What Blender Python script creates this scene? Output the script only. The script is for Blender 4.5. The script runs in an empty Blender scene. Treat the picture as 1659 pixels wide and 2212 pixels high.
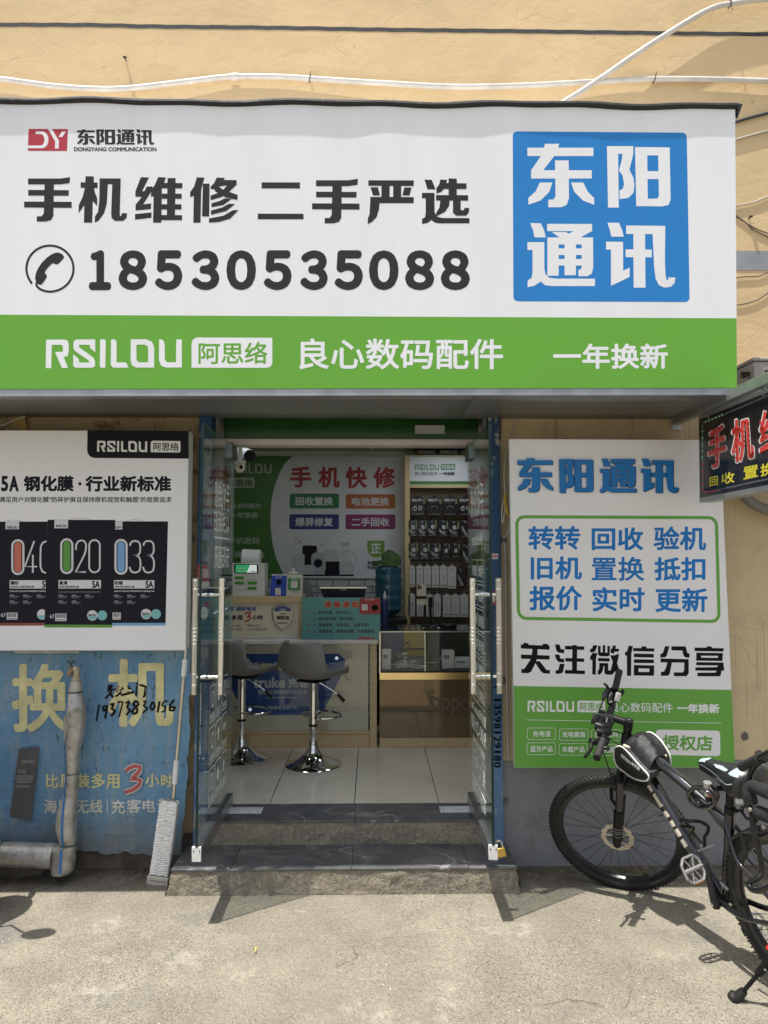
import bpy, bmesh, math, random
from mathutils import Vector, Matrix, Quaternion, noise
from mathutils.geometry import tessellate_polygon
random.seed(7)
sc = bpy.context.scene
COL = sc.collection
R = math.radians
# ------------------------------------------------------------------ camera, sky, sun, exposure
H = 1.8
FPX, CX, CY = 1550.0, 829.5, 1106.0            # photograph measured at 1659 x 2212
YAW = math.atan(24.5/FPX); PIT = math.atan(95/FPX*math.cos(YAW))
cam = bpy.data.objects.new('camera', bpy.data.cameras.new('camera')); COL.objects.link(cam)
cam.location = (0, 0, H); cam.rotation_euler = (math.pi/2+PIT, 0, -YAW)
cam.data.sensor_fit = 'VERTICAL'; cam.data.sensor_height = 24; cam.data.lens = 24*FPX/2212
cam.data.clip_start = .05; cam.data.clip_end = 2000
sc.camera = cam
SUND = Vector((.23, .15, -1)).normalized()      # the way the sunlight travels
w = bpy.data.worlds.new('World'); sc.world = w; w.use_nodes = True
nt = w.node_tree; bg = nt.nodes['Background']
sky = nt.nodes.new('ShaderNodeTexSky'); sky.sky_type = 'NISHITA'; sky.sun_disc = False
sky.sun_elevation = math.asin(-SUND.z); sky.sun_rotation = math.atan2(-SUND.x, -SUND.y)
sky.air_density = 1.0; sky.dust_density = 3.0; sky.ozone_density = 1.0
hs = nt.nodes.new('ShaderNodeHueSaturation'); hs.inputs['Saturation'].default_value = .55   # hazy whitish summer sky
nt.links.new(sky.outputs[0], hs.inputs['Color']); nt.links.new(hs.outputs[0], bg.inputs[0]); bg.inputs[1].default_value = .125
sl = bpy.data.lights.new('sun', 'SUN'); sl.energy = 4.4; sl.angle = R(.5); sl.color = (1, .965, .90)
so = bpy.data.objects.new('sun', sl); COL.objects.link(so); so.location = (-3, -3, 12)
so.rotation_euler = SUND.to_track_quat('-Z', 'Y').to_euler()
sc.view_settings.view_transform = 'Standard'; sc.view_settings.look = 'None'
sc.view_settings.exposure = .65; sc.view_settings.gamma = 1; sc.view_settings.use_curve_mapping = False
sc.cycles.max_bounces = 10; sc.cycles.transparent_max_bounces = 16
# ------------------------------------------------------------------ photo pixel -> place
Fv = Vector((math.sin(YAW)*math.cos(PIT), math.cos(YAW)*math.cos(PIT), math.sin(PIT)))
Rv = Vector((math.cos(YAW), -math.sin(YAW), 0)); Uv = Rv.cross(Fv); CAM = Vector((0, 0, H))
def ray(px, py): return Fv + Rv*((px-CX)/FPX) - Uv*((py-CY)/FPX)
def P(px, py, Y): d = ray(px, py); return CAM + d*(Y/d.y)
def G(px, py, z=0.0): d = ray(px, py); return CAM + d*((z-H)/d.z)
class Pl:                                       # a flat surface that printed matter lies on
    def __init__(s, p0, n):
        s.p = Vector(p0); s.n = Vector(n).normalized()
        if s.n.dot(CAM-s.p) < 0: s.n = -s.n
    def at(s, px, py, off=0.0):
        d = ray(px, py); q = s.p + s.n*off
        return CAM + d*((q-CAM).dot(s.n)/d.dot(s.n))
def plY(Y, ztilt=0.0, z0=0.0): return Pl((0, Y, z0), (0, -1, ztilt))
def bil(q, u, v):                               # q = TL, TR, BR, BL ; v = 0 at the top
    a = (q[0][0]*(1-u)+q[1][0]*u, q[0][1]*(1-u)+q[1][1]*u)
    b = (q[3][0]*(1-u)+q[2][0]*u, q[3][1]*(1-u)+q[2][1]*u)
    return (a[0]*(1-v)+b[0]*v, a[1]*(1-v)+b[1]*v)
def rq(x0, y0, x1, y1): return [(x0, y0), (x1, y0), (x1, y1), (x0, y1)]
def crop(x0, y0, s): return lambda x, y: ((x0+s*x)/1.85172, (y0+s*y)/1.85172)
c1 = crop(760, 1620, .48222); c2 = crop(1400, 1620, .48222); c3 = crop(760, 2380, .48222); c4 = crop(1400, 2380, .48222)
cL = crop(0, 1650, .48222); cB = crop(0, 2550, .4972); cR = crop(2000, 1650, .6462); cS = crop(2000, 2550, .6462)
cG = crop(2000, 3200, .6462); cK = crop(2672, 2900, .2411); cQ = crop(2672, 3300, .3597); cH = crop(2350, 2620, .2411)
cE = crop(2680, 1250, .3616); cN = crop(900, 2280, .42194); cP = crop(1500, 2300, .27728)
def qc(c, x0, y0, x1, y1): return [c(x0, y0), c(x1, y0), c(x1, y1), c(x0, y1)]
# ------------------------------------------------------------------ materials
MATS = {}
def M(name, col, rough=.5, metal=0.0, var=.06, vs=6.0, bump=0.0, bs=60.0, spec=.5, coat=0.0, stretch=(1, 1, 1), noise2=None):
    if name in MATS: return MATS[name]
    m = bpy.data.materials.new(name); m.use_nodes = True; t = m.node_tree; N = t.nodes; L = t.links
    b = N['Principled BSDF']; b.inputs['Roughness'].default_value = rough; b.inputs['Metallic'].default_value = metal
    b.inputs['Specular IOR Level'].default_value = spec; b.inputs['Coat Weight'].default_value = coat
    tc = N.new('ShaderNodeTexCoord'); mp = N.new('ShaderNodeMapping'); mp.inputs['Scale'].default_value = stretch
    L.new(tc.outputs['Object'], mp.inputs[0])
    n = N.new('ShaderNodeTexNoise'); n.inputs['Scale'].default_value = vs; n.inputs['Detail'].default_value = 5; L.new(mp.outputs[0], n.inputs[0])
    r = N.new('ShaderNodeMapRange'); r.inputs[1].default_value = .3; r.inputs[2].default_value = .7; r.inputs[3].default_value = 1-var; r.inputs[4].default_value = 1+var
    L.new(n.outputs[0], r.inputs[0])
    mx = N.new('ShaderNodeVectorMath'); mx.operation = 'SCALE'; mx.inputs[0].default_value = col; L.new(r.outputs[0], mx.inputs['Scale'])
    L.new(mx.outputs[0], b.inputs['Base Color'])
    if bump:
        n2 = N.new('ShaderNodeTexNoise'); n2.inputs['Scale'].default_value = bs; n2.inputs['Detail'].default_value = 6; L.new(mp.outputs[0], n2.inputs[0])
        bp = N.new('ShaderNodeBump'); bp.inputs['Strength'].default_value = bump; bp.inputs['Distance'].default_value = .01
        L.new(n2.outputs[0], bp.inputs['Height']); L.new(bp.outputs[0], b.inputs['Normal'])
    MATS[name] = m; return m
class NB:                                       # small node helper
    def __init__(s, name):
        s.m = bpy.data.materials.new(name); s.m.use_nodes = True; s.t = s.m.node_tree; s.b = s.t.nodes['Principled BSDF']
        s.tc = s.t.nodes.new('ShaderNodeTexCoord'); MATS[name] = s.m
    def link(s, a, b): s.t.links.new(a, b)
    def mapped(s, scale, loc=(0, 0, 0)):
        n = s.t.nodes.new('ShaderNodeMapping'); n.inputs['Scale'].default_value = scale; n.inputs['Location'].default_value = loc
        s.link(s.tc.outputs['Object'], n.inputs[0]); return n.outputs[0]
    def noise(s, scale, vec=None, detail=5, rough=.55, dist=0):
        n = s.t.nodes.new('ShaderNodeTexNoise'); n.inputs['Scale'].default_value = scale; n.inputs['Detail'].default_value = detail
        n.inputs['Roughness'].default_value = rough; n.inputs['Distortion'].default_value = dist
        s.link(vec or s.tc.outputs['Object'], n.inputs[0]); return n.outputs[0]
    def voro(s, scale, vec=None, feat='F1', out='Distance', rnd=1.0):
        n = s.t.nodes.new('ShaderNodeTexVoronoi'); n.feature = feat; n.inputs['Scale'].default_value = scale; n.inputs['Randomness'].default_value = rnd
        s.link(vec or s.tc.outputs['Object'], n.inputs['Vector']); return n.outputs[out]
    def ramp(s, v, a, b, lo=0.0, hi=1.0):
        n = s.t.nodes.new('ShaderNodeMapRange'); n.inputs[1].default_value = a; n.inputs[2].default_value = b
        n.inputs[3].default_value = lo; n.inputs[4].default_value = hi; n.interpolation_type = 'SMOOTHSTEP' if lo < hi or True else 'LINEAR'
        s.link(v, n.inputs[0]); return n.outputs[0]
    def mix(s, f, a, b):
        n = s.t.nodes.new('ShaderNodeMix'); n.data_type = 'RGBA'
        for i, x in ((0, f), (6, a), (7, b)):
            if hasattr(x, 'links'): s.link(x, n.inputs[i])
            elif i == 0: n.inputs[0].default_value = x
            else: n.inputs[i].default_value = (*x, 1)
        return n.outputs[2]
    def math(s, op, a, b):
        n = s.t.nodes.new('ShaderNodeMath'); n.operation = op
        for i, x in enumerate((a, b)):
            if hasattr(x, 'links'): s.link(x, n.inputs[i])
            else: n.inputs[i].default_value = x
        return n.outputs[0]
    def addv(s, vec, v, k):
        n = s.t.nodes.new('ShaderNodeVectorMath'); n.operation = 'SCALE'; s.link(v, n.inputs[0]); n.inputs['Scale'].default_value = k
        a = s.t.nodes.new('ShaderNodeVectorMath'); s.link(vec, a.inputs[0]); s.link(n.outputs[0], a.inputs[1]); return a.outputs[0]
    def sep(s, axis):
        n = s.t.nodes.new('ShaderNodeSeparateXYZ'); s.link(s.tc.outputs['Object'], n.inputs[0]); return n.outputs[axis]
    def bump(s, h, strength, dist=.01, prev=None):
        n = s.t.nodes.new('ShaderNodeBump'); n.inputs['Strength'].default_value = strength; n.inputs['Distance'].default_value = dist
        s.link(h, n.inputs['Height'])
        if prev: s.link(prev, n.inputs['Normal'])
        return n.outputs[0]
    def done(s, col, rough=.8, normal=None, metal=0, spec=.5):
        if hasattr(col, 'links'): s.link(col, s.b.inputs['Base Color'])
        else: s.b.inputs['Base Color'].default_value = (*col, 1)
        if hasattr(rough, 'links'): s.link(rough, s.b.inputs['Roughness'])
        else: s.b.inputs['Roughness'].default_value = rough
        s.b.inputs['Metallic'].default_value = metal; s.b.inputs['Specular IOR Level'].default_value = spec
        if normal: s.link(normal, s.b.inputs['Normal'])
        return s.m
# -- painted plaster, upper facade (smooth sheets of paint with cracks, trowel marks and chips)
def plaster(name, base, streak, seed, grime):
    n = NB(name); o = n.mapped((1, 1, 1), (seed, seed*.3, 0))
    big = n.noise(1.1, o, 4); fine = n.noise(9, o, 6)
    c = n.mix(n.ramp(big, .3, .7), [x*.93 for x in base], [x*1.05 for x in base])
    c = n.mix(n.ramp(fine, .45, .8, 0, .35), c, [x*.86 for x in base])
    nz = n.noise(2.2, o, 5); warp = n.t.nodes.new('ShaderNodeTexNoise'); warp.inputs['Scale'].default_value = 3; n.link(o, warp.inputs[0])
    wv = n.addv(o, warp.outputs['Color'], .35)
    cr = n.voro(1.9, wv, 'DISTANCE_TO_EDGE')
    line = n.math('MULTIPLY', n.ramp(cr, .0, .006, 1, 0), n.ramp(nz, .52, .6))
    c = n.mix(n.math('MULTIPLY', line, .55), c, [x*.45 for x in base])
    chip = n.math('MULTIPLY', n.ramp(n.noise(14, o, 3), .70, .73), n.ramp(n.noise(1.7, o, 2), .55, .65))
    c = n.mix(chip, c, (.20, .16, .11))
    if streak:                                  # rain runs: long thin vertical stains
        v = n.mapped((95, 1, .55), (seed, 0, 0)); s1 = n.noise(1, v, 3)
        v2 = n.mapped((5, 1, 1.1), (seed+4, 0, 0)); s2 = n.noise(1, v2, 3)
        st = n.math('MULTIPLY', n.ramp(s1, .54, .70), n.ramp(s2, .48, .62))
        c = n.mix(n.math('MULTIPLY', st, streak), c, (.15, .10, .05))
    if grime:
        g = n.math('MULTIPLY', n.ramp(n.noise(4.5, o, 8, .7), .52, .66), grime)
        c = n.mix(g, c, (.10, .065, .035))
        g2 = n.ramp(n.noise(11, o, 4), .63, .66); c = n.mix(n.math('MULTIPLY', g2, grime*.8), c, (.30, .26, .20))
    h = n.math('ADD', n.math('MULTIPLY', n.noise(2.0, o, 4, .5), 1.0), n.math('MULTIPLY', n.noise(26, o, 5), .10))
    nb = n.bump(h, .35, .05); nb = n.bump(n.noise(120, o, 3), .25, .002, nb)
    nb = n.bump(n.ramp(cr, 0, .01), .25, .002, nb)
    return n.done(c, .88, nb, 0, .25)
YEL = (.635, .478, .275)
PLA = plaster('yellow_plaster', YEL, 0, 0.0, 0)
PLB = plaster('yellow_plaster_streaked', (.57, .455, .28), .75, 11.0, .12)
PLC = plaster('yellow_plaster_grimy', (.36, .275, .165), .6, 23.0, 1.0)
PLG = plaster('grey_plinth_paint', (.235, .238, .242), .15, 5.0, .22)
def ground_mat():
    n = NB('worn_concrete'); o = n.tc.outputs['Object']
    a = n.noise(.8, o, 5, .6); b = n.noise(4.5, o, 6, .65); f = n.noise(95, o, 4, .6)
    c = n.mix(n.ramp(a, .3, .7), (.215, .195, .150), (.290, .263, .202))
    c = n.mix(n.ramp(b, .38, .66, 0, .75), c, (.195, .176, .140))
    d1 = n.voro(75, o); d2 = n.voro(160, o)
    wear = n.ramp(n.noise(1.3, n.mapped((1, 1, 1), (3, 8, 0)), 5, .6), .36, .62)
    c = n.mix(n.math('MULTIPLY', n.ramp(d1, .20, .36, 1, 0), n.math('MULTIPLY', wear, .8)), c, (.085, .08, .072))
    d3 = n.voro(34, o); c = n.mix(n.math('MULTIPLY', n.ramp(d3, .10, .20, 1, 0), n.ramp(n.noise(2.2, n.mapped((1, 1, 1), (6, 1, 0)), 4), .45, .6, .15, .8)), c, (.075, .07, .06))
    c = n.mix(n.ramp(d2, .12, .26, .55, 0), c, (.44, .41, .35))
    c = n.mix(n.ramp(f, .58, .75, 0, .6), c, (.15, .135, .11))
    st = n.ramp(n.noise(1.9, n.mapped((1, 1, 1), (9, 2, 0)), 4, .6), .56, .72, 0, .6); c = n.mix(st, c, (.135, .13, .132))
    pale = n.ramp(n.noise(2.6, n.mapped((1, 1, 1), (1, 5, 0)), 6, .7), .56, .68, 0, .55); c = n.mix(pale, c, (.40, .37, .30))
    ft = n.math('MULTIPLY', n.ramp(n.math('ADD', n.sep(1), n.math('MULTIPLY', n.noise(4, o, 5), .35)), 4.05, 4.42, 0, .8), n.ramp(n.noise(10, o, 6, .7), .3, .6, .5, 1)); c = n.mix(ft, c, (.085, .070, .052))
    crk = n.t.nodes.new('ShaderNodeTexNoise'); crk.inputs['Scale'].default_value = 2.5; crk.inputs['Detail'].default_value = 6; n.link(o, crk.inputs[0]); ce_ = n.voro(.55, n.addv(o, crk.outputs['Color'], .5), 'DISTANCE_TO_EDGE')
    c = n.mix(n.math('MULTIPLY', n.ramp(ce_, 0, .006, 1, 0), n.ramp(n.noise(1.4, o, 3), .5, .6, 0, .7)), c, (.07, .062, .05))
    g1 = n.ramp(n.noise(170, o, 3, .7), .3, .7, .62, 1.30); g2 = n.ramp(n.noise(48, o, 5, .7), .3, .7, .84, 1.14)
    sc_ = n.t.nodes.new('ShaderNodeVectorMath'); sc_.operation = 'SCALE'; n.link(c, sc_.inputs[0]); n.link(n.math('MULTIPLY', g1, g2), sc_.inputs['Scale']); c = sc_.outputs[0]
    h = n.math('ADD', n.math('MULTIPLY', d1, .8), n.math('ADD', n.math('MULTIPLY', f, 1.2), n.math('MULTIPLY', n.noise(22, o, 5), 1.4)))
    nb = n.bump(h, .8, .006); nb = n.bump(n.noise(3, o, 4), .3, .03, nb)
    return n.done(c, .93, nb, 0, .2)
GRD = ground_mat()
def step_mat():
    n = NB('rough_step_concrete'); o = n.tc.outputs['Object']
    c = n.mix(n.ramp(n.noise(3.5, o, 6, .65), .35, .65), (.25, .215, .16), (.17, .15, .12))
    c = n.mix(n.ramp(n.noise(13, o, 6, .7), .52, .68), c, (.30, .27, .21))
    c = n.mix(n.ramp(n.noise(6, n.mapped((1, 1, 2.4), (4, 1, 7)), 6, .7), .58, .64, 0, .85), c, (.075, .068, .058))
    c = n.mix(n.ramp(n.noise(45, o, 5, .75), .46, .62, 0, .6), c, (.33, .295, .23)); c = n.mix(n.ramp(n.noise(70, o, 4, .7), .56, .66, 0, .7), c, (.09, .08, .065))
    h = n.math('ADD', n.noise(9, o, 7, .65), n.math('MULTIPLY', n.noise(60, o, 4), .35))
    nb = n.bump(h, .9, .02)
    return n.done(c, .92, nb, 0, .2)
STEPM = step_mat()
def marble_mat():
    n = NB('dark_marble_tile'); o = n.tc.outputs['Object']
    wv = n.t.nodes.new('ShaderNodeTexNoise'); wv.inputs['Scale'].default_value = 3; wv.inputs['Detail'].default_value = 6; n.link(o, wv.inputs[0])
    v = n.addv(n.mapped((1.5, 3.2, 1)), wv.outputs['Color'], .8)
    e = n.voro(1.8, v, 'DISTANCE_TO_EDGE'); nz = n.noise(4, o, 5)
    c = n.mix(n.ramp(n.noise(5, o, 6), .3, .7), (.062, .063, .067), (.100, .100, .103))
    c = n.mix(n.math('MULTIPLY', n.ramp(e, 0, .035, 1, 0), n.ramp(nz, .42, .62, 0, .65)), c, (.36, .36, .36))
    c = n.mix(n.ramp(n.noise(12, o, 6, .7), .45, .70, 0, .5), c, (.19, .175, .15))
    return n.done(c, n.ramp(n.noise(7, o, 5), .3, .7, .30, .55), n.bump(n.noise(40, o, 3), .05, .002), 0, .5)
MARB = marble_mat()
def banner_mat():
    n = NB('faded_blue_banner'); o = n.tc.outputs['Object']
    c = n.mix(n.ramp(n.noise(1.6, o, 5), .3, .7), (.095, .225, .375), (.170, .310, .425))
    c = n.mix(n.ramp(n.noise(5, n.mapped((3, 1, .6), (2, 0, 0)), 6, .7), .45, .68, 0, .75), c, (.25, .31, .34))
    c = n.mix(n.ramp(n.noise(16, n.mapped((2.2, 1, .7), (7, 0, 1)), 5, .7), .58, .66, 0, .8), c, (.07, .085, .085))
    zz = n.ramp(n.math('ADD', n.sep(2), n.math('MULTIPLY', n.noise(5, o, 4), .25)), .15, .42, .75, 0)
    c = n.mix(zz, c, (.15, .15, .13))
    h = n.math('ADD', n.noise(7, n.mapped((1, 1, 1.7)), 5), n.math('MULTIPLY', n.noise(400, o, 2), .05))
    return n.done(c, .6, n.bump(h, .7, .03), 0, .3)
BAN = banner_mat()
def foil_mat():
    n = NB('crinkled_foil'); o = n.tc.outputs['Object']
    c = n.mix(n.ramp(n.noise(6, o, 6, .7), .4, .7), (.47, .46, .43), (.30, .285, .25))
    c = n.mix(n.ramp(n.noise(24, o, 6, .7), .56, .68), c, (.26, .23, .18))
    h = n.math('ADD', n.noise(28, n.mapped((1, 1, .8)), 6, .65), n.math('MULTIPLY', n.voro(60, o, 'DISTANCE_TO_EDGE'), .3))
    return n.done(c, n.ramp(n.noise(30, o, 4), .3, .7, .30, .62), n.bump(h, .55, .008), .55)
FOIL = foil_mat()
def bluepost_mat():
    n = NB('chipped_blue_paint'); o = n.tc.outputs['Object']
    c = n.mix(n.ramp(n.noise(3, o, 5), .3, .7), (.008, .042, .112), (.014, .062, .150))
    zz = n.ramp(n.math('ADD', n.sep(2), n.math('MULTIPLY', n.noise(6, o, 4), .5)), .7, 1.35, .9, 0)
    c = n.mix(zz, c, (.10, .195, .33))
    k = n.math('MULTIPLY', n.ramp(n.noise(11, n.mapped((1.3, 1.3, .75)), 6, .68), .55, .575), n.ramp(n.noise(1.6, n.mapped((.2, .2, 1), (0, 0, 3)), 2), .44, .54))
    c = n.mix(k, c, (.30, .30, .27))
    return n.done(c, .5, n.bump(n.math('SUBTRACT', n.noise(40, o, 3), k), .25, .004), 0, .4)
BLUEP = bluepost_mat()
def wood_mat(name, a, b, rough=.45):
    n = NB(name); v = n.mapped((2, 2, 24)); g = n.noise(2.5, v, 6, .6, .4)
    return n.done(n.mix(n.ramp(g, .3, .7), a, b), rough, n.bump(g, .06, .003))
WOOD = wood_mat('pale_maple_board', (.52, .38, .20), (.60, .46, .26))
DWOOD = wood_mat('dark_slat_board', (.075, .047, .025), (.12, .078, .04))
def tile_mat():
    n = NB('cream_floor_tile'); o = n.tc.outputs['Object']
    c = n.mix(n.ramp(n.noise(3, o, 6), .3, .7), (.66, .585, .47), (.73, .655, .54))
    c = n.mix(n.ramp(n.noise(9, o, 6, .7), .55, .75, 0, .4), c, (.36, .32, .27))
    return n.done(c, n.ramp(n.noise(5, o, 5), .3, .7, .10, .26), n.bump(n.noise(3, o, 3), .02, .01))
TILE = tile_mat()
def thin_glass(name, tint, refl=1.0, rough=0.0):
    m = bpy.data.materials.new(name); m.use_nodes = True; t = m.node_tree; t.nodes.remove(t.nodes['Principled BSDF'])
    tr = t.nodes.new('ShaderNodeBsdfTransparent'); tr.inputs[0].default_value = (*tint, 1)
    gl = t.nodes.new('ShaderNodeBsdfGlossy'); gl.inputs['Roughness'].default_value = rough; gl.inputs[0].default_value = (.95, 1, .98, 1)
    fr = t.nodes.new('ShaderNodeFresnel'); ge = t.nodes.new('ShaderNodeNewGeometry'); mr = t.nodes.new('ShaderNodeMapRange')   # same index seen from either side of the pane
    mr.inputs[3].default_value = 1.5; mr.inputs[4].default_value = 1/1.5; t.links.new(ge.outputs['Backfacing'], mr.inputs[0]); t.links.new(mr.outputs[0], fr.inputs[0])
    k = t.nodes.new('ShaderNodeMath'); k.operation = 'MULTIPLY'; k.inputs[1].default_value = refl; t.links.new(fr.outputs[0], k.inputs[0])
    mx = t.nodes.new('ShaderNodeMixShader'); t.links.new(k.outputs[0], mx.inputs[0]); t.links.new(tr.outputs[0], mx.inputs[1]); t.links.new(gl.outputs[0], mx.inputs[2])
    t.links.new(mx.outputs[0], t.nodes['Material Output'].inputs[0]); MATS[name] = m; return m
GLASS = thin_glass('greenish_door_glass', (.925, .955, .94), 1.0)
GLASSC = thin_glass('clear_counter_glass', (.93, .94, .93), .75)
GEDGE = M('glass_edge', (.008, .022, .019), .45, var=.2, spec=.25)
WHITE = M('sign_white_film', (.83, .84, .87), .45, var=.03, vs=2.2, bump=.06, bs=3, spec=.3, stretch=(3, 1, .5))
SIGNG = M('sign_green_film', (.145, .405, .050), .45, spec=.25, var=.03, vs=2)
INK = M('sign_dark_ink', (.036, .035, .036), .6, var=.08, vs=20, spec=.15)
BLACK = M('matt_black_ink', (.008, .008, .008), .6, spec=.12)
BLUE = M('sign_blue_film', (.026, .225, .60), .45, var=.03, spec=.25)
POSTB = M('poster_blue_acrylic', (.012, .165, .46), .35, spec=.3)
RED = M('sign_red_film', (.45, .028, .045), .4)
PWHITE = M('poster_white_film', (.76, .748, .745), .38, var=.015, vs=1.2)
PGREEN = M('poster_green_film', (.115, .345, .045), .36, var=.03)
NAVY = M('poster_navy_print', (.010, .010, .017), .5, spec=.15)
ALU = M('galvanised_steel', (.36, .37, .37), .42, .75, var=.15, vs=9, bump=.05, bs=40)
SOFF = M('grey_soffit_sheet', (.22, .225, .23), .36, .45, var=.12, vs=1.5, bump=.05, bs=2)
CHROME = M('chrome', (.72, .72, .72), .07, 1.0, var=.03)
STEEL = M('brushed_steel', (.55, .54, .52), .22, 1.0, var=.06, vs=20)
RUBBER = M('black_rubber', (.010, .010, .010), .6, bump=.15, bs=90)
BLKP = M('gloss_black_paint', (.010, .010, .012), .18, var=.1, coat=.6)
BLKM = M('satin_black_plastic', (.006, .006, .0065), .4, var=.2, spec=.28)
GREYP = M('grey_plastic', (.22, .22, .22), .45)
WPL = M('white_plastic', (.70, .70, .68), .4)
IWALL = M('interior_wall_paint', (.62, .62, .60), .7)
GCEIL = M('green_ceiling_panel', (.045, .175, .030), .16, var=.05)
BRASS = M('brass', (.55, .38, .10), .35, .9, var=.2, vs=30)
GOLD = M('gold_mirror_strip', (.90, .70, .34), .22, 1.0, var=.05)
YELT = M('faded_yellow_print', (.60, .55, .28), .6, var=.22, vs=9)
PALET = M('faded_white_print', (.52, .52, .47), .6, var=.22, vs=9)
# ------------------------------------------------------------------ mesh building
EACH = {'pack_white_print', 'product_print', 'transom_frame', 'sticker_frame', 'sticker_icon', 'star', 'bare_patch', 'emblem'}   # parts whose separate pieces become objects of their own
MASS = {'pack_print', 'led_row', 'pack_barcode', 'pack_small_print', 'pedal_pin', 'drill_hole', 'hole', 'screw', 'fan_grille'}  # pieces too small to pick apart
class MB:
    def __init__(s): s.v = []; s.f = []
    def add(s, vs, fs):
        o = len(s.v); s.v += [Vector(x) for x in vs]; s.f += [tuple(i+o for i in f) for f in fs]
    def box(s, x0, y0, z0, x1, y1, z1, M4=None):
        c = [Vector((x, y, z)) for z in (z0, z1) for x, y in ((x0, y0), (x1, y0), (x1, y1), (x0, y1))]
        if M4: c = [M4 @ p for p in c]
        s.add(c, [(0, 3, 2, 1), (4, 5, 6, 7), (0, 1, 5, 4), (1, 2, 6, 5), (2, 3, 7, 6), (3, 0, 4, 7)])
    def quad(s, a, b, c, d): s.add((a, b, c, d), [(0, 1, 2, 3)])
    def flat(s, pl, pts, off=.001):
        off = off*.3 if off < .006 else off
        q = [Vector((x, -y, 0)) for x, y in pts]; t = tessellate_polygon([q]); s.add([pl.at(x, y, off) for x, y in pts], [tuple(f) for f in t])
    def prism(s, pl, pts, o0, o1):              # an outlined plate with real thickness
        n = len(pts); q = [Vector((x, -y, 0)) for x, y in pts]; t = [tuple(f) for f in tessellate_polygon([q])]
        a = [pl.at(x, y, o1) for x, y in pts]; b = [p-pl.n*(o1-o0) for p in a]
        s.add(a+b, t+[tuple(n+i for i in reversed(f)) for f in t]+[(i, (i+1) % n, n+(i+1) % n, n+i) for i in range(n)])
    def stroke(s, pl, pts, wd, off=.001, closed=False):
        off = off*.3 if off < .006 else off
        n = len(pts); L = []
        for i, p in enumerate(pts):
            a = pts[i-1] if i or closed else p; b = pts[(i+1) % n] if i < n-1 or closed else p
            d = Vector((b[0]-a[0], b[1]-a[1])); d = d.normalized() if d.length else Vector((1, 0)); L.append((-d.y*wd/2, d.x*wd/2))
        v = []
        for p, o in zip(pts, L): v += [pl.at(p[0]+o[0], p[1]+o[1], off), pl.at(p[0]-o[0], p[1]-o[1], off)]
        s.add(v, [(2*i, 2*i+1, 2*((i+1) % n)+1, 2*((i+1) % n)) for i in range(n if closed else n-1)])
    def tube(s, path, r, n=10, cap=True, closed=False):
        path = [Vector(p) for p in path]; m = len(path); rs = r if isinstance(r, (list, tuple)) else [r]*m
        o = len(s.v); up = None
        for i, p in enumerate(path):
            if closed: d = path[(i+1) % m]-path[i-1]
            else: d = path[min(i+1, m-1)]-path[max(i-1, 0)]
            d.normalize()
            if up is None: up = d.orthogonal().normalized()
            up = (up-d*up.dot(d)); up = up.normalized() if up.length > 1e-6 else d.orthogonal().normalized()
            q = d.cross(up)
            for k in range(n):
                a = 2*math.pi*k/n; s.v.append(p+(up*math.cos(a)+q*math.sin(a))*rs[i])
        for i in range(m if closed else m-1):
            j = (i+1) % m
            for k in range(n): s.f.append((o+i*n+k, o+i*n+(k+1) % n, o+j*n+(k+1) % n, o+j*n+k))
        if cap and not closed: s.f.append(tuple(o+k for k in reversed(range(n)))); s.f.append(tuple(o+(m-1)*n+k for k in range(n)))
    def lathe(s, prof, M4=Matrix(), n=24):      # prof: (radius, height) along local Z
        o = len(s.v)
        for r, z in prof:
            for k in range(n): a = 2*math.pi*k/n; s.v.append(M4 @ Vector((r*math.cos(a), r*math.sin(a), z)))
        for i in range(len(prof)-1):
            for k in range(n): s.f.append((o+i*n+k, o+i*n+(k+1) % n, o+(i+1)*n+(k+1) % n, o+(i+1)*n+k))
        if prof[0][0] > 1e-4: s.f.append(tuple(o+k for k in reversed(range(n))))
        if prof[-1][0] > 1e-4: s.f.append(tuple(o+(len(prof)-1)*n+k for k in range(n)))
    def cyl(s, a, b, r, n=14): s.tube([a, b], r, n)
    def sheet(s, fn, nu, nv):
        o = len(s.v)
        for j in range(nv+1):
            for i in range(nu+1): s.v.append(Vector(fn(i/nu, j/nv)))
        for j in range(nv):
            for i in range(nu): a = o+j*(nu+1)+i; s.f.append((a, a+1, a+nu+2, a+nu+1))
    def split(s, me, name, mat, parent, label, smooth):
        bm = bmesh.new(); bm.from_mesh(me); bmesh.ops.remove_doubles(bm, verts=bm.verts, dist=1e-6); left = set(bm.faces); o = None
        while left:
            st = [left.pop()]; isl = []
            while st:
                f = st.pop(); isl.append(f)
                for e in f.edges:
                    for g in e.link_faces:
                        if g in left: left.discard(g); st.append(g)
            ix = {}; fs = [tuple(ix.setdefault(v, len(ix)) for v in f.verts) for f in isl]
            m2 = bpy.data.meshes.new(name); m2.from_pydata([v.co.copy() for v in ix], [], fs); m2.materials.append(mat)
            o = bpy.data.objects.new(name, m2); COL.objects.link(o); o.parent = parent
            if label: o['label'] = label
        bm.free(); return o
    def build(s, name, mat, parent=None, label=None, kind=None, bevel=0, solid=0, smooth=35, cat=None, group=None, sub=0):
        off = root_loc(parent); me = bpy.data.meshes.new(name)
        me.from_pydata([v-off for v in s.v], [], s.f); me.materials.append(mat)
        bm = bmesh.new(); bm.from_mesh(me); bmesh.ops.remove_doubles(bm, verts=bm.verts, dist=1e-6); bmesh.ops.recalc_face_normals(bm, faces=bm.faces); bm.to_mesh(me); bm.free()
        if name in EACH and len(s.f) > 1: return s.split(me, name, mat, parent, label, smooth)
        if name in MASS and not kind: kind = 'stuff'
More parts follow.
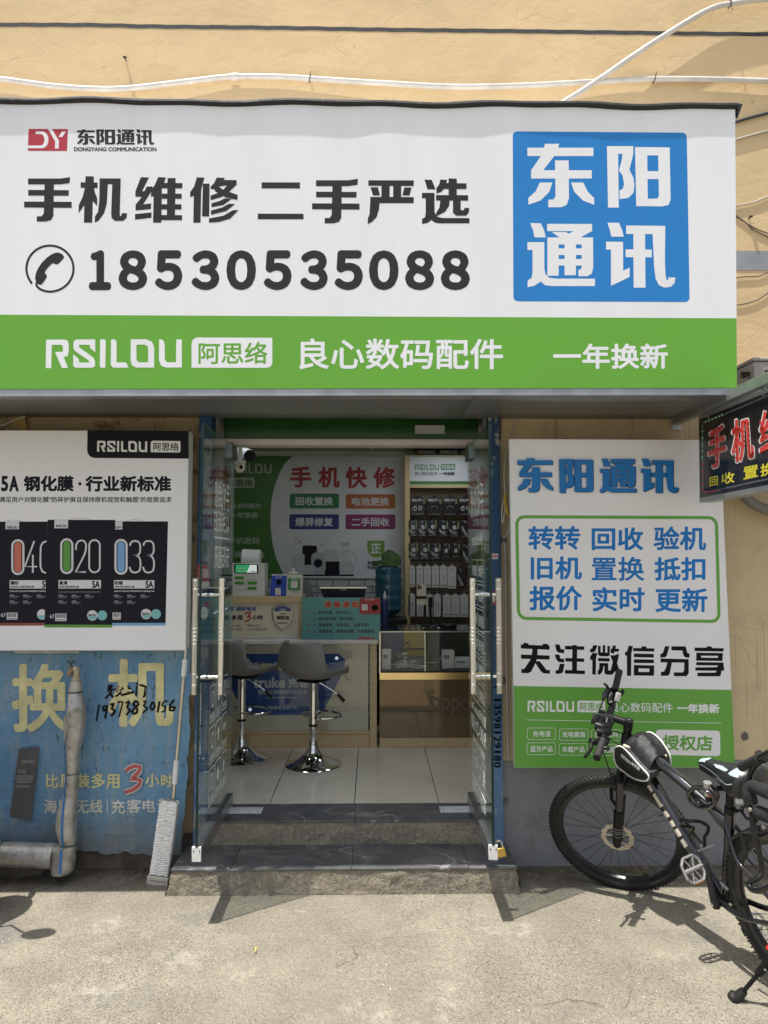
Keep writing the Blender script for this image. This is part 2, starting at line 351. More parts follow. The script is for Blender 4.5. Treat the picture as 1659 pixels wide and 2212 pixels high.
        if smooth:
            me.polygons.foreach_set('use_smooth', [True]*len(me.polygons)); me.set_sharp_from_angle(angle=R(smooth))
        o = bpy.data.objects.new(name, me); COL.objects.link(o)
        if parent: o.parent = parent
        if solid: k = o.modifiers.new('solid', 'SOLIDIFY'); k.thickness = solid; k.offset = 0
        if sub: k = o.modifiers.new('sub', 'SUBSURF'); k.levels = sub; k.render_levels = sub
        if bevel: k = o.modifiers.new('bevel', 'BEVEL'); k.width = bevel; k.segments = 2; k.limit_method = 'ANGLE'; k.harden_normals = False
        tag(o, label, cat, group, kind); return o
def root_loc(o):
    v = Vector((0, 0, 0))
    while o: v = v+o.location; o = o.parent
    return v
def tag(o, label=None, cat=None, group=None, kind=None):
    for k, x in (('label', label), ('category', cat), ('group', group), ('kind', kind)):
        if x: o[k] = x
    return o
def thing(name, loc, label, cat, group=None):
    o = bpy.data.objects.new(name, None); COL.objects.link(o); o.location = loc; o.empty_display_size = .1
    return tag(o, label, cat, group)
def copy_tree(o, parent=None):
    c = o.copy(); COL.objects.link(c)
    if parent: c.parent = parent
    for ch in o.children: copy_tree(ch, c)
    return c
def rr(q, r, n=5):                              # rounded outline inside a pixel quad
    Wd = math.dist(q[0], q[1]); Ht = math.dist(q[0], q[3]); rs = r if isinstance(r, (list, tuple)) else [r]*4; out = []
    for k, (cu, cv, a0) in enumerate(((0, 0, 180), (1, 0, 270), (1, 1, 0), (0, 1, 90))):
        rad = rs[k]
        for i in range(n+1):
            a = R(a0+90*i/n); x = (rad if cu == 0 else Wd-rad)+rad*math.cos(a); y = (rad if cv == 0 else Ht-rad)+rad*math.sin(a)
            out.append(bil(q, x/Wd, y/Ht))
    ded = [out[0]]
    for p in out[1:]:
        if math.dist(p, ded[-1]) > 1e-4: ded.append(p)
    return ded
# ------------------------------------------------------------------ lettering (queued, turned into meshes together)
TQ = []
def T(body, pl, q, mat, parent, bold=0.0, off=.0016, label=None, mapf=None, ext=0.0, shear=0.0):
    if len(q) == 4 and not isinstance(q[0], (tuple, list)): q = rq(*q)
    TQ.append((body, pl, q, mat, parent, bold, off, label, mapf, ext, shear))
def flush_text():
    objs = {}
    for t in TQ:
        if t[0] in objs: continue
        cu = bpy.data.curves.new('lettering', 'FONT'); cu.body = t[0]; cu.resolution_u = 4
        o = bpy.data.objects.new('lettering_source', cu); COL.objects.link(o); objs[t[0]] = o
    dg = bpy.context.evaluated_depsgraph_get(); dg.update()
    src = {}
    for b, o in objs.items():
        me = bpy.data.meshes.new_from_object(o.evaluated_get(dg)); me.calc_loop_triangles()
        vs = [v.co.copy() for v in me.vertices]; fs = [tuple(t.vertices) for t in me.loop_triangles]
        if vs:
            x0 = min(v.x for v in vs); x1 = max(v.x for v in vs); y0 = min(v.y for v in vs); y1 = max(v.y for v in vs)
            src[b] = ([((v.x-x0)/max(x1-x0, 1e-6), 1-(v.y-y0)/max(y1-y0, 1e-6)) for v in vs], fs)
        bpy.data.meshes.remove(me)
    for o in objs.values(): cu = o.data; bpy.data.objects.remove(o); bpy.data.curves.remove(cu)
    for body, pl, q, mat, parent, bold, off, label, mapf, ext, shear in TQ:
        if body not in src: continue
        uv, fs = src[body]; mb = MB()
        sh = [(0, 0)] if not bold else [(0, 0)]+[(bold*math.cos(R(45*k)), bold*math.sin(R(45*k))) for k in range(8)]
        Wd = math.dist(q[0], q[1]) if not mapf else 1; Ht = math.dist(q[0], q[3]) if not mapf else 1
        for k, (dx, dy) in enumerate(sh):
            o2 = off+k*2e-5 if mapf else (off*.3 if off < .006 else off)+k*1e-5
            if mapf: vs = [mapf(u, v, o2) for u, v in uv]
            else:
                iu, iv = 1-2*bold/Wd, 1-2*bold/Ht
                vs = [pl.at(*[a+b for a, b in zip(bil(q, .5+(u-.5)*iu+shear*(.5-v), .5+(v-.5)*iv), (dx, dy))], o2) for u, v in uv]
            mb.add(vs, fs)
        me = bpy.data.meshes.new('lettering'); r0 = root_loc(parent); me.from_pydata([v-r0 for v in mb.v], [], mb.f); me.materials.append(mat)
        o = bpy.data.objects.new('lettering', me); COL.objects.link(o); o.parent = parent
        if ext: k = o.modifiers.new('solid', 'SOLIDIFY'); k.thickness = ext; k.offset = 0
        if label: o['label'] = label
# ------------------------------------------------------------------ hand drawn letterforms (outlines in crop pixels)
GL = {
'东': [[(138,163),(746,163),(746,240),(138,240)],[(301,127),(431,127),(421,163),(385,240),(284,371),(172,447),(172,371),(262,240),(290,163)],[(172,371),(731,371),(731,447),(172,447)],[(392,280),(518,280),(521,630),(500,690),(450,712),(330,712),(330,643),(380,640),(397,610)],[(252,484),(368,484),(340,570),(260,650),(147,688),(147,625),(215,565)],[(540,484),(653,484),(695,570),(753,627),(753,690),(650,650),(570,570)]],
'阳': [[(871,149),(973,149),(980,715),(881,715)],[(973,149),(1114,149),(1114,220),(1078,368),(1115,440),(1124,510),(1115,580),(1070,625),(987,638),(987,556),(1015,545),(1030,500),(1015,420),(982,372),(1005,290),(1015,220),(973,220)],[(1130,158),(1241,158),(1248,702),(1141,702)],[(1241,158),(1450,161),(1450,234),(1241,234)],[(1343,234),(1450,234),(1458,640),(1440,690),(1380,704),(1248,702),(1248,634),(1335,632),(1350,610)],[(1243,380),(1345,380),(1347,452),(1245,452)]],
'通': [[(163,858),(262,860),(290,920),(307,990),(203,990),(190,925)],[(138,1034),(294,1034),(294,1280),(305,1330),(340,1362),(400,1370),(760,1371),(760,1438),(360,1438),(300,1430),(260,1397),(200,1437),(140,1448),(140,1387),(175,1365),(185,1320),(185,1105),(138,1105)],[(320,865),(734,866),(734,932),(627,990),(520,956),(562,932),(320,932)],[(362,940),(492,940),(520,956),(627,990),(435,992)],[(322,990),(426,990),(426,1343),(322,1343)],[(480,1054),(585,1054),(585,1338),(480,1338)],[(638,990),(743,990),(744,1270),(730,1325),(690,1348),(608,1348),(608,1288),(630,1285),(638,1260)],[(426,990),(638,990),(638,1055),(426,1055)],[(426,1091),(638,1091),(638,1152),(426,1152)],[(426,1189),(638,1189),(638,1249),(426,1249)]],
'讯': [[(876,855),(982,855),(1010,920),(1026,983),(912,983),(897,920)],[(863,1029),(1019,1031),(1021,1298),(1080,1267),(1080,1354),(908,1437),(908,1102),(863,1102)],[(1048,880),(1408,884),(1408,960),(1048,958)],[(1114,950),(1222,950),(1226,1453),(1117,1453)],[(1043,1100),(1284,1102),(1284,1173),(1043,1172)],[(1292,955),(1408,955),(1405,1200),(1410,1330),(1420,1383),(1435,1380),(1438,1358),(1502,1360),(1495,1410),(1460,1445),(1400,1453),(1350,1430),(1320,1370),(1305,1250)]],
'手': [[(59,44),(300,44),(369,33),(366,78),(300,88),(59,88)],[(60,128),(360,130),(358,172),(60,170)],[(30,214),(381,216),(381,261),(30,258)],[(181,80),(250,80),(246,320),(230,350),(190,362),(123,362),(124,323),(160,322),(175,300)]],
'机': [[(447,72),(572,74),(571,115),(447,113)],[(483,27),(544,28),(544,105),(553,150),(569,188),(569,248),(537,210),(532,370),(471,370),(474,240),(432,300),(433,240),(462,180),(480,105)],[(587,43),(742,44),(742,86),(648,86),(640,230),(620,300),(580,355),(551,370),(552,325),(575,290),(585,200)],[(680,80),(742,80),(735,310),(740,321),(748,318),(749,299),(789,300),(785,335),(760,357),(700,357),(675,335),(672,300)]],
'维': [[(891,34),(951,36),(900,138),(917,138),(935,103),(979,103),(975,130),(908,235),(967,227),(965,270),(852,280),(852,237),(898,180),(850,178),(851,138)],[(848,306),(970,294),(969,334),(848,348)],[(1018,34),(1075,36),(1062,76),(1046,110),(1042,370),(981,370),(985,175),(965,180),(967,130),(995,90)],[(1046,76),(1198,78),(1196,117),(1046,117)],[(1046,156),(1192,156),(1192,194),(1046,194)],[(1044,234),(1190,234),(1190,273),(1044,273)],[(1040,313),(1195,314),(1195,352),(1040,351)],[(1088,41),(1147,41),(1142,340),(1082,340)]],
'修': [[(1303,36),(1360,37),(1336,125),(1331,370),(1278,371),(1281,172),(1254,181),(1254,145),(1285,100)],[(1348,82),(1398,82),(1395,325),(1342,324)],[(1450,37),(1509,39),(1502,55),(1597,56),(1597,90),(1527,95),(1465,104),(1425,125),(1405,120),(1405,105),(1430,80)],[(1425,108),(1465,104),(1499,127),(1605,165),(1603,203),(1520,186),(1440,140)],[(1527,95),(1597,90),(1540,145),(1490,180),(1405,205),(1405,170),(1470,148),(1499,127)],[(1412,226),(1470,210),(1510,190),(1560,195),(1500,240),(1412,257)],[(1408,280),(1490,258),(1540,230),(1587,232),(1520,285),(1408,312)],[(1393,339),(1500,318),(1570,277),(1611,277),(1550,340),(1470,365),(1393,370)]],
'二': [[(67,72),(350,73),(350,118),(67,117)],[(39,303),(376,304),(376,345),(39,345)]],
'严': [[(854,57),(1189,58),(1189,100),(854,98)],[(951,95),(1012,95),(1010,185),(950,185)],[(1037,95),(1096,95),(1096,185),(1037,185)],[(870,109),(925,108),(940,169),(889,170)],[(1120,110),(1173,111),(1158,170),(1104,169)],[(868,180),(1189,181),(1189,226),(868,226)],[(868,220),(937,220),(933,270),(915,330),(880,365),(850,381),(850,341),(862,310)]],
'选': [[(1268,52),(1322,54),(1350,125),(1290,124)],[(1249,150),(1342,150),(1342,290),(1360,325),(1400,335),(1600,336),(1600,375),(1375,375),(1340,368),(1320,350),(1290,372),(1250,380),(1250,341),(1272,330),(1277,300),(1277,190),(1249,190)],[(1384,52),(1436,54),(1428,77),(1412,122),(1390,145),(1356,155),(1356,115),(1378,85)],[(1425,77),(1578,80),(1578,122),(1410,122)],[(1446,43),(1506,45),(1506,170),(1446,170)],[(1353,166),(1590,167),(1590,208),(1353,207)],[(1385,200),(1454,200),(1450,245),(1420,290),(1355,324),(1355,294),(1378,260)],[(1478,200),(1535,200),(1535,272),(1545,280),(1560,275),(1563,260),(1598,261),(1595,295),(1575,318),(1500,319),(1478,295)]],
'关注微信分享': [[(45,35),(62,35),(66,22),(103,25),(106,38),(212,42),(216,29),(252,31),(256,42),(267,43),(267,76),(45,66)],[(47,112),(268,120),(267,152),(46,145)],[(135,70),(174,72),(174,120),(165,165),(125,245),(100,257),(49,255),(49,226),(72,222),(120,150),(130,115)],[(165,165),(190,163),(245,232),(270,232),(270,260),(220,258),(198,240),(155,175)],
 [(309,34),(344,35),(354,70),(381,73),(379,102),(340,99),(320,85)],[(307,112),(342,113),(352,143),(381,146),(380,174),(340,171),(320,155)],[(346,183),(383,184),(370,250),(350,261),(313,261),(313,236),(335,230)],[(386,45),(443,46),(446,38),(476,40),(478,48),(535,50),(534,77),(386,73)],[(389,139),(535,143),(534,170),(389,166)],[(443,70),(480,72),(478,240),(440,240)],[(386,231),(540,237),(540,264),(386,260)],
 [(604,40),(638,42),(620,85),(605,96),(580,95),(580,70),(595,65)],[(600,100),(637,100),(626,140),(624,268),(596,266),(597,155),(580,154),(580,128)],[(641,45),(661,45),(661,95),(677,95),(677,40),(697,41),(696,98),(713,98),(713,46),(733,47),(731,120),(715,127),(657,125),(641,115)],[(641,139),(731,141),(731,167),(641,164)],[(651,177),(720,179),(719,233),(738,237),(736,268),(705,268),(690,255),(691,203),(682,203),(680,230),(668,255),(655,267),(638,266),(640,235),(650,225)],[(756,43),(780,44),(776,68),(803,68),(802,90),(768,90),(765,105),(737,100),(738,70),(750,66)],[(768,118),(803,105),(800,130),(775,240),(750,269),(736,268),(738,238),(755,170),(735,118)],[(760,180),(790,185),(803,225),(800,262),(785,262),(770,235)],
 [(877,45),(910,47),(898,105),(896,277),(864,276),(864,122),(849,120),(849,95),(865,88)],[(912,62),(975,63),(977,49),(1013,50),(1016,64),(1076,65),(1074,90),(912,86)],[(918,105),(1072,108),(1071,136),(918,133)],[(917,149),(1072,152),(1071,179),(917,177)],[(918,193),(1074,197),(1074,222),(918,218)],[(918,193),(955,194),(952,275),(917,274)],[(1038,197),(1074,197),(1074,262),(1060,276),(1036,276)],[(917,246),(1074,248),(1070,276),(917,274)],
 [(1158,48),(1192,48),(1172,120),(1158,134),(1122,136),(1123,108),(1140,102)],[(1207,49),(1310,49),(1318,52),(1330,98),(1348,107),(1347,136),(1315,135),(1300,120),(1292,82),(1208,80)],[(1124,143),(1341,148),(1340,175),(1124,173)],[(1177,170),(1211,172),(1195,260),(1180,276),(1126,277),(1126,247),(1150,244),(1165,215)],[(1307,150),(1341,150),(1341,255),(1325,280),(1226,279),(1226,250),(1295,250),(1305,240)],
 [(1387,58),(1478,60),(1481,49),(1518,51),(1520,62),(1611,64),(1610,89),(1387,86)],[(1399,98),(1604,101),(1604,123),(1399,121)],[(1399,98),(1437,98),(1436,160),(1399,160)],[(1568,101),(1604,101),(1602,150),(1590,162),(1566,162)],[(1399,136),(1604,139),(1600,162),(1399,160)],[(1399,171),(1610,174),(1610,205),(1614,212),(1614,238),(1392,236),(1392,212),(1555,210),(1570,197),(1399,195)],[(1556,236),(1593,236),(1590,270),(1578,281),(1408,280),(1408,253),(1550,252)]],
'RSILOU': [[(43,39),(170,39),(193,47),(200,70),(200,125),(193,160),(165,165),(196,246),(153,246),(107,136),(110,128),(155,128),(160,120),(160,90),(150,77),(82,77),(78,246),(39,246)],[(250,39),(385,38),(386,132),(347,98),(347,77),(273,77),(273,95),(372,170),(384,195),(384,230),(370,244),(250,244),(232,232),(232,146),(272,182),(272,206),(345,206),(338,190),(248,125),(233,105),(234,55)],[(420,38),(450,38),(459,50),(456,244),(425,244),(417,230)],[(496,38),(520,38),(534,52),(534,206),(600,206),(619,244),(510,244),(494,225)],[(634,38),(673,77),(673,190),(690,206),(670,244),(640,225),(632,185)],[(634,38),(740,38),(780,55),(797,95),(755,110),(752,90),(730,77),(673,77)],[(797,95),(797,244),(670,244),(690,206),(755,206),(755,110)],[(832,38),(850,40),(865,55),(871,80),(871,185),(885,206),(949,206),(952,40),(990,40),(990,244),(880,244),(845,230),(830,190)]],
}
def bbox(polys):
    xs = [p[0] for g in polys for p in g]; ys = [p[1] for g in polys for p in g]; return min(xs), min(ys), max(xs), max(ys)
def glyph(mb, key, pl, q, off=.0016, ext=0.0):  # letterform fitted into a pixel quad
    if not isinstance(q[0], (tuple, list)): q = rq(*q)
    x0, y0, x1, y1 = bbox(GL[key])
    for k, g in enumerate(GL[key]):
        pts = [bil(q, (x-x0)/(x1-x0), (y-y0)/(y1-y0)) for x, y in g]
        if ext: mb.prism(pl, pts, off, off+ext+k*5e-5)
        else: mb.flat(pl, pts, off+k*5e-5)
def rsilou(pl, q, ink, paper, parent, off=.0016, badge=True):   # word mark, with its rounded badge on the right
    if not isinstance(q[0], (tuple, list)): q = rq(*q)
    W0 = 1622-39 if badge else 990-39; f = lambda x, y: bil(q, (x-39)/W0, (y-26)/222 if badge else (y-38)/208)
    mb = MB()
    for k, g in enumerate(GL['RSILOU']): mb.flat(pl, [f(x, y) for x, y in g], off+k*2e-5)
    if badge: mb.flat(pl, [f(x, y) for x, y in [(1058,75),(1065,45),(1085,30),(1105,26),(1622,30),(1622,215),(1612,238),(1585,248),(1058,246)]], off)
    mb.build('logo', ink, parent, smooth=0)
    if badge: T('阿思络', pl, [f(1106, 60), f(1588, 60), f(1588, 220), f(1106, 220)], paper, parent, bold=math.dist(q[0], q[1])*.0016, off=off+.0006)
# ================================================================== THE PLACE
YW = 4.28; SX0, SX1 = -.955, .69                # facade plane, door opening
Z1, Z2 = .135, .27; Y1, Y2 = 3.95, 4.27         # the two steps
PXL = P(430, 920, YW-.045).x; PXR = P(1085, 1450, YW-.045).x; YF = 4.553; YCF = 5.846; YB = 7.25; ZC = 2.86   # shop floor starts, counter front, back wall, ceiling
WX0, WX1 = -2.05, 2.0
# ground
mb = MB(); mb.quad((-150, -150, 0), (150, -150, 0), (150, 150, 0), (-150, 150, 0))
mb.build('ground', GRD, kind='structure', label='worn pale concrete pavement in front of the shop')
# building
bd = thing('shop_building', (0, YW, 0), 'yellow plastered shop building with grey plinth and blue door posts', 'building')
mb = MB(); ZS = 2.66; T0 = .30
mb.box(-9, YW, 2.80, 9, YW+T0, 9); mb.box(-9, YW, ZS, PXL, YW+T0, 2.799); mb.box(PXR, YW, ZS, 9, YW+T0, 2.799)
mb.build('upper_wall', PLA, bd)
zp = .60
mb = MB(); mb.box(-9, YW-.004, -.05, PXL, YW+T0, .199); mb.build('plinth', M('dirty_dark_plinth', (.115, .095, .075), .95, var=.4, vs=9, bump=.7, bs=30), bd, label='dirty brown foot of the wall below the blue banner')
mb = MB(); mb.box(-9, YW, .20, PXL, YW+T0, ZS-.002); mb.build('wall', PLC, bd, label='grimy peeling wall behind the left poster board')
mb = MB(); mb.box(PXR, YW, zp, 9, YW+T0, ZS-.002); mb.build('wall', PLB, bd, label='streaked yellow wall behind the right poster board')
mb = MB(); mb.box(PXR, YW-.006, -.05, 9, YW+T0, zp-.001); mb.build('plinth', PLG, bd)
mb = MB(); mb.box(1.7, YW-.003, P(1620, 584, YW).z, 9, YW-.0005, P(1620, 542, YW).z); mb.build('paint_band', M('grey_paint_band', (.26, .28, .30), .8, var=.12, bump=.2, bs=12), bd)
pk = plY(YW-.007)                               # peeled patches of bare render
mb = MB()
for cx, cy, rad in ((1609, 1591, 8), (1640, 1630, 9)):
    a = [(cx+rad*(1+.5*noise.noise(Vector((math.cos(k*.21)*1.7+cx, math.sin(k*.21)*1.7, 0))))*math.cos(k*.21), cy+rad*1.15*(1+.5*noise.noise(Vector((math.cos(k*.21)*2.5+cx, math.sin(k*.21)*2.5, 3))))*math.sin(k*.21)) for k in range(30)]
    mb.flat(plY(YW-.002), a, .0)
mb.build('bare_patch', M('bare_render', (.13, .11, .10), .95, bump=.5, bs=30), bd, smooth=0)
# door posts, jambs, lintel beam, transom glass
mb = MB(); mb.box(PXL, YW-.045, .02, SX0, YW+.08, 2.797); mb.build('door_post', BLUEP, bd, bevel=.004)
mb = MB(); mb.box(SX1, YW-.045, Z1+.004, PXR, YW+.08, 2.797); mb.build('door_post', BLUEP, bd, bevel=.004)
JAMB = M('jamb_render', (.34, .33, .29), .85, var=.25, vs=9, bump=.4, bs=25)
mb = MB(); mb.box(PXL, YW+.085, .02, SX0, YW+T0, 2.797); mb.build('jamb', JAMB, bd)
mb = MB(); mb.box(SX1, YW+.085, .02, PXR, YW+T0, 2.797); mb.build('jamb', JAMB, bd)
LB = M('cream_aluminium', (.52, .47, .45), .4, .2)
zb0, zb1 = P(800, 965, 4.46).z, P(800, 948, 4.40).z
mb = MB(); mb.box(SX0+.001, 4.40, zb0, SX1-.001, 4.52, zb1); mb.build('lintel_beam', LB, bd, bevel=.004)
tg = plY(4.45)
mb = MB(); mb.box(SX0+.02, 4.45, zb1+.001, SX1-.02, 4.462, 2.796); mb.build('transom_glass', GLASSC, bd, smooth=0)
mb = MB()
for x in (SX0+.004, SX1-.03): mb.box(x, 4.43, zb1+.001, x+.026, 4.49, 2.796)
mb.build('transom_frame', STEEL, bd)
mb = MB(); mb.flat(plY(4.445), qc(c2, 540, 168, 785, 240), .0); mb.build('paper_note', M('grey_paper', (.35, .36, .35), .7), bd, smooth=0)
mb = MB(); mb.box(-1.02, 4.64, zb1-.01, .78, 4.68, 2.855); refl_board = mb.build('reflection_board', M('green_reflection', (.035, .145, .035), .25), bd)  # added board standing in for the green lettered reflection in the transom
for x in (400, 895, 1390): T('树百年品牌', plY(4.64), qc(c1, x, 85, x+235, 130), M('faint_green_letter', (.06, .20, .06), .35), refl_board, .3)
# interior shell
mb = MB()
mb.box(WX0-.2, YB, -.02, WX1+.2, YB+.15, 3.1); mb.build('back_wall', IWALL, bd)
mb = MB(); mb.box(WX0-.12, YW+T0+.001, 0, WX0, YB-.001, 3.1); mb.build('side_wall', IWALL, bd)
mb = MB(); mb.box(WX1, YW+T0+.001, 0, WX1+.12, YB-.001, 3.1); mb.build('side_wall', IWALL, bd)
ce = None
for k, x0 in enumerate((-2.04, -1.36, -.68, 0, .68, 1.36)):
    for j, y0 in enumerate((4.60, 5.93)):
        mb = MB(); mb.box(x0+.001, y0, ZC, x0+.674, y0+1.31, ZC+.02)
        if ce is None: ce = mb.build('ceiling_panel', GCEIL, bd)
        else: c = mb.build('ceiling_panel', GCEIL, bd)
mb = MB(); mb.box(WX0, YW+T0, ZC+.025, WX1, YB, ZC+.1); mb.build('ceiling_slab', IWALL, bd)
lamp = thing('ceiling_light', (.25, 5.25, ZC-.002), 'lit square panel lamp in the green shop ceiling close behind the door', 'lamp', 'ceiling lamps')
em = bpy.data.materials.new('lamp_diffuser'); em.use_nodes = True; eb = em.node_tree.nodes['Principled BSDF']
eb.inputs['Emission Color'].default_value = (.85, .93, 1, 1); eb.inputs['Emission Strength'].default_value = 5.5; eb.inputs['Base Color'].default_value = (.8, .8, .8, 1)
mb = MB(); mb.box(.05, 5.05, ZC-.012, .45, 5.45, ZC-.004); mb.build('diffuser', em, lamp)
mb = MB()
for a in ((.03, 5.03, .05, 5.47), (.45, 5.03, .47, 5.47), (.05, 5.03, .45, 5.05), (.05, 5.45, .45, 5.47)): mb.box(a[0], a[1], ZC-.014, a[2], a[3], ZC-.001)
mb.build('frame', WPL, lamp)
for x, y, lb in ((-1.1, 5.4, 'lit square panel lamp in the green shop ceiling over the counter end'), (.75, 6.45, 'lit square panel lamp in the green shop ceiling near the product wall')):
    l2 = copy_tree(lamp); l2.location = (x, y, ZC-.002); l2['label'] = lb
# shop floor: slab with single tiles
fl = thing('shop_floor', (0, YF, Z2), 'cream tiled floor inside the shop', 'floor'); fl['kind'] = 'structure'; del fl['category']
mb = MB(); mb.box(WX0, YF, .0, WX1, YB, Z2-.012); mb.build('floor_slab', M('dark_grout', (.06, .052, .045), .9), fl)
TS = .5255; first = None
for j in range(6):
    for i in range(9):
        x0 = -.111+(i-4)*TS; y0 = 5.086+(j-1)*TS; xa, xb = max(x0+.0025, WX0), min(x0+TS-.0025, WX1); ya, yb = max(y0+.0025, YF+.003), min(y0+TS-.0025, YB)
        if xb-xa < .05 or yb-ya < .04: continue
        mb = MB(); mb.box(xa, ya, Z2-.0115, xb, yb, Z2+random.uniform(-.0008, .0006)); mb.build('tile', TILE, fl, bevel=.0015)
# ------------------------------------------------------------------ steps
st = thing('entrance_steps', (-.1, Y1, 0), 'two rough concrete entrance steps with dark marble tiles on top', 'steps')
def rough_block(x0, y0, z0, x1, y1, z1, amp, seed, taper=.03):
    mb = MB(); nx = 56; nz = 9
    def d(p): return amp*(noise.fractal(Vector((p[0]*9+seed, p[1]*9, p[2]*14)), 1, 2, 4)+.6*noise.noise(Vector((p[0]*3+seed, p[1]*3, p[2]*5))))
    def face(u, v):
        x = x0+(x1-x0)*u; z = z0+(z1-z0)*v; k = taper*(1-v); xx = x0-k+(x1-x0+2*k)*u
        return (xx+d((0, x, z))*(.4 if 0 < u < 1 else 1), y0-k*.4-abs(d((x, 0, z)))*(1 if v < 1 else .2), z)
    mb.sheet(face, nx, nz)
    mb.sheet(lambda u, v: ((lambda z, k: (x0-k-abs(d((y0+(y1-y0)*(1-u), 3, z))), y0-k*.4*u+(y1-y0)*(1-u), z))(z0+(z1-z0)*v, taper*(1-v))), 16, nz)
    mb.sheet(lambda u, v: ((lambda z, k: (x1+k+abs(d((y0+(y1-y0)*u, 7, z))), y0-k*.4*(1-u)+(y1-y0)*u, z))(z0+(z1-z0)*v, taper*(1-v))), 16, nz)
    mb.quad((x0, y0, z1), (x1, y0, z1), (x1, y1, z1), (x0, y1, z1)); return mb
XA, XB = G(372, 1876, Z1).x, G(1117, 1878, Z1).x
rough_block(XA, Y1, -.02, XB, YW+.02, Z1-.012, .011, 1.0).build('step_block', STEPM, st, smooth=50)
rough_block(SX0, Y2, Z1-.03, SX1, YF-.001, Z2-.012, .014, 5.0, .012).build('step_block', STEPM, st, smooth=50)
js = [XA-.004]+[G(x, 1876, Z1).x for x in (498.5, 760, 1014)]+[XB+.008]
for a, b in zip(js[:-1], js[1:]):
    mb = MB(); mb.box(a+.0012, Y1-.008, Z1-.0115, b-.0012, Y2-.006, Z1+random.uniform(-.0008, .0008)); mb.build('marble_tile', MARB, st, bevel=.002)
js = [SX0+.002, G(766, 1772, Z2).x, SX1-.002]
for a, b in zip(js[:-1], js[1:]):
    mb = MB(); mb.box(a+.0012, Y2-.008, Z2-.0115, b-.0012, YF-.003, Z2+.0004); mb.build('marble_tile', MARB, st, bevel=.002)
CHIPW = M('chipped_white_plate', (.62, .62, .60), .5, var=.15, vs=20)
for sx, lab in ((P(523, 1751, 4.42).x, None), (P(993, 1747, 4.42).x, None)):
    mb = MB(); mb.box(sx-.12, 4.375, Z2+.001, sx+.12, 4.475, Z2+.007); pt = mb.build('floor_spring_plate', CHIPW, st, bevel=.002)
    mb = MB(); [mb.cyl((sx+a, 4.425+b, Z2+.0072), (sx+a, 4.425+b, Z2+.009), .005, 8) for a in (-.1, .1) for b in (-.035, .035)]; mb.build('screw', STEEL, pt)
# ------------------------------------------------------------------ glass doors
def door(X, sgn, label):                        # sgn = +1 leaf hinged left of the opening
    d = thing('glass_door', (X, 4.42, Z2), label, 'door', 'open glass door leaves')
    mb = MB(); mb.box(X-.006, 3.60, .382, X+.006, 4.40, 2.47); g = mb.build('glass_pane', GLASS, d, smooth=0)
    mb = MB(); mb.box(X-.0063, 3.5985, .384, X+.0063, 3.5999, 2.47); mb.box(X-.0063, 3.5999, 2.4701, X+.0063, 4.40, 2.4712); mb.build('glass_edge', GEDGE, g, smooth=0)
    mb = MB(); mb.box(X-.022, 3.61, .315, X+.022, 4.40, .385); r = mb.build('bottom_rail', M('door_rail_satin_steel', (.30, .31, .32), .30, .9, var=.12), d, bevel=.002)
    mb = MB(); mb.box(X-.0225, 3.600, .314, X+.0225, 3.6095, .3865); e = mb.build('end_cap', CHIPW, r, bevel=.002)
    mb = MB(); [mb.cyl((X+a, 3.5985, .366), (X+a, 3.6015, .366), .0035, 8) for a in (-.014, .014)]; mb.build('screw', BLKM, r)
    mb = MB(); mb.box(X-.022, 4.24, 2.38, X+.022, 4.40, 2.475); mb.build('top_patch', M('patch_fitting', (.13, .15, .14), .3, .8), d, bevel=.003)
    for s in (-1, 1):
        mb = MB(); x = X+.068*s; zt, zb = P(475, 1249, 3.78).z, P(475, 1500, 3.78).z
        mb.cyl((x, 3.78, zb), (x, 3.78, zt), .0165, 20); hb = mb.build('handle_bar', STEEL if s*sgn < 0 else CHROME, d)
        mb = MB()
        for zz in ((zt+zb)/2+.04, (zt+zb)/2+.02, (zt+zb)/2, (zt+zb)/2-.02, (zt+zb)/2-.04, zt-.012, zt-.055, zt-.06, zb+.045, zb+.05, zb+.105): mb.lathe([(.0166, zz-.003), (.0178, zz-.0015), (.0178, zz+.0015), (.0166, zz+.003)], Matrix.Translation((x, 3.78, 0)), 20)
        mb.build('handle_ring', CHROME, hb)
        for zz in (P(470, 1285, 3.78).z, P(470, 1463, 3.78).z):
            mb = MB(); mb.tube([(X+.007*s, 3.78, zz), (X+.022*s, 3.78, zz), (X+.0225*s, 3.78, zz), (X+.055*s, 3.78, zz)], [.012, .012, .009, .009], 14); mb.build('handle_standoff', CHROME, hb)
    return d
dl = door(-.856, 1, 'open glass door leaf beside the blue banner, with white icon stickers')
dr = door(.592, -1, 'open glass door leaf beside the blue post bearing a stencilled number')
FROST = thin_glass('frosted_sticker', (.80, .84, .82), .6, .5)
_t = FROST.node_tree; _d = _t.nodes.new('ShaderNodeBsdfDiffuse'); _d.inputs[0].default_value = (.82, .86, .84, 1); _m = _t.nodes.new('ShaderNodeMixShader'); _m.inputs[0].default_value = .88
_o = _t.nodes['Material Output']; _t.links.new(_o.inputs[0].links[0].from_socket, _m.inputs[1]); _t.links.new(_d.outputs[0], _m.inputs[2]); _t.links.new(_m.outputs[0], _o.inputs[0])
def dmap(X, y0, y1, z0, z1, side=1):            # text laid on a door pane, y0 -> y1 across, z1 -> z0 down
    return lambda u, v, off: Vector((X+side*(.0066+off), y0+(y1-y0)*u, z1+(z0-z1)*v))
XL = -.856; pdl = Pl((XL+.007, 4, 1), (1, 0, 0))
tl = lambda b, y0, y1, z0, z1, bold=0: T(b, None, rq(0, 0, 1, 1), FROST, dl, 0, .0004, None, dmap(XL, y0, y1, z0, z1))
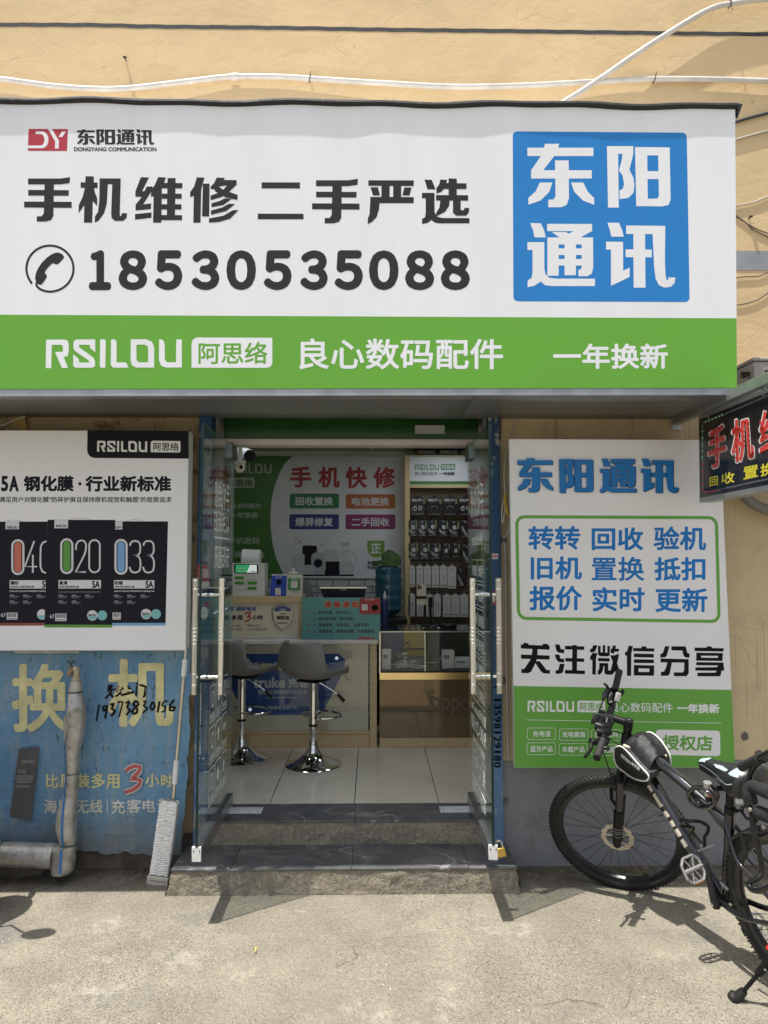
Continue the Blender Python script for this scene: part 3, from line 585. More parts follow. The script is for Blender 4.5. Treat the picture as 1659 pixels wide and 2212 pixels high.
yy = lambda px: XL*0+(-XL)*FPX/(804.9-px)       # depth of a pixel column on the left pane (about)
tl('手机维修', 4.25, 3.86, 2.06, 2.22); tl('以换新旧', 4.25, 3.86, 1.93, 2.05); tl('东阳通讯', 4.26, 3.88, 1.73, 1.86)
mb = MB(); mb.box(XL+.0066, 3.87, 1.895, XL+.0072, 4.25, 1.905); mb.box(XL+.0066, 3.87, 1.49, XL+.0072, 4.25, 1.50); mb.build('sticker_line', FROST, dl)
def yzpoly(mb, X, pts): mb.add([(X, y, z) for y, z in pts], [tuple(f) for f in tessellate_polygon([[Vector((y, z, 0)) for y, z in pts]])])
def yzring(mb, X, y0, z0, y1, z1, r, wd):       # thin rounded rectangle outline on a pane
    pts = []
    for cy, cz, a0 in ((y1-r, z1-r, 0), (y0+r, z1-r, 90), (y0+r, z0+r, 180), (y1-r, z0+r, 270)):
        pts += [(cy+r*math.cos(R(a0+k*22.5)), cz+r*math.sin(R(a0+k*22.5))) for k in range(5)]
    n = len(pts); cy, cz = (y0+y1)/2, (z0+z1)/2; v = []
    for y, z in pts:
        v.append((X, y, z)); dy, dz = y-cy, z-cz; v.append((X, y-math.copysign(min(wd, abs(dy)), dy), z-math.copysign(min(wd, abs(dz)), dz)))
    mb.add(v, [(2*i, 2*i+1, 2*((i+1) % n)+1, 2*((i+1) % n)) for i in range(n)])
names = [['检测维修', '二手回收', '旧机换新'], ['无线网络', '充电服务', '手机配件'], ['贴膜服务', '数据恢复', '手机号卡']]
mb = MB(); ic = MB(); xs = XL+.0072
for r_ in range(3):
    for c_ in range(3):
        ya = 4.26-c_*.155; yb = ya-.135; za = 1.115-r_*.215; zb_ = za-.19
        yzring(mb, xs, yb, zb_, ya, za, .02, .004)
        ym, zm = (ya+yb)/2, za-.075
        k = r_*3+c_
        if k in (0, 2, 5, 8): yzring(ic, xs, ym-.022, zm-.04, ym+.022, zm+.04, .008, .005); yzpoly(ic, xs, [(ym-.008, zm-.03), (ym+.008, zm-.03), (ym+.008, zm-.026), (ym-.008, zm-.026)])
        elif k in (3,):
            for q in (.018, .032, .046): ic.add([(xs, ym+math.cos(R(a))*rr_, zm-.03+math.sin(R(a))*rr_) for a in range(45, 136, 15) for rr_ in (q, q+.006)], [(2*i, 2*i+1, 2*i+3, 2*i+2) for i in range(6)])
        elif k in (1, 7): yzpoly(ic, xs, [(ym, zm+.045), (ym+.022, zm-.005), (ym+.016, zm-.035), (ym-.016, zm-.035), (ym-.022, zm-.005)])
        else: yzpoly(ic, xs, [(ym-.025, zm+.004), (ym, zm+.04), (ym+.025, zm+.004), (ym+.012, zm+.004), (ym+.012, zm-.035), (ym-.012, zm-.035), (ym-.012, zm+.004)])
        tl(names[r_][c_], ya-.018, yb+.018, zb_+.012, zb_+.045)
mb.build('sticker_frame', FROST, dl, smooth=0); ic.build('sticker_icon', FROST, dl, smooth=0)
XR = .592; tr_ = lambda b, y0, y1, z0, z1: T(b, None, rq(0, 0, 1, 1), FROST, dr, 0, .0004, None, dmap(XR, y0, y1, z0, z1, -1))
tr_('手机快修', 3.78, 4.28, 2.02, 2.20); tr_('·Wellcome·', 3.80, 4.24, 1.86, 1.93)
mb = MB()
for r_ in range(6):
    for c_ in range(2):
        ya = 3.78+c_*.235; za = 1.78-r_*.135
        yzring(mb, XR-.0072, ya, za-.12, ya+.22, za, .012, .003)
        tr_(['手机维修', '电脑维修', '平板维修', '专业贴膜', '数据恢复', '解锁刷机', '内存升级', '电池更换', '屏幕更换', '手机回收', '以旧换新', '手机配件'][r_*2+c_], ya+.02, ya+.2, za-.095, za-.03)
mb.build('sticker_frame', FROST, dr, smooth=0)
tr_('营业时间Business Time', 3.76, 4.30, .905, .965); tr_('9:00-21:00', 3.76, 4.30, .80, .88); tr_('东阳通讯欢迎您光临', 3.80, 4.24, .725, .77)
mb = MB()
for k in range(4): yzring(mb, XR-.0072, 3.775+k*.13, .555, 3.775+k*.13+.115, .705, .006, .003)
mb.box(XR-.0075, 3.77, .525, XR-.0066, 4.29, .533); mb.build('sticker_frame', FROST, dr, smooth=0)
for k, s in enumerate('推拉停开'): tr_(s, 3.80+k*.13, 3.865+k*.13, .585, .68)
tr_('WELCOME OPEN 00000000', 3.78, 4.28, .455, .51)
# padlock hanging by the right leaf
pd = P(1081, 1841, 3.72); pc = thing('padlock', pd, 'small brass padlock hanging from the foot of the door leaf beside the blue post', 'padlock')
mb = MB(); m4 = Matrix.Translation(pd) @ Matrix.Rotation(R(-12), 4, 'Y'); mb.box(-.026, -.009, -.024, .026, .009, .022, m4); mb.build('lock_body', BRASS, pc, bevel=.004)
mb = MB(); mb.tube([m4 @ Vector((x, 0, z)) for x, z in ((-.016, .02), (-.016, .045), (-.010, .056), (0, .06), (.010, .056), (.016, .045), (.016, .02))], .0042, 8); mb.build('shackle', CHROME, pc)
# stencilled phone number on the post
sp = plY(YW-.045); pn = bd
for k, ch in enumerate('T:13598129180'):
    y0 = 1478+k*14.0
    for j in (-.9, 0, .9): T(ch, None, rq(0, 0, 1, 1), BLACK, bd, 0, .0012, None, (lambda a, nw: lambda u, v, off: sp.at(1067+15*(1-v), a+6.2+10.5*(u-.5)*nw, off))(y0+j, .3 if ch == '1' else 1)) if ch != ':' else None
STK = M('red_sticker', (.42, .03, .05), .5); STW = M('white_sticker', (.62, .60, .58), .5)
for (q, m_, l_) in ((qc(c2, 1172, 1232, 1228, 1278), STW, '扫码贷款'), (qc(c2, 1168, 1545, 1212, 1655), STK, '开锁换锁'), (qc(c1, 62, 1325, 160, 1465), STK, '开锁'), (qc(c1, 62, 1467, 160, 1510), STW, '')):
    mb = MB(); mb.flat(sp, q, .0012); s_ = mb.build('sticker', m_, bd, smooth=0)
    if l_: T(l_, sp, [bil(q, .1, .2), bil(q, .9, .2), bil(q, .9, .8), bil(q, .1, .8)], STK if m_ is STW else STW, bd, .15, .0022)
mb = MB(); mb.flat(sp, [c3(x+118, y+150) for x, y in [(30*math.cos(R(a)), 55*math.sin(R(a))) for a in range(0, 360, 20)]], .0012); mb.build('sticker', STW, bd, smooth=0)
# ================================================================== MAIN SIGN
YS0 = 3.60; sb = P(805, 839, YS0); stp = P(805, 228, 3.532)
SGN = Pl(sb, (0, -(stp.z-sb.z), stp.y-sb.y))
sg = thing('shop_signboard', (0, YS0+.3, sb.z), 'long white and green shop signboard with big dark lettering over the door', 'signboard')
fq = [(-640, 215), (1588, 233), (1592, 838), (-640, 841.5)]
ff = [SGN.at(*p) for p in fq]
mb = MB(); mb.add(ff, [(0, 1, 2, 3)])
# box behind the face: right end, top and back to the wall
bk = [Vector((p.x, YW-.002, p.z)) for p in ff]
zt = SGN.at(800, 228).z
mb.add([ff[1], ff[2], bk[2], bk[1]], [(0, 1, 2, 3)]); mb.add([ff[0], ff[1], bk[1], bk[0]], [(0, 1, 2, 3)]); mb.add([ff[0], ff[3], bk[3], bk[0]], [(0, 1, 2, 3)])
mb.build('sign_face', WHITE, sg, smooth=0)
mb = MB(); g0 = [SGN.at(x, y, .0001) for x, y in ((-640, 676.5), (1591, 687.5), (1592, 838), (-640, 841.5))]; mb.add(g0, [(0, 1, 2, 3)]); mb.build('green_band', SIGNG, sg, smooth=0)
# aluminium lip and soffit
a, b = SGN.at(-640, 842), SGN.at(1593, 838.5); lz = .034
mb = MB(); mb.add([a+Vector((0, .003, 0)), b+Vector((0, .003, 0)), b+Vector((0, .003, -lz)), a+Vector((0, .003, -lz)), a+Vector((0, .03, 0)), b+Vector((0, .03, 0)), b+Vector((0, .03, -lz)), a+Vector((0, .03, -lz))], [(0, 1, 2, 3), (4, 7, 6, 5), (3, 2, 6, 7), (0, 4, 5, 1), (1, 5, 6, 2), (0, 3, 7, 4)])
mb.build('edge_trim', ALU, sg, smooth=0)
zl = b.z-lz+.004; xe = b.x
mb = MB(); xm = P(1005, 870, 4.0).x
for x0, x1 in ((a.x, xm-.0015), (xm+.0015, xe-.02)):
    mb2 = MB(); mb2.sheet(lambda u, v: (x0+(x1-x0)*u, YS0+.031+(YW-.003-YS0-.031)*v, zl+.004*math.sin(u*9+x0)*math.sin(v*3.1)), 30, 4); mb2.build('soffit_sheet', SOFF, sg, solid=.002)
mb = MB(); mb.sheet(lambda u, v: (a.x+(xe-a.x)*u, YS0+.031+(YW-.003-YS0-.031)*v, zl+.03), 2, 2); mb.build('sign_bottom', BLKM, sg, smooth=0)
# black roofing-felt roll along the top
path = []; rad = []
for i in range(96):
    u = (i-26)/69; x = -150+u*1743; y = 216+u*14+2.2*math.sin(u*23)+1.5*math.sin(u*51+1)
    p = SGN.at(x, y, .0005+.0008*math.sin(u*17)+.0006*math.sin(u*41)); path.append(p); rad.append(.0165+.0005*math.sin(u*31)+.0005*math.sin(u*77))
mb = MB(); mb.tube(path, rad, 10); tip = path[-1]; mb.add([tip+Vector((0, 0, .018)), tip+Vector((.028, 0, .012)), tip+Vector((-.004, 0, -.07)), tip+Vector((-.01, .03, -.02))], [(0, 1, 2), (0, 3, 1), (1, 3, 2), (0, 2, 3)])
mb.build('felt_edging', M('black_felt', (.014, .014, .015), .6, bump=.4, bs=30), sg)
# lettering
m2 = lambda x, y: ((80+.5425*x)/1.85172, (690+.5425*y)/1.85172); m3 = lambda x, y: ((1010+.5425*x)/1.85172, (690+.5425*y)/1.85172)
mb = MB()
for key, f in (('手', m2), ('机', m2), ('维', m2), ('修', m2), ('二', m3), ('严', m3), ('选', m3)):
    for k, g in enumerate(GL[key]): mb.flat(SGN, [f(x, y) for x, y in g], .0016+k*4e-5)
glyph(mb, '手', SGN, [m3(439, 46), m3(789, 46), m3(789, 375), m3(439, 375)])
mb.build('lettering', INK, sg, smooth=0)
bq = [(1107.5, 283.7), (1483.5, 286.5), (1489.8, 652.4), (1109, 650.8)]
mb = MB(); mb.flat(SGN, rr(bq, 10), .0010); mb.build('blue_badge', BLUE, sg, smooth=0)
fb = lambda x, y: (1107+.23437*x, 280.8+.23437*y)
mb = MB()
for key in '东阳通讯':
    for k, g in enumerate(GL[key]): mb.flat(SGN, [fb(x, y) for x, y in g], .0018+k*4e-5)
mb.build('lettering', WHITE, sg, smooth=0)
fl7 = lambda x, y: ((90+.33755*x)/1.85172, (500+.33755*y)/1.85172)
mb = MB(); mb.flat(SGN, [fl7(*p) for p in ((73, 46), (538, 47), (527, 308), (62, 306))], .0010); mb.build('logo_panel', RED, sg, smooth=0)
mb = MB()
arc = lambda cx, cy, rx, ry, a0, a1, n=12: [(cx+rx*math.cos(R(a0+(a1-a0)*k/n)), cy+ry*math.sin(R(a0+(a1-a0)*k/n))) for k in range(n+1)]
mb.flat(SGN, [fl7(*p) for p in [(155, 76), (230, 76)]+arc(230, 175, 78, 100, -90, 90)+[(63, 275), (64, 243), (215, 243)]+arc(215, 175, 44, 68, 80, -80)+[(155, 106)]], .0018)
mb.flat(SGN, [fl7(*p) for p in [(302, 47), (350, 47), (432, 190), (428, 279), (384, 279), (387, 195)]], .0018)
mb.flat(SGN, [fl7(*p) for p in [(468, 78), (514, 78), (472, 142), (426, 142)]], .00184)
mb.build('logo', WHITE, sg, smooth=0)
mb = MB()
for key, x0, x1 in (('东', 645, 860), ('阳', 873, 1100), ('通', 1112, 1330), ('讯', 1345, 1562)): glyph(mb, key, SGN, [fl7(x0, 52), fl7(x1, 52), fl7(x1, 235), fl7(x0, 235)])
mb.build('lettering', INK, sg, smooth=0)
T('DONGYANG COMMUNICATION', SGN, [fl7(610, 262), fl7(1586, 262), fl7(1586, 312), fl7(610, 312)], INK, sg, .45)
for ch, x0, x1 in zip('１８５３０５３５０８８', (192, 256, 334, 413, 489, 569, 648, 722, 797, 875, 952), (240, 318, 394, 474, 553, 630, 708, 784, 861, 938, 1015)): T(ch, SGN, (x0, 540.5, x1, 627), INK, sg, 5.0)
fp = lambda x, y: ((80+.19289*x)/1.85172, (970+.19289*y)/1.85172)
mb = MB()
mb.stroke(SGN, [fp(*p) for p in [(250, 850), (225, 830)]+arc(621, 540, 488, 476, 142, 360, 36)+arc(612, 545, 497, 475, 0, 92, 18)+[(520, 1008), (420, 970), (355, 915), (338, 870), (348, 825)]], 4.9, .0016)
mb.flat(SGN, [fp(*p) for p in [(312, 740), (325, 650), (370, 540), (450, 420), (560, 310), (660, 240), (750, 208), (820, 212), (880, 245), (915, 295), (905, 330), (860, 380), (800, 440), (765, 457), (730, 448), (690, 430), (655, 445), (590, 510), (540, 570), (514, 625), (530, 650), (553, 675), (558, 705), (540, 745), (490, 820), (450, 870), (420, 881), (385, 868), (360, 850), (330, 810)]], .0017)
mb.build('phone_symbol', INK, sg, smooth=0)
rsilou(SGN, [(98.6, 729.8), (588.2, 728.5), (588.2, 794.5), (98.6, 795.8)], WHITE, SIGNG, sg)
T('良心数码配件', SGN, (646, 731, 1087, 798), WHITE, sg, 1.3); T('一年换新', SGN, (1195, 742, 1443, 797), WHITE, sg, 1.5)
# ================================================================== LEFT POSTER BOARD
PL = plY(4.10); lp = thing('poster_board', P(200, 1405, 4.10), 'white lightbox poster of three dark screen protector packs beside the door', 'poster board')
mb = MB(); q = [(-140, 929), (408, 930.6), (401, 1405), (-140, 1406)]; mb.prism(PL, q, -.10, 0); mb.build('board', PWHITE, lp, bevel=.003, smooth=0)
mb = MB(); mb.flat(PL, rr([cL(725, 147), cL(1566, 153), cL(1566, 383), cL(722, 377)], [0.01, .01, .01, 17], 6), .0008); mb.build('corner_panel', M('black_print', (.007, .007, .009), .45, spec=.15), lp, smooth=0)
rsilou(PL, [cL(805, 229), cL(1497, 236), cL(1497, 332), cL(805, 326)], PWHITE, BLACK, lp)
T('5', PL, qc(cL, 8, 525, 68, 655), NAVY, lp, 1.6); T('A', PL, qc(cL, 76, 525, 155, 655), NAVY, lp, 1.6); T('钢化膜', PL, qc(cL, 195, 524, 612, 655), NAVY, lp, 1.5); T('行业新标准', PL, qc(cL, 708, 524, 1421, 657), NAVY, lp, 1.5)
mb = MB(); mb.flat(PL, [cL(663+14*math.cos(a*.4), 592+14*math.sin(a*.4)) for a in range(16)], .0016); mb.build('dot', NAVY, lp, smooth=0)
T('满足用户对钢化膜"防碎护屏且保持原机视觉和触感"的极致追求', PL, qc(cL, -6, 698, 1423, 746), NAVY, lp, .2)
PPW = M('pack_white_print', (.60, .59, .60), .4); TEAL = M('pack_teal_print', (.16, .42, .42), .4); GRY = M('pack_grey_print', (.16, .16, .18), .4)
def capsule(cx, y0, y1, r, n=10): return [(cx+r*math.cos(R(a)), y0+r+r*math.sin(R(a))) for a in [180+180*k/n for k in range(n+1)]]+[(cx+r*math.cos(R(a)), y1-r+r*math.sin(R(a))) for a in [180*k/n for k in range(n+1)]]
D2 = [(630, 1140), (632, 1095), (650, 1068), (677, 1060), (700, 1068), (714, 1095), (712, 1140), (700, 1180), (628, 1323), (712, 1323)]
D3 = [(0, 40), (4, 18), (20, 3), (42, -1), (66, 4), (80, 20), (86, 50), (84, 90), (74, 112), (48, 122), (30, 122), (48, 122), (74, 132), (86, 160), (88, 205), (80, 245), (62, 258), (38, 262), (14, 255), (2, 235), (-3, 215)]
def pack(q, sx, title, sub, col, barcol, digits, o, clip=None):
    f = lambda x, y: bil(q, x, y)
    pk_ = MB(); pk_.flat(PL, q, o); pk_.build('pack_print', NAVY, lp, smooth=0)
    bm_ = MB(); bm_.flat(PL, [bil(q, 0, .974), bil(q, 1, .974), q[2], q[3]], o+.0003); bm_.build('pack_stripe', barcol, lp, smooth=0)
    st_ = MB(); st_.stroke(PL, [bil(q, .34+.28*k/8, -.002-.014*math.sin(math.pi*k/8)) for k in range(9)], .5, o); st_.build('pack_handle', NAVY, lp, smooth=0)
o = .0008
packs = [([cL(-140, 905), cL(394, 905), cL(371, 1768), cL(-163, 1770)], 'L'), ([cL(860, 903), cL(1394, 903), cL(1373, 1767), cL(838, 1769)], 'R'), ([cL(395, 890), cL(956, 891), cL(930, 1784), cL(369, 1783)], 'C')]
CORAL = M('pack_coral', (.50, .13, .085), .4); PKG = M('pack_green', (.085, .26, .03), .4); PKB = M('pack_blue', (.15, .33, .55), .4)
for (q, w_), col, ofs in zip(packs, (CORAL, PKB, PKG), (.0008, .0008, .0018)):
    pack(q, 0, '', '', None, {'L': M('pack_red', (.25, .045, .035), .4), 'R': PKB, 'C': PKG}[w_], None, ofs)
    wl = MB()
    dx = {'L': -406, 'R': 450, 'C': 0}[w_]; dy = {'L': 8, 'R': 5, 'C': 0}[w_]
    S = lambda pts: [cL(x+dx, y+dy) for x, y in pts]
    if w_ != 'R': wl.flat(PL, S([(452, 892), (565, 892), (564, 960), (451, 960)]), ofs+.0004)
    else: wl.flat(PL, [cL(956, 905), cL(1015, 905), cL(1014, 970), cL(955, 970)], ofs+.0004)
    wl.stroke(PL, S(capsule(554, 1052, 1332, 46)), 4.4, ofs+.0005, True)
    if w_ == 'C': wl.stroke(PL, S(D2), 3.6, ofs+.0005); wl.stroke(PL, S(capsule(784, 1058, 1326, 44)), 3.6, ofs+.00055, True)
    if w_ == 'R':
        for x in (1078, 1190): wl.stroke(PL, [cL(a+x, b+1066) for a, b in D3], 3.6, ofs+.0005)
    if w_ == 'L':
        wl.stroke(PL, [cL(x, y) for x, y in ((284, 1066), (206, 1278), (306, 1278))], 3.6, ofs+.0005); wl.stroke(PL, [cL(272, 1180), cL(272, 1330)], 3.6, ofs+.00055)
        wl.stroke(PL, [cL(x, y) for x, y in ((385, 1068), (355, 1080), (338, 1110), (335, 1200), (336, 1280), (350, 1318), (381, 1332))], 3.6, ofs+.0005)
    bx = {'L': (80, 378), 'R': (945, 1280), 'C': (485, 837)}[w_]
    wl.flat(PL, qc(cL, bx[0], 1390+dy*.2, bx[1], 1460), ofs+.0004)
    qx = {'L': (55, 145), 'R': (934, 1001), 'C': (457, 551)}[w_]
    wl.flat(PL, qc(cL, qx[0], 1660 if w_ != 'C' else 1668, qx[1], 1718 if w_ != 'C' else 1730), ofs+.0004)
    wl.build('pack_white_print', PPW, lp, smooth=0)
    cm = MB(); cm.flat(PL, S(capsule(554, 1066, 1318, 29)), ofs+.0007); cm.build('pack_capsule', col, lp, smooth=0)
    bc = MB(); random.seed(3)
    x = qx[0]+6
    while x < qx[1]-8: wd = random.choice((1.5, 3, 4.5)); y_ = 1664 if w_ != 'C' else 1672; bc.flat(PL, qc(cL, x, y_, x+wd, y_+32), ofs+.0008); x += wd+random.choice((2, 3))
    bc.build('pack_barcode', NAVY, lp, smooth=0)
    cx = {'L': 350, 'R': 1212, 'C': 766}[w_]; cy = {'L': 1675, 'R': 1672, 'C': 1683}[w_]
    if w_ != 'L':
        k1 = MB(); k1.flat(PL, [cL(cx+82+41*math.cos(a*.3142), cy+41*math.sin(a*.3142)) for a in range(20)], ofs+.0005); k1.flat(PL, [cL(cx+38*math.cos(R(a)), cy+38*math.sin(R(a))) for a in range(10, 171, 10)], ofs+.0009); k1.build('pack_seal', TEAL, lp, smooth=0)
    else: k1 = MB(); k1.flat(PL, [cL(min(cx+38*math.cos(R(a)), 371), cy+38*math.sin(R(a))) for a in range(10, 171, 10)], ofs+.0009); k1.build('pack_seal', TEAL, lp, smooth=0)
    k2 = MB(); k2.flat(PL, [cL(min(cx+43*math.cos(a*.3142), 372 if w_ == 'L' else 9999), cy+43*math.sin(a*.3142)) for a in range(20)], ofs+.0007); k2.build('pack_seal', PPW, lp, smooth=0)
    if w_ != 'L': T('Shin27su', PL, qc(cL, cx-34, cy-14, cx+32, cy+6), NAVY, lp, .25, ofs+.0012)
    if w_ == 'C': T('RSILOU', PL, S([(464, 930), (553, 930), (553, 951), (464, 951)]), NAVY, lp, .3, ofs+.0009)
    if w_ == 'L': T('RSILOU', PL, qc(cL, 60, 943, 146, 964), NAVY, lp, .3, ofs+.0009)
    if w_ == 'R': T('LOU', PL, qc(cL, 957, 942, 1003, 962), NAVY, lp, .3, ofs+.0009)
    t1, t2 = {'L': ('磨砂', '防指纹AG磨砂钢化膜'), 'R': ('防窥', '清晰版防窥钢化膜'), 'C': ('高清', '轻薄无感高清钢化膜')}[w_]
    x0 = bx[0]+6
    T(t1, PL, qc(cL, x0, 1397, x0+68, 1430), NAVY, lp, .35, ofs+.0009); T(t2, PL, qc(cL, x0, 1436, x0+(165 if w_ != 'L' else 196), 1455), NAVY, lp, .1, ofs+.0009)
    if w_ != 'L': T('5A', PL, qc(cL, bx[1]-74, 1396, bx[1]-8, 1456), NAVY, lp, .7, ofs+.0009)
    else: T('5', PL, qc(cL, 348, 1396, 377, 1456), NAVY, lp, .6, ofs+.0009)
    T({'C': 'INVISIBLE ULTRA-THIN NON-SENSITIVE TEMPERED GLASS SCREEN PROTECTOR', 'R': 'ARGE ARC EDGE SHATTER-RESISTANT TEMPERED FILM', 'L': 'LARGE ARC EDGE SHATTER-RESISTANT TEMPERE'}[w_], PL, qc(cL, bx[0], 1476 if w_ != 'C' else 1483, bx[1], 1488 if w_ != 'C' else 1495), GRY if w_ == 'C' else PPW, lp, .1, ofs+.0006)
    sm = MB(); bs_ = bx[0]
    for rr_ in range(2):
        for cc in range(3 if rr_ == 0 else 2):
            xx = bs_+cc*(110 if w_ != 'L' else 112); yy_ = 1512+rr_*49
            if xx+80 > bx[1]+8: continue
            for l_, (wd, hh) in enumerate(((38, 9), (74, 4), (60, 3))): sm.flat(PL, qc(cL, xx, yy_+l_*12, xx+wd, yy_+l_*12+hh), ofs+.0005)
    sm.build('pack_small_print', M('pack_small_print', (.22, .22, .24), .4), lp, smooth=0)
    if w_ != 'R': T('6.7', PL, qc(cL, *( (8, 1664, 46, 1695) if w_ == 'L' else (414, 1675, 448, 1706))), PPW, lp, .25, ofs+.0006)
    T({'L': 'IP13ProMax/IP14Plus', 'R': '/IP14Plus', 'C': 'IP13/13Pro/14'}[w_], PL, qc(cL, qx[0]+4, (1704 if w_ != 'C' else 1714), qx[1]-4, (1714 if w_ != 'C' else 1726)), NAVY, lp, .1, ofs+.0012)
# ================================================================== RIGHT POSTER BOARD
PR = Pl(P(1340, 1660, 4.13), (0, -1, -.035)); rp = thing('poster_board', P(1340, 1660, 4.13), 'tall white and green poster board with blue raised lettering behind the bicycle', 'poster board')
mb = MB(); q = [(1100, 948), (1556, 950.5), (1588, 1658), (1112, 1659)]; mb.prism(PR, q, -.035, 0); mb.build('board', PWHITE, rp, bevel=.002, smooth=0)
mb = MB(); mb.flat(PR, [(1109.3, 1481.6), (1580, 1490.4), (1588, 1657.3), (1112, 1658.3)], .0008); mb.build('green_panel', PGREEN, rp, smooth=0)
GF = [cR(100, 642), cR(1342, 648), cR(1360, 1297), cR(112, 1277)]
o_ = rr([bil(GF, .5+(u-.5)*(1-18/1250*.35*1), .5+(v-.5)*(1-18/640*.35)) for u, v in ((0, 0), (1, 0), (1, 1), (0, 1))], 17, 6)
mb = MB(); mb.stroke(PR, o_, 7.0, .0012, True); mb.build('green_frame', PGREEN, rp, smooth=0)
mb = MB()
for key, q in (('东', (110, 283, 328, 492)), ('阳', (368, 288, 578, 496)), ('通', (622, 285, 845, 497)), ('讯', (876, 286, 1107, 497))): glyph(mb, key, PR, qc(cR, *q), .001, .012)
mb.build('raised_lettering', POSTB, rp, smooth=0)
mb = MB()
for key, q in (('东', (110, 283, 328, 492)), ('阳', (368, 288, 578, 496)), ('通', (622, 285, 845, 497)), ('讯', (876, 286, 1107, 497))): glyph(mb, key, PR, qc(cR, q[0]+3.5, q[1]+3, q[2]+4.5, q[3]+4), .0009)
mb.build('letter_backing', M('letter_side_navy', (.012, .04, .10), .4), rp, smooth=0)
PB2 = M('poster_blue_print', (.010, .170, .50), .45, spec=.25)
for s, q in (('转转', (175, 702, 497, 850)), ('回收', (567, 711, 887, 853)), ('验机', (950, 705, 1276, 853)), ('旧机', (190, 890, 507, 1034)), ('置换', (567, 893, 893, 1043)), ('抵扣', (955, 895, 1272, 1041)), ('报价', (181, 1073, 508, 1226)), ('实时', (571, 1080, 896, 1232)), ('更新', (961, 1085, 1285, 1236))): T(s, PR, qc(cR, *q), PB2, rp, 1.0 if '置' in s else 1.45)
mb = MB()
for k, g in enumerate(GL['关注微信分享']): mb.flat(PR, [(1112.4+.27994*x, 1382.4+.27994*y) for x, y in g], .0014+k*2e-5)
mb.build('lettering', BLACK, rp, smooth=0)
rsilou(PR, [cS(170, 387), cS(650, 392), cS(650, 464), cS(170, 460)], PWHITE, PGREEN, rp)
T('良心数码配件', PR, [cS(680, 401), cS(1069, 405), cS(1069, 466), cS(680, 462)], PWHITE, rp, .15); T('一年换新', PR, [cS(1097, 407), cS(1358, 410), cS(1358, 470), cS(1097, 467)], PWHITE, rp, .9)
mb = MB(); mb.stroke(PR, [cS(163, 510), cS(1370, 530)], 1.0, .0014)
for a_ in ((170, 560, 344, 632), (368, 566, 545, 637), (567, 570, 746, 638), (168, 652, 343, 726), (366, 657, 540, 728), (565, 661, 746, 730)): mb.stroke(PR, rr(qc(cS, *a_), 4.5, 4), .9, .0014, True)
mb.flat(PR, rr([cS(965, 570), cS(1362, 577), cS(1364, 735), cS(965, 725)], 7), .0014); mb.build('white_print', PWHITE, rp, smooth=0)
for s, a_ in (('充电宝', (203, 577, 315, 614)), ('充电套装', (385, 582, 530, 619)), ('音频系列', (585, 584, 731, 621)), ('蓝牙产品', (188, 671, 327, 709)), ('车载产品', (385, 674, 525, 712)), ('钢化膜', (600, 676, 712, 714))): T(s, PR, qc(cS, *a_), PWHITE, rp, .25)
T('授权店', PR, [cS(1006, 602), cS(1316, 608), cS(1316, 704), cS(1006, 698)], PGREEN, rp, 1.1, .0022)
# ================================================================== BLUE CLOTH BANNER under the left board
PBn = plY(4.215); bn = thing('cloth_banner', P(200, 1845, 4.215), 'faded blue cloth banner with yellow characters and black handwriting on the wall', 'banner')
def bwave(x, z): return .010*noise.noise(Vector((x*3.2, z*2.2, 1)))+.005*noise.noise(Vector((x*9, z*5, 4)))+.0025*noise.noise(Vector((x*24, z*16, 2)))
x0b, x1b = P(-140, 1600, 4.215).x, P(408, 1600, 4.215).x; z1b, z0b = P(200, 1400, 4.215).z, P(200, 1846, 4.215).z
def bsh(u, v):
    x = x0b+(x1b-x0b)*u; z = z0b+(z1b-z0b)*v; e = 0
    if v == 0: z += .02*noise.noise(Vector((x*6, 0, 0)))+.012*noise.noise(Vector((x*21, 3, 0)))+(.02 if x < -1.55 else 0)
    if u == 1: x += .014*noise.noise(Vector((0, z*7, 5)))+.008*noise.noise(Vector((0, z*23, 5)))
    cu = .05*max(0, (u-.93)/.07)**2*max(0, 1-v*2.2)
    return (x-cu*.5, 4.215-bwave(x, z)-cu, z)
mb = MB(); mb.sheet(bsh, 150, 80); cloth = mb.build('cloth', BAN, bn, smooth=180)
def on_cloth(c): return lambda q: (lambda u, v, off: (lambda p: Vector((p.x, 4.215-bwave(p.x, p.z)-off, p.z)))(PBn.at(*bil(q, u, v))))
def ctext(body, q, mat, bold):                  # printed on the cloth: follows its folds
    for k, (dx, dy) in enumerate([(0, 0)]+[(bold*math.cos(R(60*j)), bold*math.sin(R(60*j))) for j in range(6)] if bold else [(0, 0)]):
        qq = [(x+dx, y+dy) for x, y in q]; T(body, None, rq(0, 0, 1, 1), mat, bn, 0, .003+k*1e-4, None, on_cloth(None)(qq))
ctext('换', qc(cB, 108, 222, 560, 750), YELT, 3.6); ctext('机', qc(cB, 872, 185, 1385, 705), YELT, 3.6)
for s, q in (('比', (372, 1100, 470, 1205)), ('原', (490, 1100, 590, 1205)), ('装', (625, 1095, 722, 1205)), ('多', (740, 1092, 845, 1208)), ('用', (858, 1100, 960, 1210)), ('小', (1170, 1098, 1280, 1200)), ('时', (1298, 1100, 1385, 1200))): ctext(s, qc(cB, *q), YELT, .8)
for s, q in (('海', (360, 1300, 460, 1410)), ('陆', (480, 1300, 590, 1410)), ('无', (612, 1310, 715, 1412)), ('线', (722, 1305, 825, 1410)), ('充', (898, 1305, 1005, 1415)), ('客', (1025, 1300, 1135, 1405)), ('电', (1150, 1305, 1250, 1400)), ('池', (1270, 1300, 1375, 1405))): ctext(s, qc(cB, *q), PALET, .8)
PBf = Pl((0, 4.203, 1), (0, -1, 0))
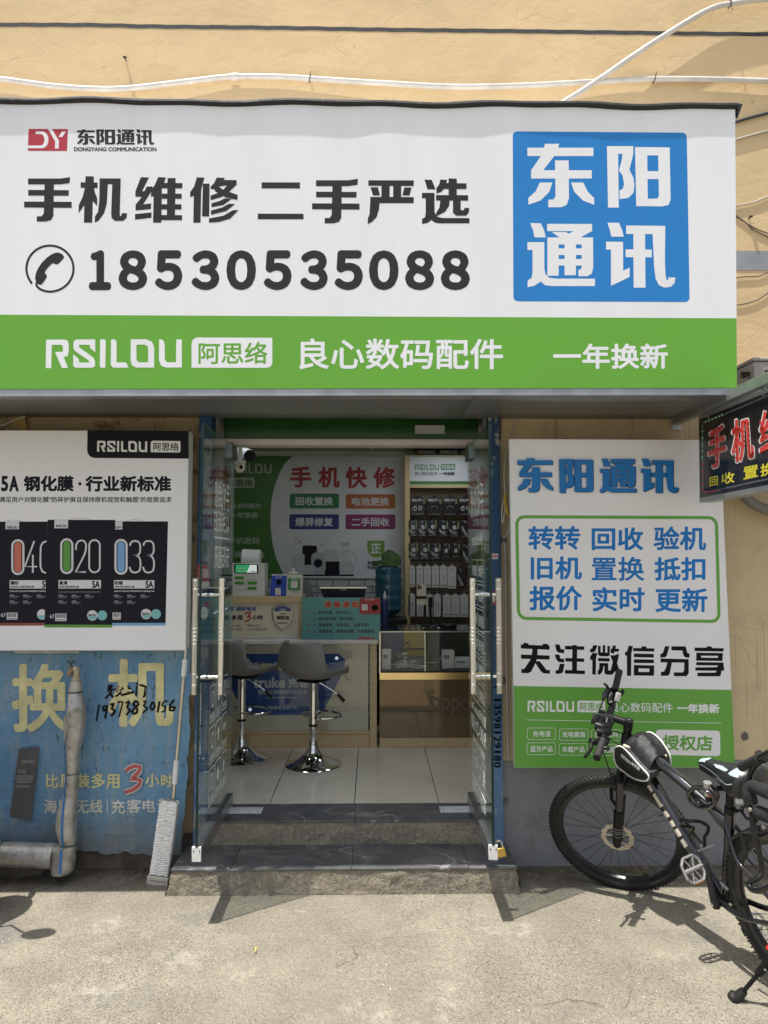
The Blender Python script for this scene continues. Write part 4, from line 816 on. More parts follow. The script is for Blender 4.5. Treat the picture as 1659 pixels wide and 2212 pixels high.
mb = MB(); mb.stroke(PBn, [cB(863, 1298), cB(863, 1408)], 1.6, .012); mb.stroke(PBn, [cB(118, 118), cB(636, 118)], 4, .012); mb.build('faded_print', PALET, bn, smooth=0)
B3 = [(1012, 1078), (1040, 1050), (1085, 1035), (1128, 1040), (1118, 1080), (1075, 1120), (1055, 1140), (1100, 1138), (1130, 1150), (1118, 1190), (1070, 1225), (1005, 1247)]
mb = MB(); mb.stroke(PBn, [cB(*p) for p in B3], 13, .012); mb.build('faded_print', M('faded_cream', (.58, .56, .50), .6), bn, smooth=0)
mb = MB(); mb.stroke(PBn, [cB(*p) for p in B3], 8.5, .0128); mb.build('red_numeral', M('faded_red', (.42, .09, .09), .6), bn, smooth=0)
bt = [cB(150, 903), cB(318, 877), cB(250, 1483), cB(78, 1440)]
mb = MB(); mb.flat(PBn, bt, .011); mb.flat(PBn, bt, .011); mb.build('battery_print', M('battery_grey', (.085, .085, .085), .6, var=.2, vs=14), bn, smooth=0)
BTX = M('battery_text', (.30, .30, .29), .6)
for s, a_ in (('亿纬锂能手机电池', (170, 985, 270, 1012)), ('3500', (142, 1062, 205, 1092)), ('锂离子电池组', (136, 1108, 270, 1124)), ('额定容量3500毫安时', (134, 1130, 262, 1146)), ('充电限制电压4.4伏', (131, 1152, 255, 1168)), ('执行标准请勿拆解', (128, 1190, 240, 1206))): T(s, PBn, qc(cB, *a_), BTX, bn, .1, .0126)
# handwriting: brush strokes traced from the wall
HW = [[(870,385),(905,400)],[(905,380),(868,412),(890,412)],[(862,432),(935,412)],[(888,380),(895,440),(850,490)],[(880,445),(915,482)],[(955,385),(945,430),(990,470)],[(990,400),(960,455),(930,475)],[(935,432),(1000,418)],[(1030,385),(1030,440)],[(1030,412),(1055,408)],[(985,462),(1080,438)],[(1100,390),(1095,470)],[(1098,368),(1110,380)],[(1120,378),(1170,395),(1165,470),(1150,478)],
 [(800,538),(778,672)],[(850,545),(828,560),(835,590),(858,572),(868,540),(848,650)],[(885,540),(920,530),(900,572),(930,590),(895,632)],[(945,520),(990,515),(960,638)],[(1010,525),(1045,515),(1022,560),(1052,585),(1015,622)],[(1114,520),(1088,510),(1070,534),(1108,574),(1106,602),(1080,612),(1064,594),(1092,562),(1117,537),(1114,520)],[(1140,515),(1178,512),(1155,548),(1190,570),(1150,605)],[(1225,520),(1208,560),(1225,582),(1250,555),(1235,522),(1222,520)],[(1285,512),(1270,602)],[(1350,510),(1315,515),(1305,545),(1335,555),(1325,590),(1300,600)],[(1400,500),(1368,545),(1365,585),(1395,588),(1408,560),(1370,562)]]
mb = MB()
for k, s in enumerate(HW): mb.stroke(PBn, [(px+(qx-px)*j/4, py+(qy-py)*j/4) for (px, py), (qx, qy) in zip([cB(*p) for p in s[:-1]], [cB(*p) for p in s[1:]]) for j in range(4)]+[cB(*s[-1])], 4.3+.8*math.sin(k*2.1), .0+k*3e-5)
for i, v in enumerate(mb.v): mb.v[i] = Vector((v.x, v.y-bwave(v.x, v.z)-.004, v.z))
mb.build('handwriting', BLACK, bn, smooth=0)
# ================================================================== INSULATED PIPE AND TAP
def spline(pts, n=8):                           # smooth path through points
    pts = [Vector(p) for p in pts]; out = []
    for i in range(len(pts)-1):
        a, b = pts[i], pts[i+1]; p = pts[i-1] if i else a*2-b; q = pts[i+2] if i+2 < len(pts) else b*2-a
        for k in range(n):
            t = k/n; out.append(.5*((2*a)+(b-p)*t+(2*p-5*a+4*b-q)*t*t+(3*a-p-3*b+q)*t**3))
    return out+[pts[-1]]
YP = 4.10
pp = thing('insulated_water_pipe', G(140, 1884), 'silver foil wrapped standpipe with a brass tap, standing before the blue banner', 'water pipe')
prof = [(345,568,658),(400,556,658),(436,551,656),(441,556,652),(446,549,658),(500,540,672),(560,534,685),(640,522,692),(720,518,686),(800,523,668),(900,520,645),(1000,526,634),(1090,532,630),(1097,535,628),(1104,530,630),(1200,520,628),(1300,502,622),(1400,466,616),(1480,452,613),(1550,452,612),(1650,488,612),(1664,500,606),(1672,440,613),(1690,420,614),(1800,418,603),(1870,415,592),(1890,417,575)]
pth = []; rd = []; prof2 = []
for (ya, la, ra), (yb, lb_, rb_) in zip(prof[:-1], prof[1:]):
    nn = max(1, int((yb-ya)/16))
    for k in range(nn): t = k/nn; prof2.append((ya+(yb-ya)*t, la+(lb_-la)*t, ra+(rb_-ra)*t))
prof2.append(prof[-1])
mb = MB(); n = 28; o0 = 0
for i, (y, l, r_) in enumerate(prof2):
    c = P(*cB((l+r_)/2, y), YP); e = P(*cB(r_, y), YP); rr_ = (e-c).length
    for k in range(n):
        a = 2*math.pi*k/n; w_ = 1+.035*noise.noise(Vector((math.cos(a)*2, math.sin(a)*2, y*.012)))+.02*noise.noise(Vector((math.cos(a)*5, math.sin(a)*5, y*.05)))
        mb.v.append(Vector((c.x+rr_*w_*math.cos(a), YP+min(rr_, .055)*w_*math.sin(a), c.z)))
    if i:
        for k in range(n): mb.f.append(((i-1)*n+k, (i-1)*n+(k+1) % n, i*n+(k+1) % n, i*n+k))
mb.f.append(tuple(range(n)))
mb.build('foil_sleeve', FOIL, pp, smooth=60)
# lengthwise blue tape down the sleeve
mb = MB(); BT = M('blue_tape', (.03, .16, .42), .5)
def surf(px, py, lift=.0015):                   # point on the sleeve surface under a crop pixel
    for (ya, la, ra), (yb, lb_, rb_) in zip(prof[:-1], prof[1:]):
        if ya <= py <= yb: t = (py-ya)/(yb-ya); l = la+(lb_-la)*t; r_ = ra+(rb_-ra)*t; break
    c = P(*cB((l+r_)/2, py), YP); rr_ = (P(*cB(r_, py), YP)-c).length; q = P(*cB(px, py), YP); k = max(-1, min(1, (q.x-c.x)/rr_))
    return Vector((c.x+rr_*1.02*k, YP-(min(rr_, .055)*1.03)*math.sqrt(1-k*k)-lift, c.z))
tp = [(350,553,566),(430,552,564),(560,548,562),(640,536,546),(760,530,543),(860,537,550),(1085,537,550),(1250,533,548),(1400,528,546),(1550,524,542),(1650,523,541),(1690,517,538),(1870,507,528)]
vv = []; ys = [p[0] for p in tp]
for y in range(350, 1871, 19):
    for (a, l0, r0), (b, l1, r1) in zip(tp[:-1], tp[1:]):
        if a <= y <= b: t = (y-a)/(b-a); vv += [surf(l0+(l1-l0)*t, y), surf(r0+(r1-r0)*t, y)]; break
mb.add(vv, [(2*i, 2*i+1, 2*i+3, 2*i+2) for i in range(len(vv)//2-1)]); mb.build('blue_tape', BT, pp)
mb = MB()
for yt, l, r_ in ((441, 550, 657), (1097, 530, 631), (1668, 488, 613)):
    c = P(*cB((l+r_)/2, yt), YP); rr_ = (P(*cB(r_, yt), YP)-c).length*1.03
    mb.tube([(c.x+rr_*math.cos(a*.2618), YP+min(rr_, .058)*math.sin(a*.2618), c.z+.004*math.cos(a*.26+1)) for a in range(24)], .0028, 6, closed=True)
mb.build('wire_tie', M('green_wire', (.05, .09, .07), .5), pp)
mb = MB(); sl_ = [(545,612),(566,640),(580,700),(566,770),(547,832),(538,760),(540,690),(536,650)]
ctr = surf(556, 720, .003); mb.add([surf(x, y, .003) for x, y in sl_]+[ctr], [(i, (i+1) % 8, 8) for i in range(8)]); mb.build('torn_foam', M('foam', (.34, .30, .25), .9, bump=.4, bs=60), pp)
# low horizontal run
mb = MB(); pts = [(P(*cB(x, y), YP+.01)) for x, y in ((-260, 1738), (0, 1742), (140, 1748), (300, 1752), (440, 1758))]
ph = spline(pts, 12); mb.tube(ph, [.066+.002*noise.noise(p*14) for p in ph], 24); hz = mb.build('foil_sleeve', FOIL, pp, smooth=60)
mb = MB(); c = P(*cB(14, 1742), YP+.01); mb.tube([(c.x+.004*math.sin(a*.3), c.y+.068*math.cos(a*.2618), c.z+.068*math.sin(a*.2618)) for a in range(24)], .003, 6, closed=True); mb.build('wire_tie', MATS['green_wire'], pp)
TAPM = M('old_brass_tap', (.26, .19, .13), .55, .6, var=.3, vs=30, bump=.3, bs=60)
f = lambda x, y, d=0: P(*cB(x, y), YP-.0+d)
mb = MB(); mb.cyl(f(612, 350), f(612, 318), .024, 6); mb.cyl(f(612, 318), f(612, 300), .019, 16); mb.tube(spline([f(612, 300), f(614, 268), f(600, 254), f(585, 262)], 6), [.020]*19, 14); mb.build('tap_elbow', M('pale_fitting', (.45, .36, .26), .5, .3, var=.3, vs=25), pp)
mb = MB(); mb.tube(spline([f(596, 260), f(575, 262, -.01), f(560, 285, -.02), f(552, 316, -.025)], 6), [.017]*12+[.015, .014, .0135, .013, .013, .0135, .014], 14); mb.cyl(f(572, 262, -.012), f(572, 232, -.012), .011, 12); mb.cyl(f(572, 244, -.012), f(572, 236, -.012), .015, 6); mb.build('tap_body', TAPM, pp)
mb = MB(); mb.cyl(f(572, 232, -.012), f(571, 210, -.012), .006, 8)
for x in (552, 592): mb.tube([f(x+11*math.cos(a*.628), 196+10*math.sin(a*.628), -.012) for a in range(10)], .0042, 6, closed=True)
mb.tube([f(560, 202, -.012), f(572, 212, -.012), f(584, 204, -.012)], .005, 8); mb.build('tap_handle', M('painted_tap_handle', (.035, .06, .06), .5), pp)
# stone block under the pipe
sb_ = thing('stone_block', G(*cB(160, 1930)), 'brown rough stone block lying under the foil wrapped pipe', 'stone')
mb = MB(); xa = G(*cB(-260, 1935)).x; xb = G(*cB(345, 1930)).x; yb0 = G(*cB(100, 1938)).y
def stn(u, v):
    a = 2*math.pi*u; t = math.pi*v; cxx = (xa+xb)/2; p = Vector((math.copysign(abs(math.cos(a))**.35, math.cos(a))*math.sin(t)**.35, math.copysign(abs(math.sin(a))**.4, math.sin(a))*math.sin(t)**.35, math.copysign(abs(math.cos(t))**.5, math.cos(t))))
    q = Vector((cxx+p.x*(xb-xa)/2, yb0+.09+p.y*.09, .04+p.z*.052)); q += Vector((1, 1, .7))*.012*noise.fractal(q*9, 1, 2, 4); return q
mb.sheet(stn, 70, 26); mb.build('stone', M('brown_stone', (.115, .095, .075), .95, var=.35, vs=12, bump=.9, bs=40), sb_, smooth=60)
# ================================================================== FLAT MOP
mp = thing('flat_mop', G(341, 1911), 'flat mop with white chenille head leaning by the left door leaf', 'mop')
b0 = G(341, 1908); b1 = P(366.5, 1729, 4.06); t1 = P(402.5, 1395, 4.13)
ax = (b1-b0).normalized(); sd = ax.cross(Vector((0, 1, 0))).normalized()*-1; sd = Vector((ax.z, 0, -ax.x)).normalized(); nf = sd.cross(ax).normalized()
if nf.y > 0: nf = -nf
hl = (b1-b0).length; hw = .052
def mf(s, t, d): return b0+sd*s+ax*t+nf*d
mb = MB(); M4 = Matrix((( sd.x, nf.x, ax.x, b0.x), (sd.y, nf.y, ax.y, b0.y), (sd.z, nf.z, ax.z, b0.z), (0, 0, 0, 1)))
mb.box(-hw, -.02, .035, hw, .004, hl, M4); mb.build('mop_plate', M('mop_white_plastic', (.60, .60, .58), .45), mp, bevel=.006)
mb = MB(); mb.box(-hw-.006, -.03, -.002, hw+.006, .024, .044, M4); cl = mb.build('mop_clip', M('mop_cream_plastic', (.50, .47, .42), .5), mp, bevel=.003)
mb = MB(); [mb.cyl(M4 @ Vector((-.042+.014*k, .0235, .024)), M4 @ Vector((-.042+.014*k, .0255, .024)), .0035, 8) for k in range(7)]; mb.build('hole', BLKM, cl)
mb = MB(); random.seed(5); CH = M('chenille', (.82, .81, .79), .95, var=.12, vs=60, bump=.3, bs=150)
nrow = 34                                       # ridged rows of chenille loops across the head
for j in range(nrow):
    t = .052+(hl-.062)*j/(nrow-1); pth = []
    for i in range(25):
        u = i/24; s = -hw*.93+2*hw*.93*u; arch = .007*abs(math.sin(u*2*math.pi))+.0025*noise.noise(Vector((u*7, j*.9, 1)))
        pth.append(mf(s, t+arch, .010+.004*math.sin(u*2*math.pi)**2+.003*noise.noise(Vector((u*9, j*1.3, 5)))))
    mb.tube(pth, [.0058+.0022*noise.noise(Vector((i*.55, j*2.1, 3))) for i in range(25)], 6)
mb.build('mop_strands', CH, mp, kind='stuff', smooth=60)
mb = MB(); mb.tube([mf(hw, .05, .012), mf(hw+.004, hl*.5, .012), mf(hw-.002, hl-.01, .012), mf(hw-.02, hl+.006, .012), mf(-hw+.02, hl+.006, .012), mf(-hw, hl-.015, .012)], .005, 6); mb.build('mop_edge_band', GREYP, mp)
hb = mf(.018, hl-.005, -.006); hx = (t1-hb).normalized()
seg = lambda py: (lambda p: p)(hb+hx*((P(384, py, 4.1).z-hb.z)/hx.z))
mb = MB(); mb.cyl(hb, seg(1640), .0105, 14); mb.cyl(seg(1640), seg(1462), .0115, 14); mb.cyl(seg(1462), t1, .0105, 14); mb.build('handle_tube', STEEL, mp)
_g = MB(); _g.cyl(seg(1690), seg(1640), .0150, 14); _g.build('handle_grip', M('mop_grip_white', (.66, .66, .64), .35), mp); mb = MB(); mb.cyl(seg(1462), seg(1426), .0150, 14); mb.build('handle_grip', M('mop_grip_white', (.66, .66, .64), .35), mp)
# ================================================================== WIRES AND CONDUITS
WCON = M('white_conduit', (.56, .54, .50), .45, var=.14, vs=9)
def cable(name, pts, r, mat, label, cat='cable', lift=None, n=8, group=None):
    Y = YW-r-.003
    p3 = [P(p[0], p[1], Y-(p[2] if len(p) > 2 else 0)) for p in pts]; c = p3[len(p3)//2]
    t = thing(name, c, label, cat, group); mb = MB(); mb.tube(spline(p3, 10), r, n); o = mb.build('cable_run', mat, t, smooth=60); return t
c = cable('conduit', [(-120, 160, .01), (0, 171, .008), (60, 179, .008), (125, 187, .01), (200, 192, .012), (275, 191, .012), (375, 180, .01), (440, 172, .008), (500, 166, .006), (600, 166, .006), (700, 172, .008), (830, 180, .012), (979, 187.5, .02), (1129, 185, .016), (1279, 177, .008), (1404, 171, .006), (1529, 171.5, .006), (1659, 175.5, .008), (1800, 183, .01)], .0165, WCON, 'long white conduit sagging along the yellow wall above the signboard', 'conduit', n=12)
mb = MB(); p, q = P(497, 166.5, YW-.026), P(514, 165.5, YW-.026); mb.cyl(p, q, .021, 14); mb.build('coupling', WCON, c)
mb = MB()
for x, y in ((670, 170), (1413, 172)):
    p = P(x, y, YW-.026); mb.tube([(p.x+.004*math.sin(a), p.y+.021*math.cos(a), p.z+.021*math.sin(a)) for a in [k*.5236 for k in range(12)]], .0025, 6, closed=True); mb.tube([(p.x, p.y-.02, p.z+.01), (p.x+.006, p.y-.03, p.z+.03)], .002, 5)
mb.build('wire_tie', M('rusty_wire', (.05, .035, .025), .8), c)
c = cable('conduit', [(1205, 229, .10), (1219, 220, .08), (1279, 182, .045), (1369, 120, .03), (1454, 65, .028), (1529, 22, .026), (1579, 8, .024), (1659, -2, .022), (1760, -4, .02)], .0165, WCON, 'white conduit curving up the wall from behind the signboard to the top corner', 'conduit', n=12)
mb = MB(); p = P(1576, 9, YW-.05); mb.tube([(p.x, p.y+.022*math.cos(a), p.z+.022*math.sin(a)) for a in [k*.5236 for k in range(12)]], .003, 6, closed=True); mb.tube([(p.x, p.y-.02, p.z-.01), (p.x+.002, p.y-.03, p.z-.06)], .002, 5); mb.build('wire_tie', MATS['rusty_wire'], c)
DKC = M('dark_cable', (.045, .045, .05), .6); WHC = M('white_wire', (.48, .46, .42), .6, var=.1)
mb = MB(); ln = spline([Vector((x, y, 0)) for x, y in ((-600, 50), (-120, 51), (0, 53), (200, 54), (330, 57), (600, 60), (830, 64), (1100, 67), (1400, 71), (1659, 74), (2200, 79))], 14)
mb.stroke(plY(YW-.0015), [(p.x, p.y+.5*math.sin(p.x*.09)) for p in ln], 8.6, 0); mb.build('painted_line', M('dark_paint_line', (.040, .042, .046), .8, var=.3, vs=30), bd, smooth=0)
cable('wall_cable', [(1560, 270), (1590, 263), (1620, 254), (1659, 244), (1700, 232)], .010, DKC, 'short thick dark cable leaving the right end of the signboard')
cable('wall_cable', [(1560, 308), (1590, 301), (1625, 291), (1659, 282), (1700, 268)], .006, WHC, 'white wire under the short dark cable right of the signboard')
cable('wall_cable', [(1560, 449), (1592, 444), (1630, 436), (1659, 424), (1700, 410)], .0045, WHC, 'white wire rising right of the blue square on the signboard')
for k, (pts, lab) in enumerate((([(1585, 463), (1600, 474), (1620, 487), (1640, 497), (1659, 504), (1690, 515)], 'upper of two crossing thin wires on the wall right of the signboard'), ([(1585, 462), (1610, 480), (1625, 494), (1659, 511), (1690, 525)], 'lower of two crossing thin wires on the wall right of the signboard'), ([(1585, 601), (1605, 598), (1640, 596), (1659, 588), (1690, 580)], 'thin wire on the wall just below the grey painted band'), ([(1585, 660), (1610, 656), (1635, 648), (1659, 633), (1690, 610)], 'thin drooping wire on the wall above the air conditioner'))): cable('wall_cable', pts, .0035, M('grey_brown_wire', (.12, .10, .08), .7), lab)
# wires beside the right poster
cable('wall_cable', [(1116, 890, .01), (1110, 925, .012), (1098, 960, .03), (1092, 990, .05), (1089, 1025, .06), (1090, 1070, .06), (1084, 1100, .05), (1086, 1130, .05), (1092, 1085, .06), (1092, 1056, .06)], .0045, WHC, 'white twin wire looping down between the blue post and the right poster')
cable('wall_cable', [(1095, 1105, .06), (1103, 1125, .07), (1097, 1150, .06), (1088, 1161, .03), (1080, 1150, .01), (1078, 1140, .005)], .0045, WHC, 'white wire below the yellow taped joint beside the right poster')
cable('wall_cable', [(1078, 1145, .004), (1088, 1170, .01), (1092, 1210, .012), (1093, 1300, .012), (1093, 1400, .012), (1095, 1500, .012), (1096, 1600, .012), (1098, 1640, .012)], .0055, WHC, 'white wire running straight down beside the right poster edge')
cable('wall_cable', [(1081, 890, .01), (1082, 935, .012), (1078, 960, .01), (1070, 975, .02)], .003, M('copper_wire', (.16, .07, .035), .6), 'thin brown wire hanging from the soffit at the top of the blue post')
cable('tape_joint', [(1092, 1068, .06), (1091, 1080, .062), (1094, 1095, .064), (1096, 1112, .066)], [.006]*0 or .0075, M('yellow_tape', (.62, .36, .02), .5), 'yellow taped wire joint beside the right poster', 'tape joint')
cable('wall_cable', [(1520, 905, .06), (1517, 930, .08), (1512, 955, .11), (1505, 975, .13), (1501, 983, .13)], .004, WHC, 'short white wire end dangling over the top of the right poster')
cable('wall_cable', [(-60, 930, .05), (0, 920, .04), (30, 908, .03), (60, 897, .02), (75, 893, .02)], .005, WHC, 'pale wire above the left poster under the soffit')
SCRM = M('rusty_bracket', (.19, .155, .12), .7, .5, var=.3, vs=40)
for x, y, lab in ((1086, 1165, 'rusty bolt clip beside the blue post under the taped wire'), (1090, 1730, 'rusty bolt clip on the grey plinth beside the blue post'), (1085, 1470, 'rusty bolt clip beside the blue post behind the door handle'), (414, 1163, 'rusty bolt clip on the flaking edge beside the left poster')):
    p = P(x, y, YW-.012); t = thing('bolt_clip', p, lab, 'bolt clip', 'bolt clips beside the door posts'); mb = MB(); mb.box(p.x-.03, p.y+.002, p.z-.02, p.x+.022, p.y+.011, p.z+.02); mb.build('clip_plate', SCRM, t, bevel=.002)
    mb = MB(); mb.cyl(p+Vector((0, .003, 0)), p+Vector((0, -.012, 0)), .013, 6); mb.cyl(p+Vector((0, -.012, 0)), p+Vector((0, -.020, 0)), .007, 10); mb.build('bolt', SCRM, t)
for x, y, lab in ((272, 131, 'bent nail with a long shadow in the wall at upper left'), (1617, 473, 'nail wound with wire right of the signboard')):
    p = P(x, y, YW); t = thing('nail', p, lab, 'nail'); mb = MB(); mb.tube([p+Vector((0, .01, 0)), p+Vector((.002, -.03, .004))], .0045, 6); mb.build('shaft', MATS['rusty_wire'], t); mb = MB(); mb.lathe([(.008, -.004), (.013, 0), (.007, .006)], Matrix.Translation(p+Vector((.002, -.026, .003))), 8); mb.build('wire_knot', MATS['rusty_wire'], t)
# torn yellow paper under the soffit at left
p = P(40, 905, YW-.01); t = thing('torn_paper', p, 'torn yellow paper scrap on the wall above the left poster', 'paper scrap')
mb = MB(); mb.sheet(lambda u, v: P(30+u*26+3*math.sin(v*9), 885+v*45, YW-.006-.02*u*u-.01*math.sin(v*5)), 8, 10); mb.build('paper', M('yellow_paper', (.36, .25, .06), .7), t, solid=.001)
# ================================================================== LED BLADE SIGN, BRACKET, AIR CONDITIONER
XS = P(1510, 1000, 3.98).x; PX = Pl((XS, 3.5, 2), (-1, 0, 0))
ls = thing('led_sign', (XS+.03, 3.5, 2.12), 'black projecting sign with red outlined characters and yellow small ones', 'led sign')
sq = [(1509, 901), (1720, 816), (1720, 1046), (1511, 1084)]
mb = MB(); mb.prism(PX, sq, -.06, 0); mb.build('sign_panel', M('gloss_black_acrylic', (.014, .014, .016), .16, bump=.0), ls, smooth=0, bevel=.002)
mb = MB(); top = [bil(sq, u, v) for u, v in ((0, 0), (1, 0))]; fr = [bil(sq, *a) for a in ((0, -.012), (1, -.012), (1, .028), (0, .028))]; mb.prism(PX, fr, -.064, .006); fr = [bil(sq, *a) for a in ((0, .955), (1, .955), (1, 1.012), (0, 1.012))]; mb.prism(PX, fr, -.064, .006); mb.build('metal_edge', ALU, ls, smooth=0)
eb_ = lambda x, y: cE(x, y)
mb = MB(); path_ = [cE(1120, 905), cE(1084, 920), cE(830, 1030), cE(600, 1125), cE(380, 1215), cE(362, 1240), cE(362, 1500), cE(366, 1960), cE(385, 1990), cE(520, 1968), cE(800, 1905), cE(1084, 1845), cE(1120, 1838)]
mb.stroke(PX, path_, 3.0, .0015); mb.build('light_strip', M('iridescent_film', (.20, .22, .24), .2, .6), ls, smooth=0)
mb = MB(); LG = MB(); LRD = MB()
def leds(b, a, c, n):
    for k in range(n):
        x = a[0]+(c[0]-a[0])*(k+.5)/n; y = a[1]+(c[1]-a[1])*(k+.5)/n; p = PX.at(*cE(x, y), .001); b.lathe([(.0055, 0), (.005, .004), (.0, .007)], Matrix.Translation(p) @ Matrix.Rotation(R(-90), 4, 'Y'), 8)
leds(LG, (380, 1215), (600, 1125), 6); leds(mb, (620, 1118), (1084, 920), 12); leds(LG, (362, 1280), (362, 1640), 5); leds(LRD, (364, 1650), (367, 1990), 5); leds(LRD, (390, 1990), (520, 1968), 4); leds(mb, (540, 1963), (1084, 1845), 14)
LG.build('led_row', M('green_led', (.25, .62, .40), .3), ls); LRD.build('led_row', M('red_led', (.60, .08, .09), .3), ls); mb.build('led_row', M('clear_led', (.10, .10, .11), .2), ls)
REDC = M('red_sign_letter', (.55, .045, .035), .4); WOUT = M('white_outline', (.62, .60, .60), .4); YELC = M('yellow_sign_letter', (.66, .58, .03), .4)
for ch, q in (('手', [cE(412, 1290), cE(625, 1205), cE(640, 1690), cE(412, 1760)]), ('机', [cE(668, 1190), cE(905, 1115), cE(950, 1625), cE(668, 1690)]), ('维', [cE(975, 1100), cE(1255, 1000), cE(1265, 1540), cE(975, 1600)])):
    T(ch, PX, q, WOUT, ls, 2.7, .0012); T(ch, PX, [bil(q, .05, .03), bil(q, .95, .03), bil(q, .95, .97), bil(q, .05, .97)], REDC, ls, 1.5, .0022)
mb = MB(); random.seed(9)
for a_, b_ in (((480, 1270), (520, 1680)), ((730, 1230), (735, 1640)), ((830, 1180), (830, 1500)), ((870, 1190), (885, 1560)), ((890, 1580), (930, 1540)), ((690, 1300), (780, 1270)), ((1000, 1200), (1060, 1330)), ((1010, 1260), (1040, 1420)), ((445, 1310), (590, 1260)), ((440, 1420), (600, 1360)), ((430, 1540), (620, 1480)), ((1000, 1550), (1084, 1510))): leds(mb, a_, b_, 6)
for o_, v in enumerate(mb.v): v.x -= .001
mb.build('led_row', M('red_lens', (.42, .03, .025), .25), ls)
for ch, q in (('回', [cE(437, 1822), cE(530, 1803), cE(530, 1910), cE(437, 1928)]), ('收', [cE(570, 1780), cE(714, 1755), cE(714, 1880), cE(570, 1905)]), ('置', [cE(812, 1712), cE(975, 1680), cE(975, 1815), cE(812, 1850)]), ('换', [cE(1000, 1680), cE(1150, 1645), cE(1150, 1785), cE(1000, 1820)])): T(ch, PX, q, YELC, ls, .6, .0018)
bk_ = thing('steel_bracket', (1.86, YW, 2.66), 'galvanised steel arm carrying the black projecting sign beneath the signboard end', 'bracket')
bx = P(1468, 900, YW-.03).x; bz = P(1468, 900, YW-.03).z
mb = MB(); mb.box(XS-.022, 2.9, 2.592, XS+.022, YW-.003, 2.645); mb.box(XS-.03, YW-.012, 2.56, XS+.03, YW-.0005, 2.67); mb.build('arm', ALU, bk_, bevel=.002)
for y in (3.85, 3.30): mb = MB(); mb.box(XS-.003, y-.01, 2.55, XS+.003, y+.01, 2.60); mb.build('hanger', ALU, bk_)
ac = thing('air_conditioner', (2.35, YW-.2, 2.4), 'grey outdoor air conditioner unit on the wall behind the black projecting sign', 'air conditioner')
ACM = M('ac_grey_steel', (.32, .29, .27), .5, .1, var=.08); ax0 = P(1629, 830, 3.88).x; azt = P(1640, 772, 3.88).z
mb = MB(); mb.box(ax0, 3.88, azt-.55, ax0+.8, YW-.02, azt-.02); mb.build('casing', ACM, ac, bevel=.012)
mb = MB(); mb.box(ax0-.006, 3.874, azt-.0195, ax0+.806, YW-.016, azt); mb.build('lid', ACM, ac, bevel=.006)
mb = MB(); PA = Pl((ax0-.001, 4, 2), (-1, 0, 0)); mb.flat(PA, rr(qc(cE, 775, 655, 890, 730), 2), .0005); mb.build('handle_recess', BLKM, ac, smooth=0)
mb = MB(); mb.stroke(PA, rr([cE(770, 655), cE(918, 600), cE(918, 690), cE(800, 745)], 2), 2, .001, True); mb.build('handle_frame', ACM, ac)
mb = MB(); [mb.box(ax0+.06, 3.8785, azt-.5+k*.022, ax0+.56, 3.8799, azt-.49+k*.022) for k in range(20)]; mb.build('fan_grille', BLKM, ac)
hs = thing('drain_hose', P(1630, 1085, 4.2), 'grey corrugated drain hose sagging below the black projecting sign', 'hose')
pth = spline([P(x, y, 4.2) for x, y in ((1590, 1040), (1606, 1068), (1630, 1090), (1659, 1102), (1700, 1112))], 14)
mb = MB(); mb.tube(pth, [.028+.003*(i % 2) for i in range(len(pth))], 12); mb.build('hose', M('grey_hose', (.20, .19, .18), .6), hs, smooth=20)
mb = MB(); p0_ = P(1582, 1052, 4.2); mb.box(p0_.x-.03, 4.19, p0_.z-.03, p0_.x+.03, YW-.001, p0_.z); mb.build('bracket', ALU, hs)
# litter
cg = thing('cigarette_butt', G(553, 2052), 'yellow cigarette butt lying on the sunlit pavement', 'cigarette butt')
p = G(553, 2049)+Vector((0, 0, .0045)); q = G(552, 2058)+Vector((0, 0, .0045)); r_ = q+(q-p)*.35
mb = MB(); mb.cyl(p, q, .0042, 10); mb.build('filter', M('filter_yellow', (.62, .40, .07), .7), cg); mb = MB(); mb.cyl(q, r_, .004, 10); mb.build('ash_end', M('ash', (.25, .23, .21), .9), cg)
random.seed(21); mb = MB()
for k in range(260):
    if k < 150: px, py = random.uniform(0, 1659), random.uniform(1930, 2212)
    else: px, py = random.choice((random.uniform(90, 380), random.uniform(1130, 1500))), random.uniform(1868, 1905)
    p = G(px, py); s = random.uniform(.0015, .005)
    if p.y > YW-.03: continue
    mb.lathe([(s*.6, 0), (s, s*.35), (0, s*.8)], Matrix.Translation(p) @ Matrix.Rotation(random.random()*6, 4, 'Z') @ Matrix.Diagonal((1, random.uniform(.5, 1.2), 1, 1)), 5)
mb.build('gravel', M('pale_grit', (.42, .39, .33), .9, var=.5, vs=3), None, 'scattered pale grit on the pavement', 'stuff')
random.seed(4); mb = MB()
for k in range(70):
    px, py = random.choice((random.uniform(150, 330), random.uniform(1140, 1480))), random.uniform(1862, 1890); p = G(px, py)
    if p.y > YW-.02: p.y = YW-.03-random.random()*.05
    a = random.random()*6; s = random.uniform(.006, .02); d1 = Vector((math.cos(a), math.sin(a), 0))*s; d2 = Vector((-math.sin(a), math.cos(a), .3))*s*.5
    mb.add([p+Vector((0, 0, .004)), p+d1+d2+Vector((0, 0, .004)), p+d1*2+Vector((0, 0, .005)), p+d1-d2+Vector((0, 0, .004+s*.3))], [(0, 1, 2, 3)])
mb.build('leaf_litter', M('dead_leaf', (.16, .10, .055), .8, var=.4, vs=5), None, 'dry leaf scraps and dirt along the foot of the wall', 'stuff', solid=.0006)
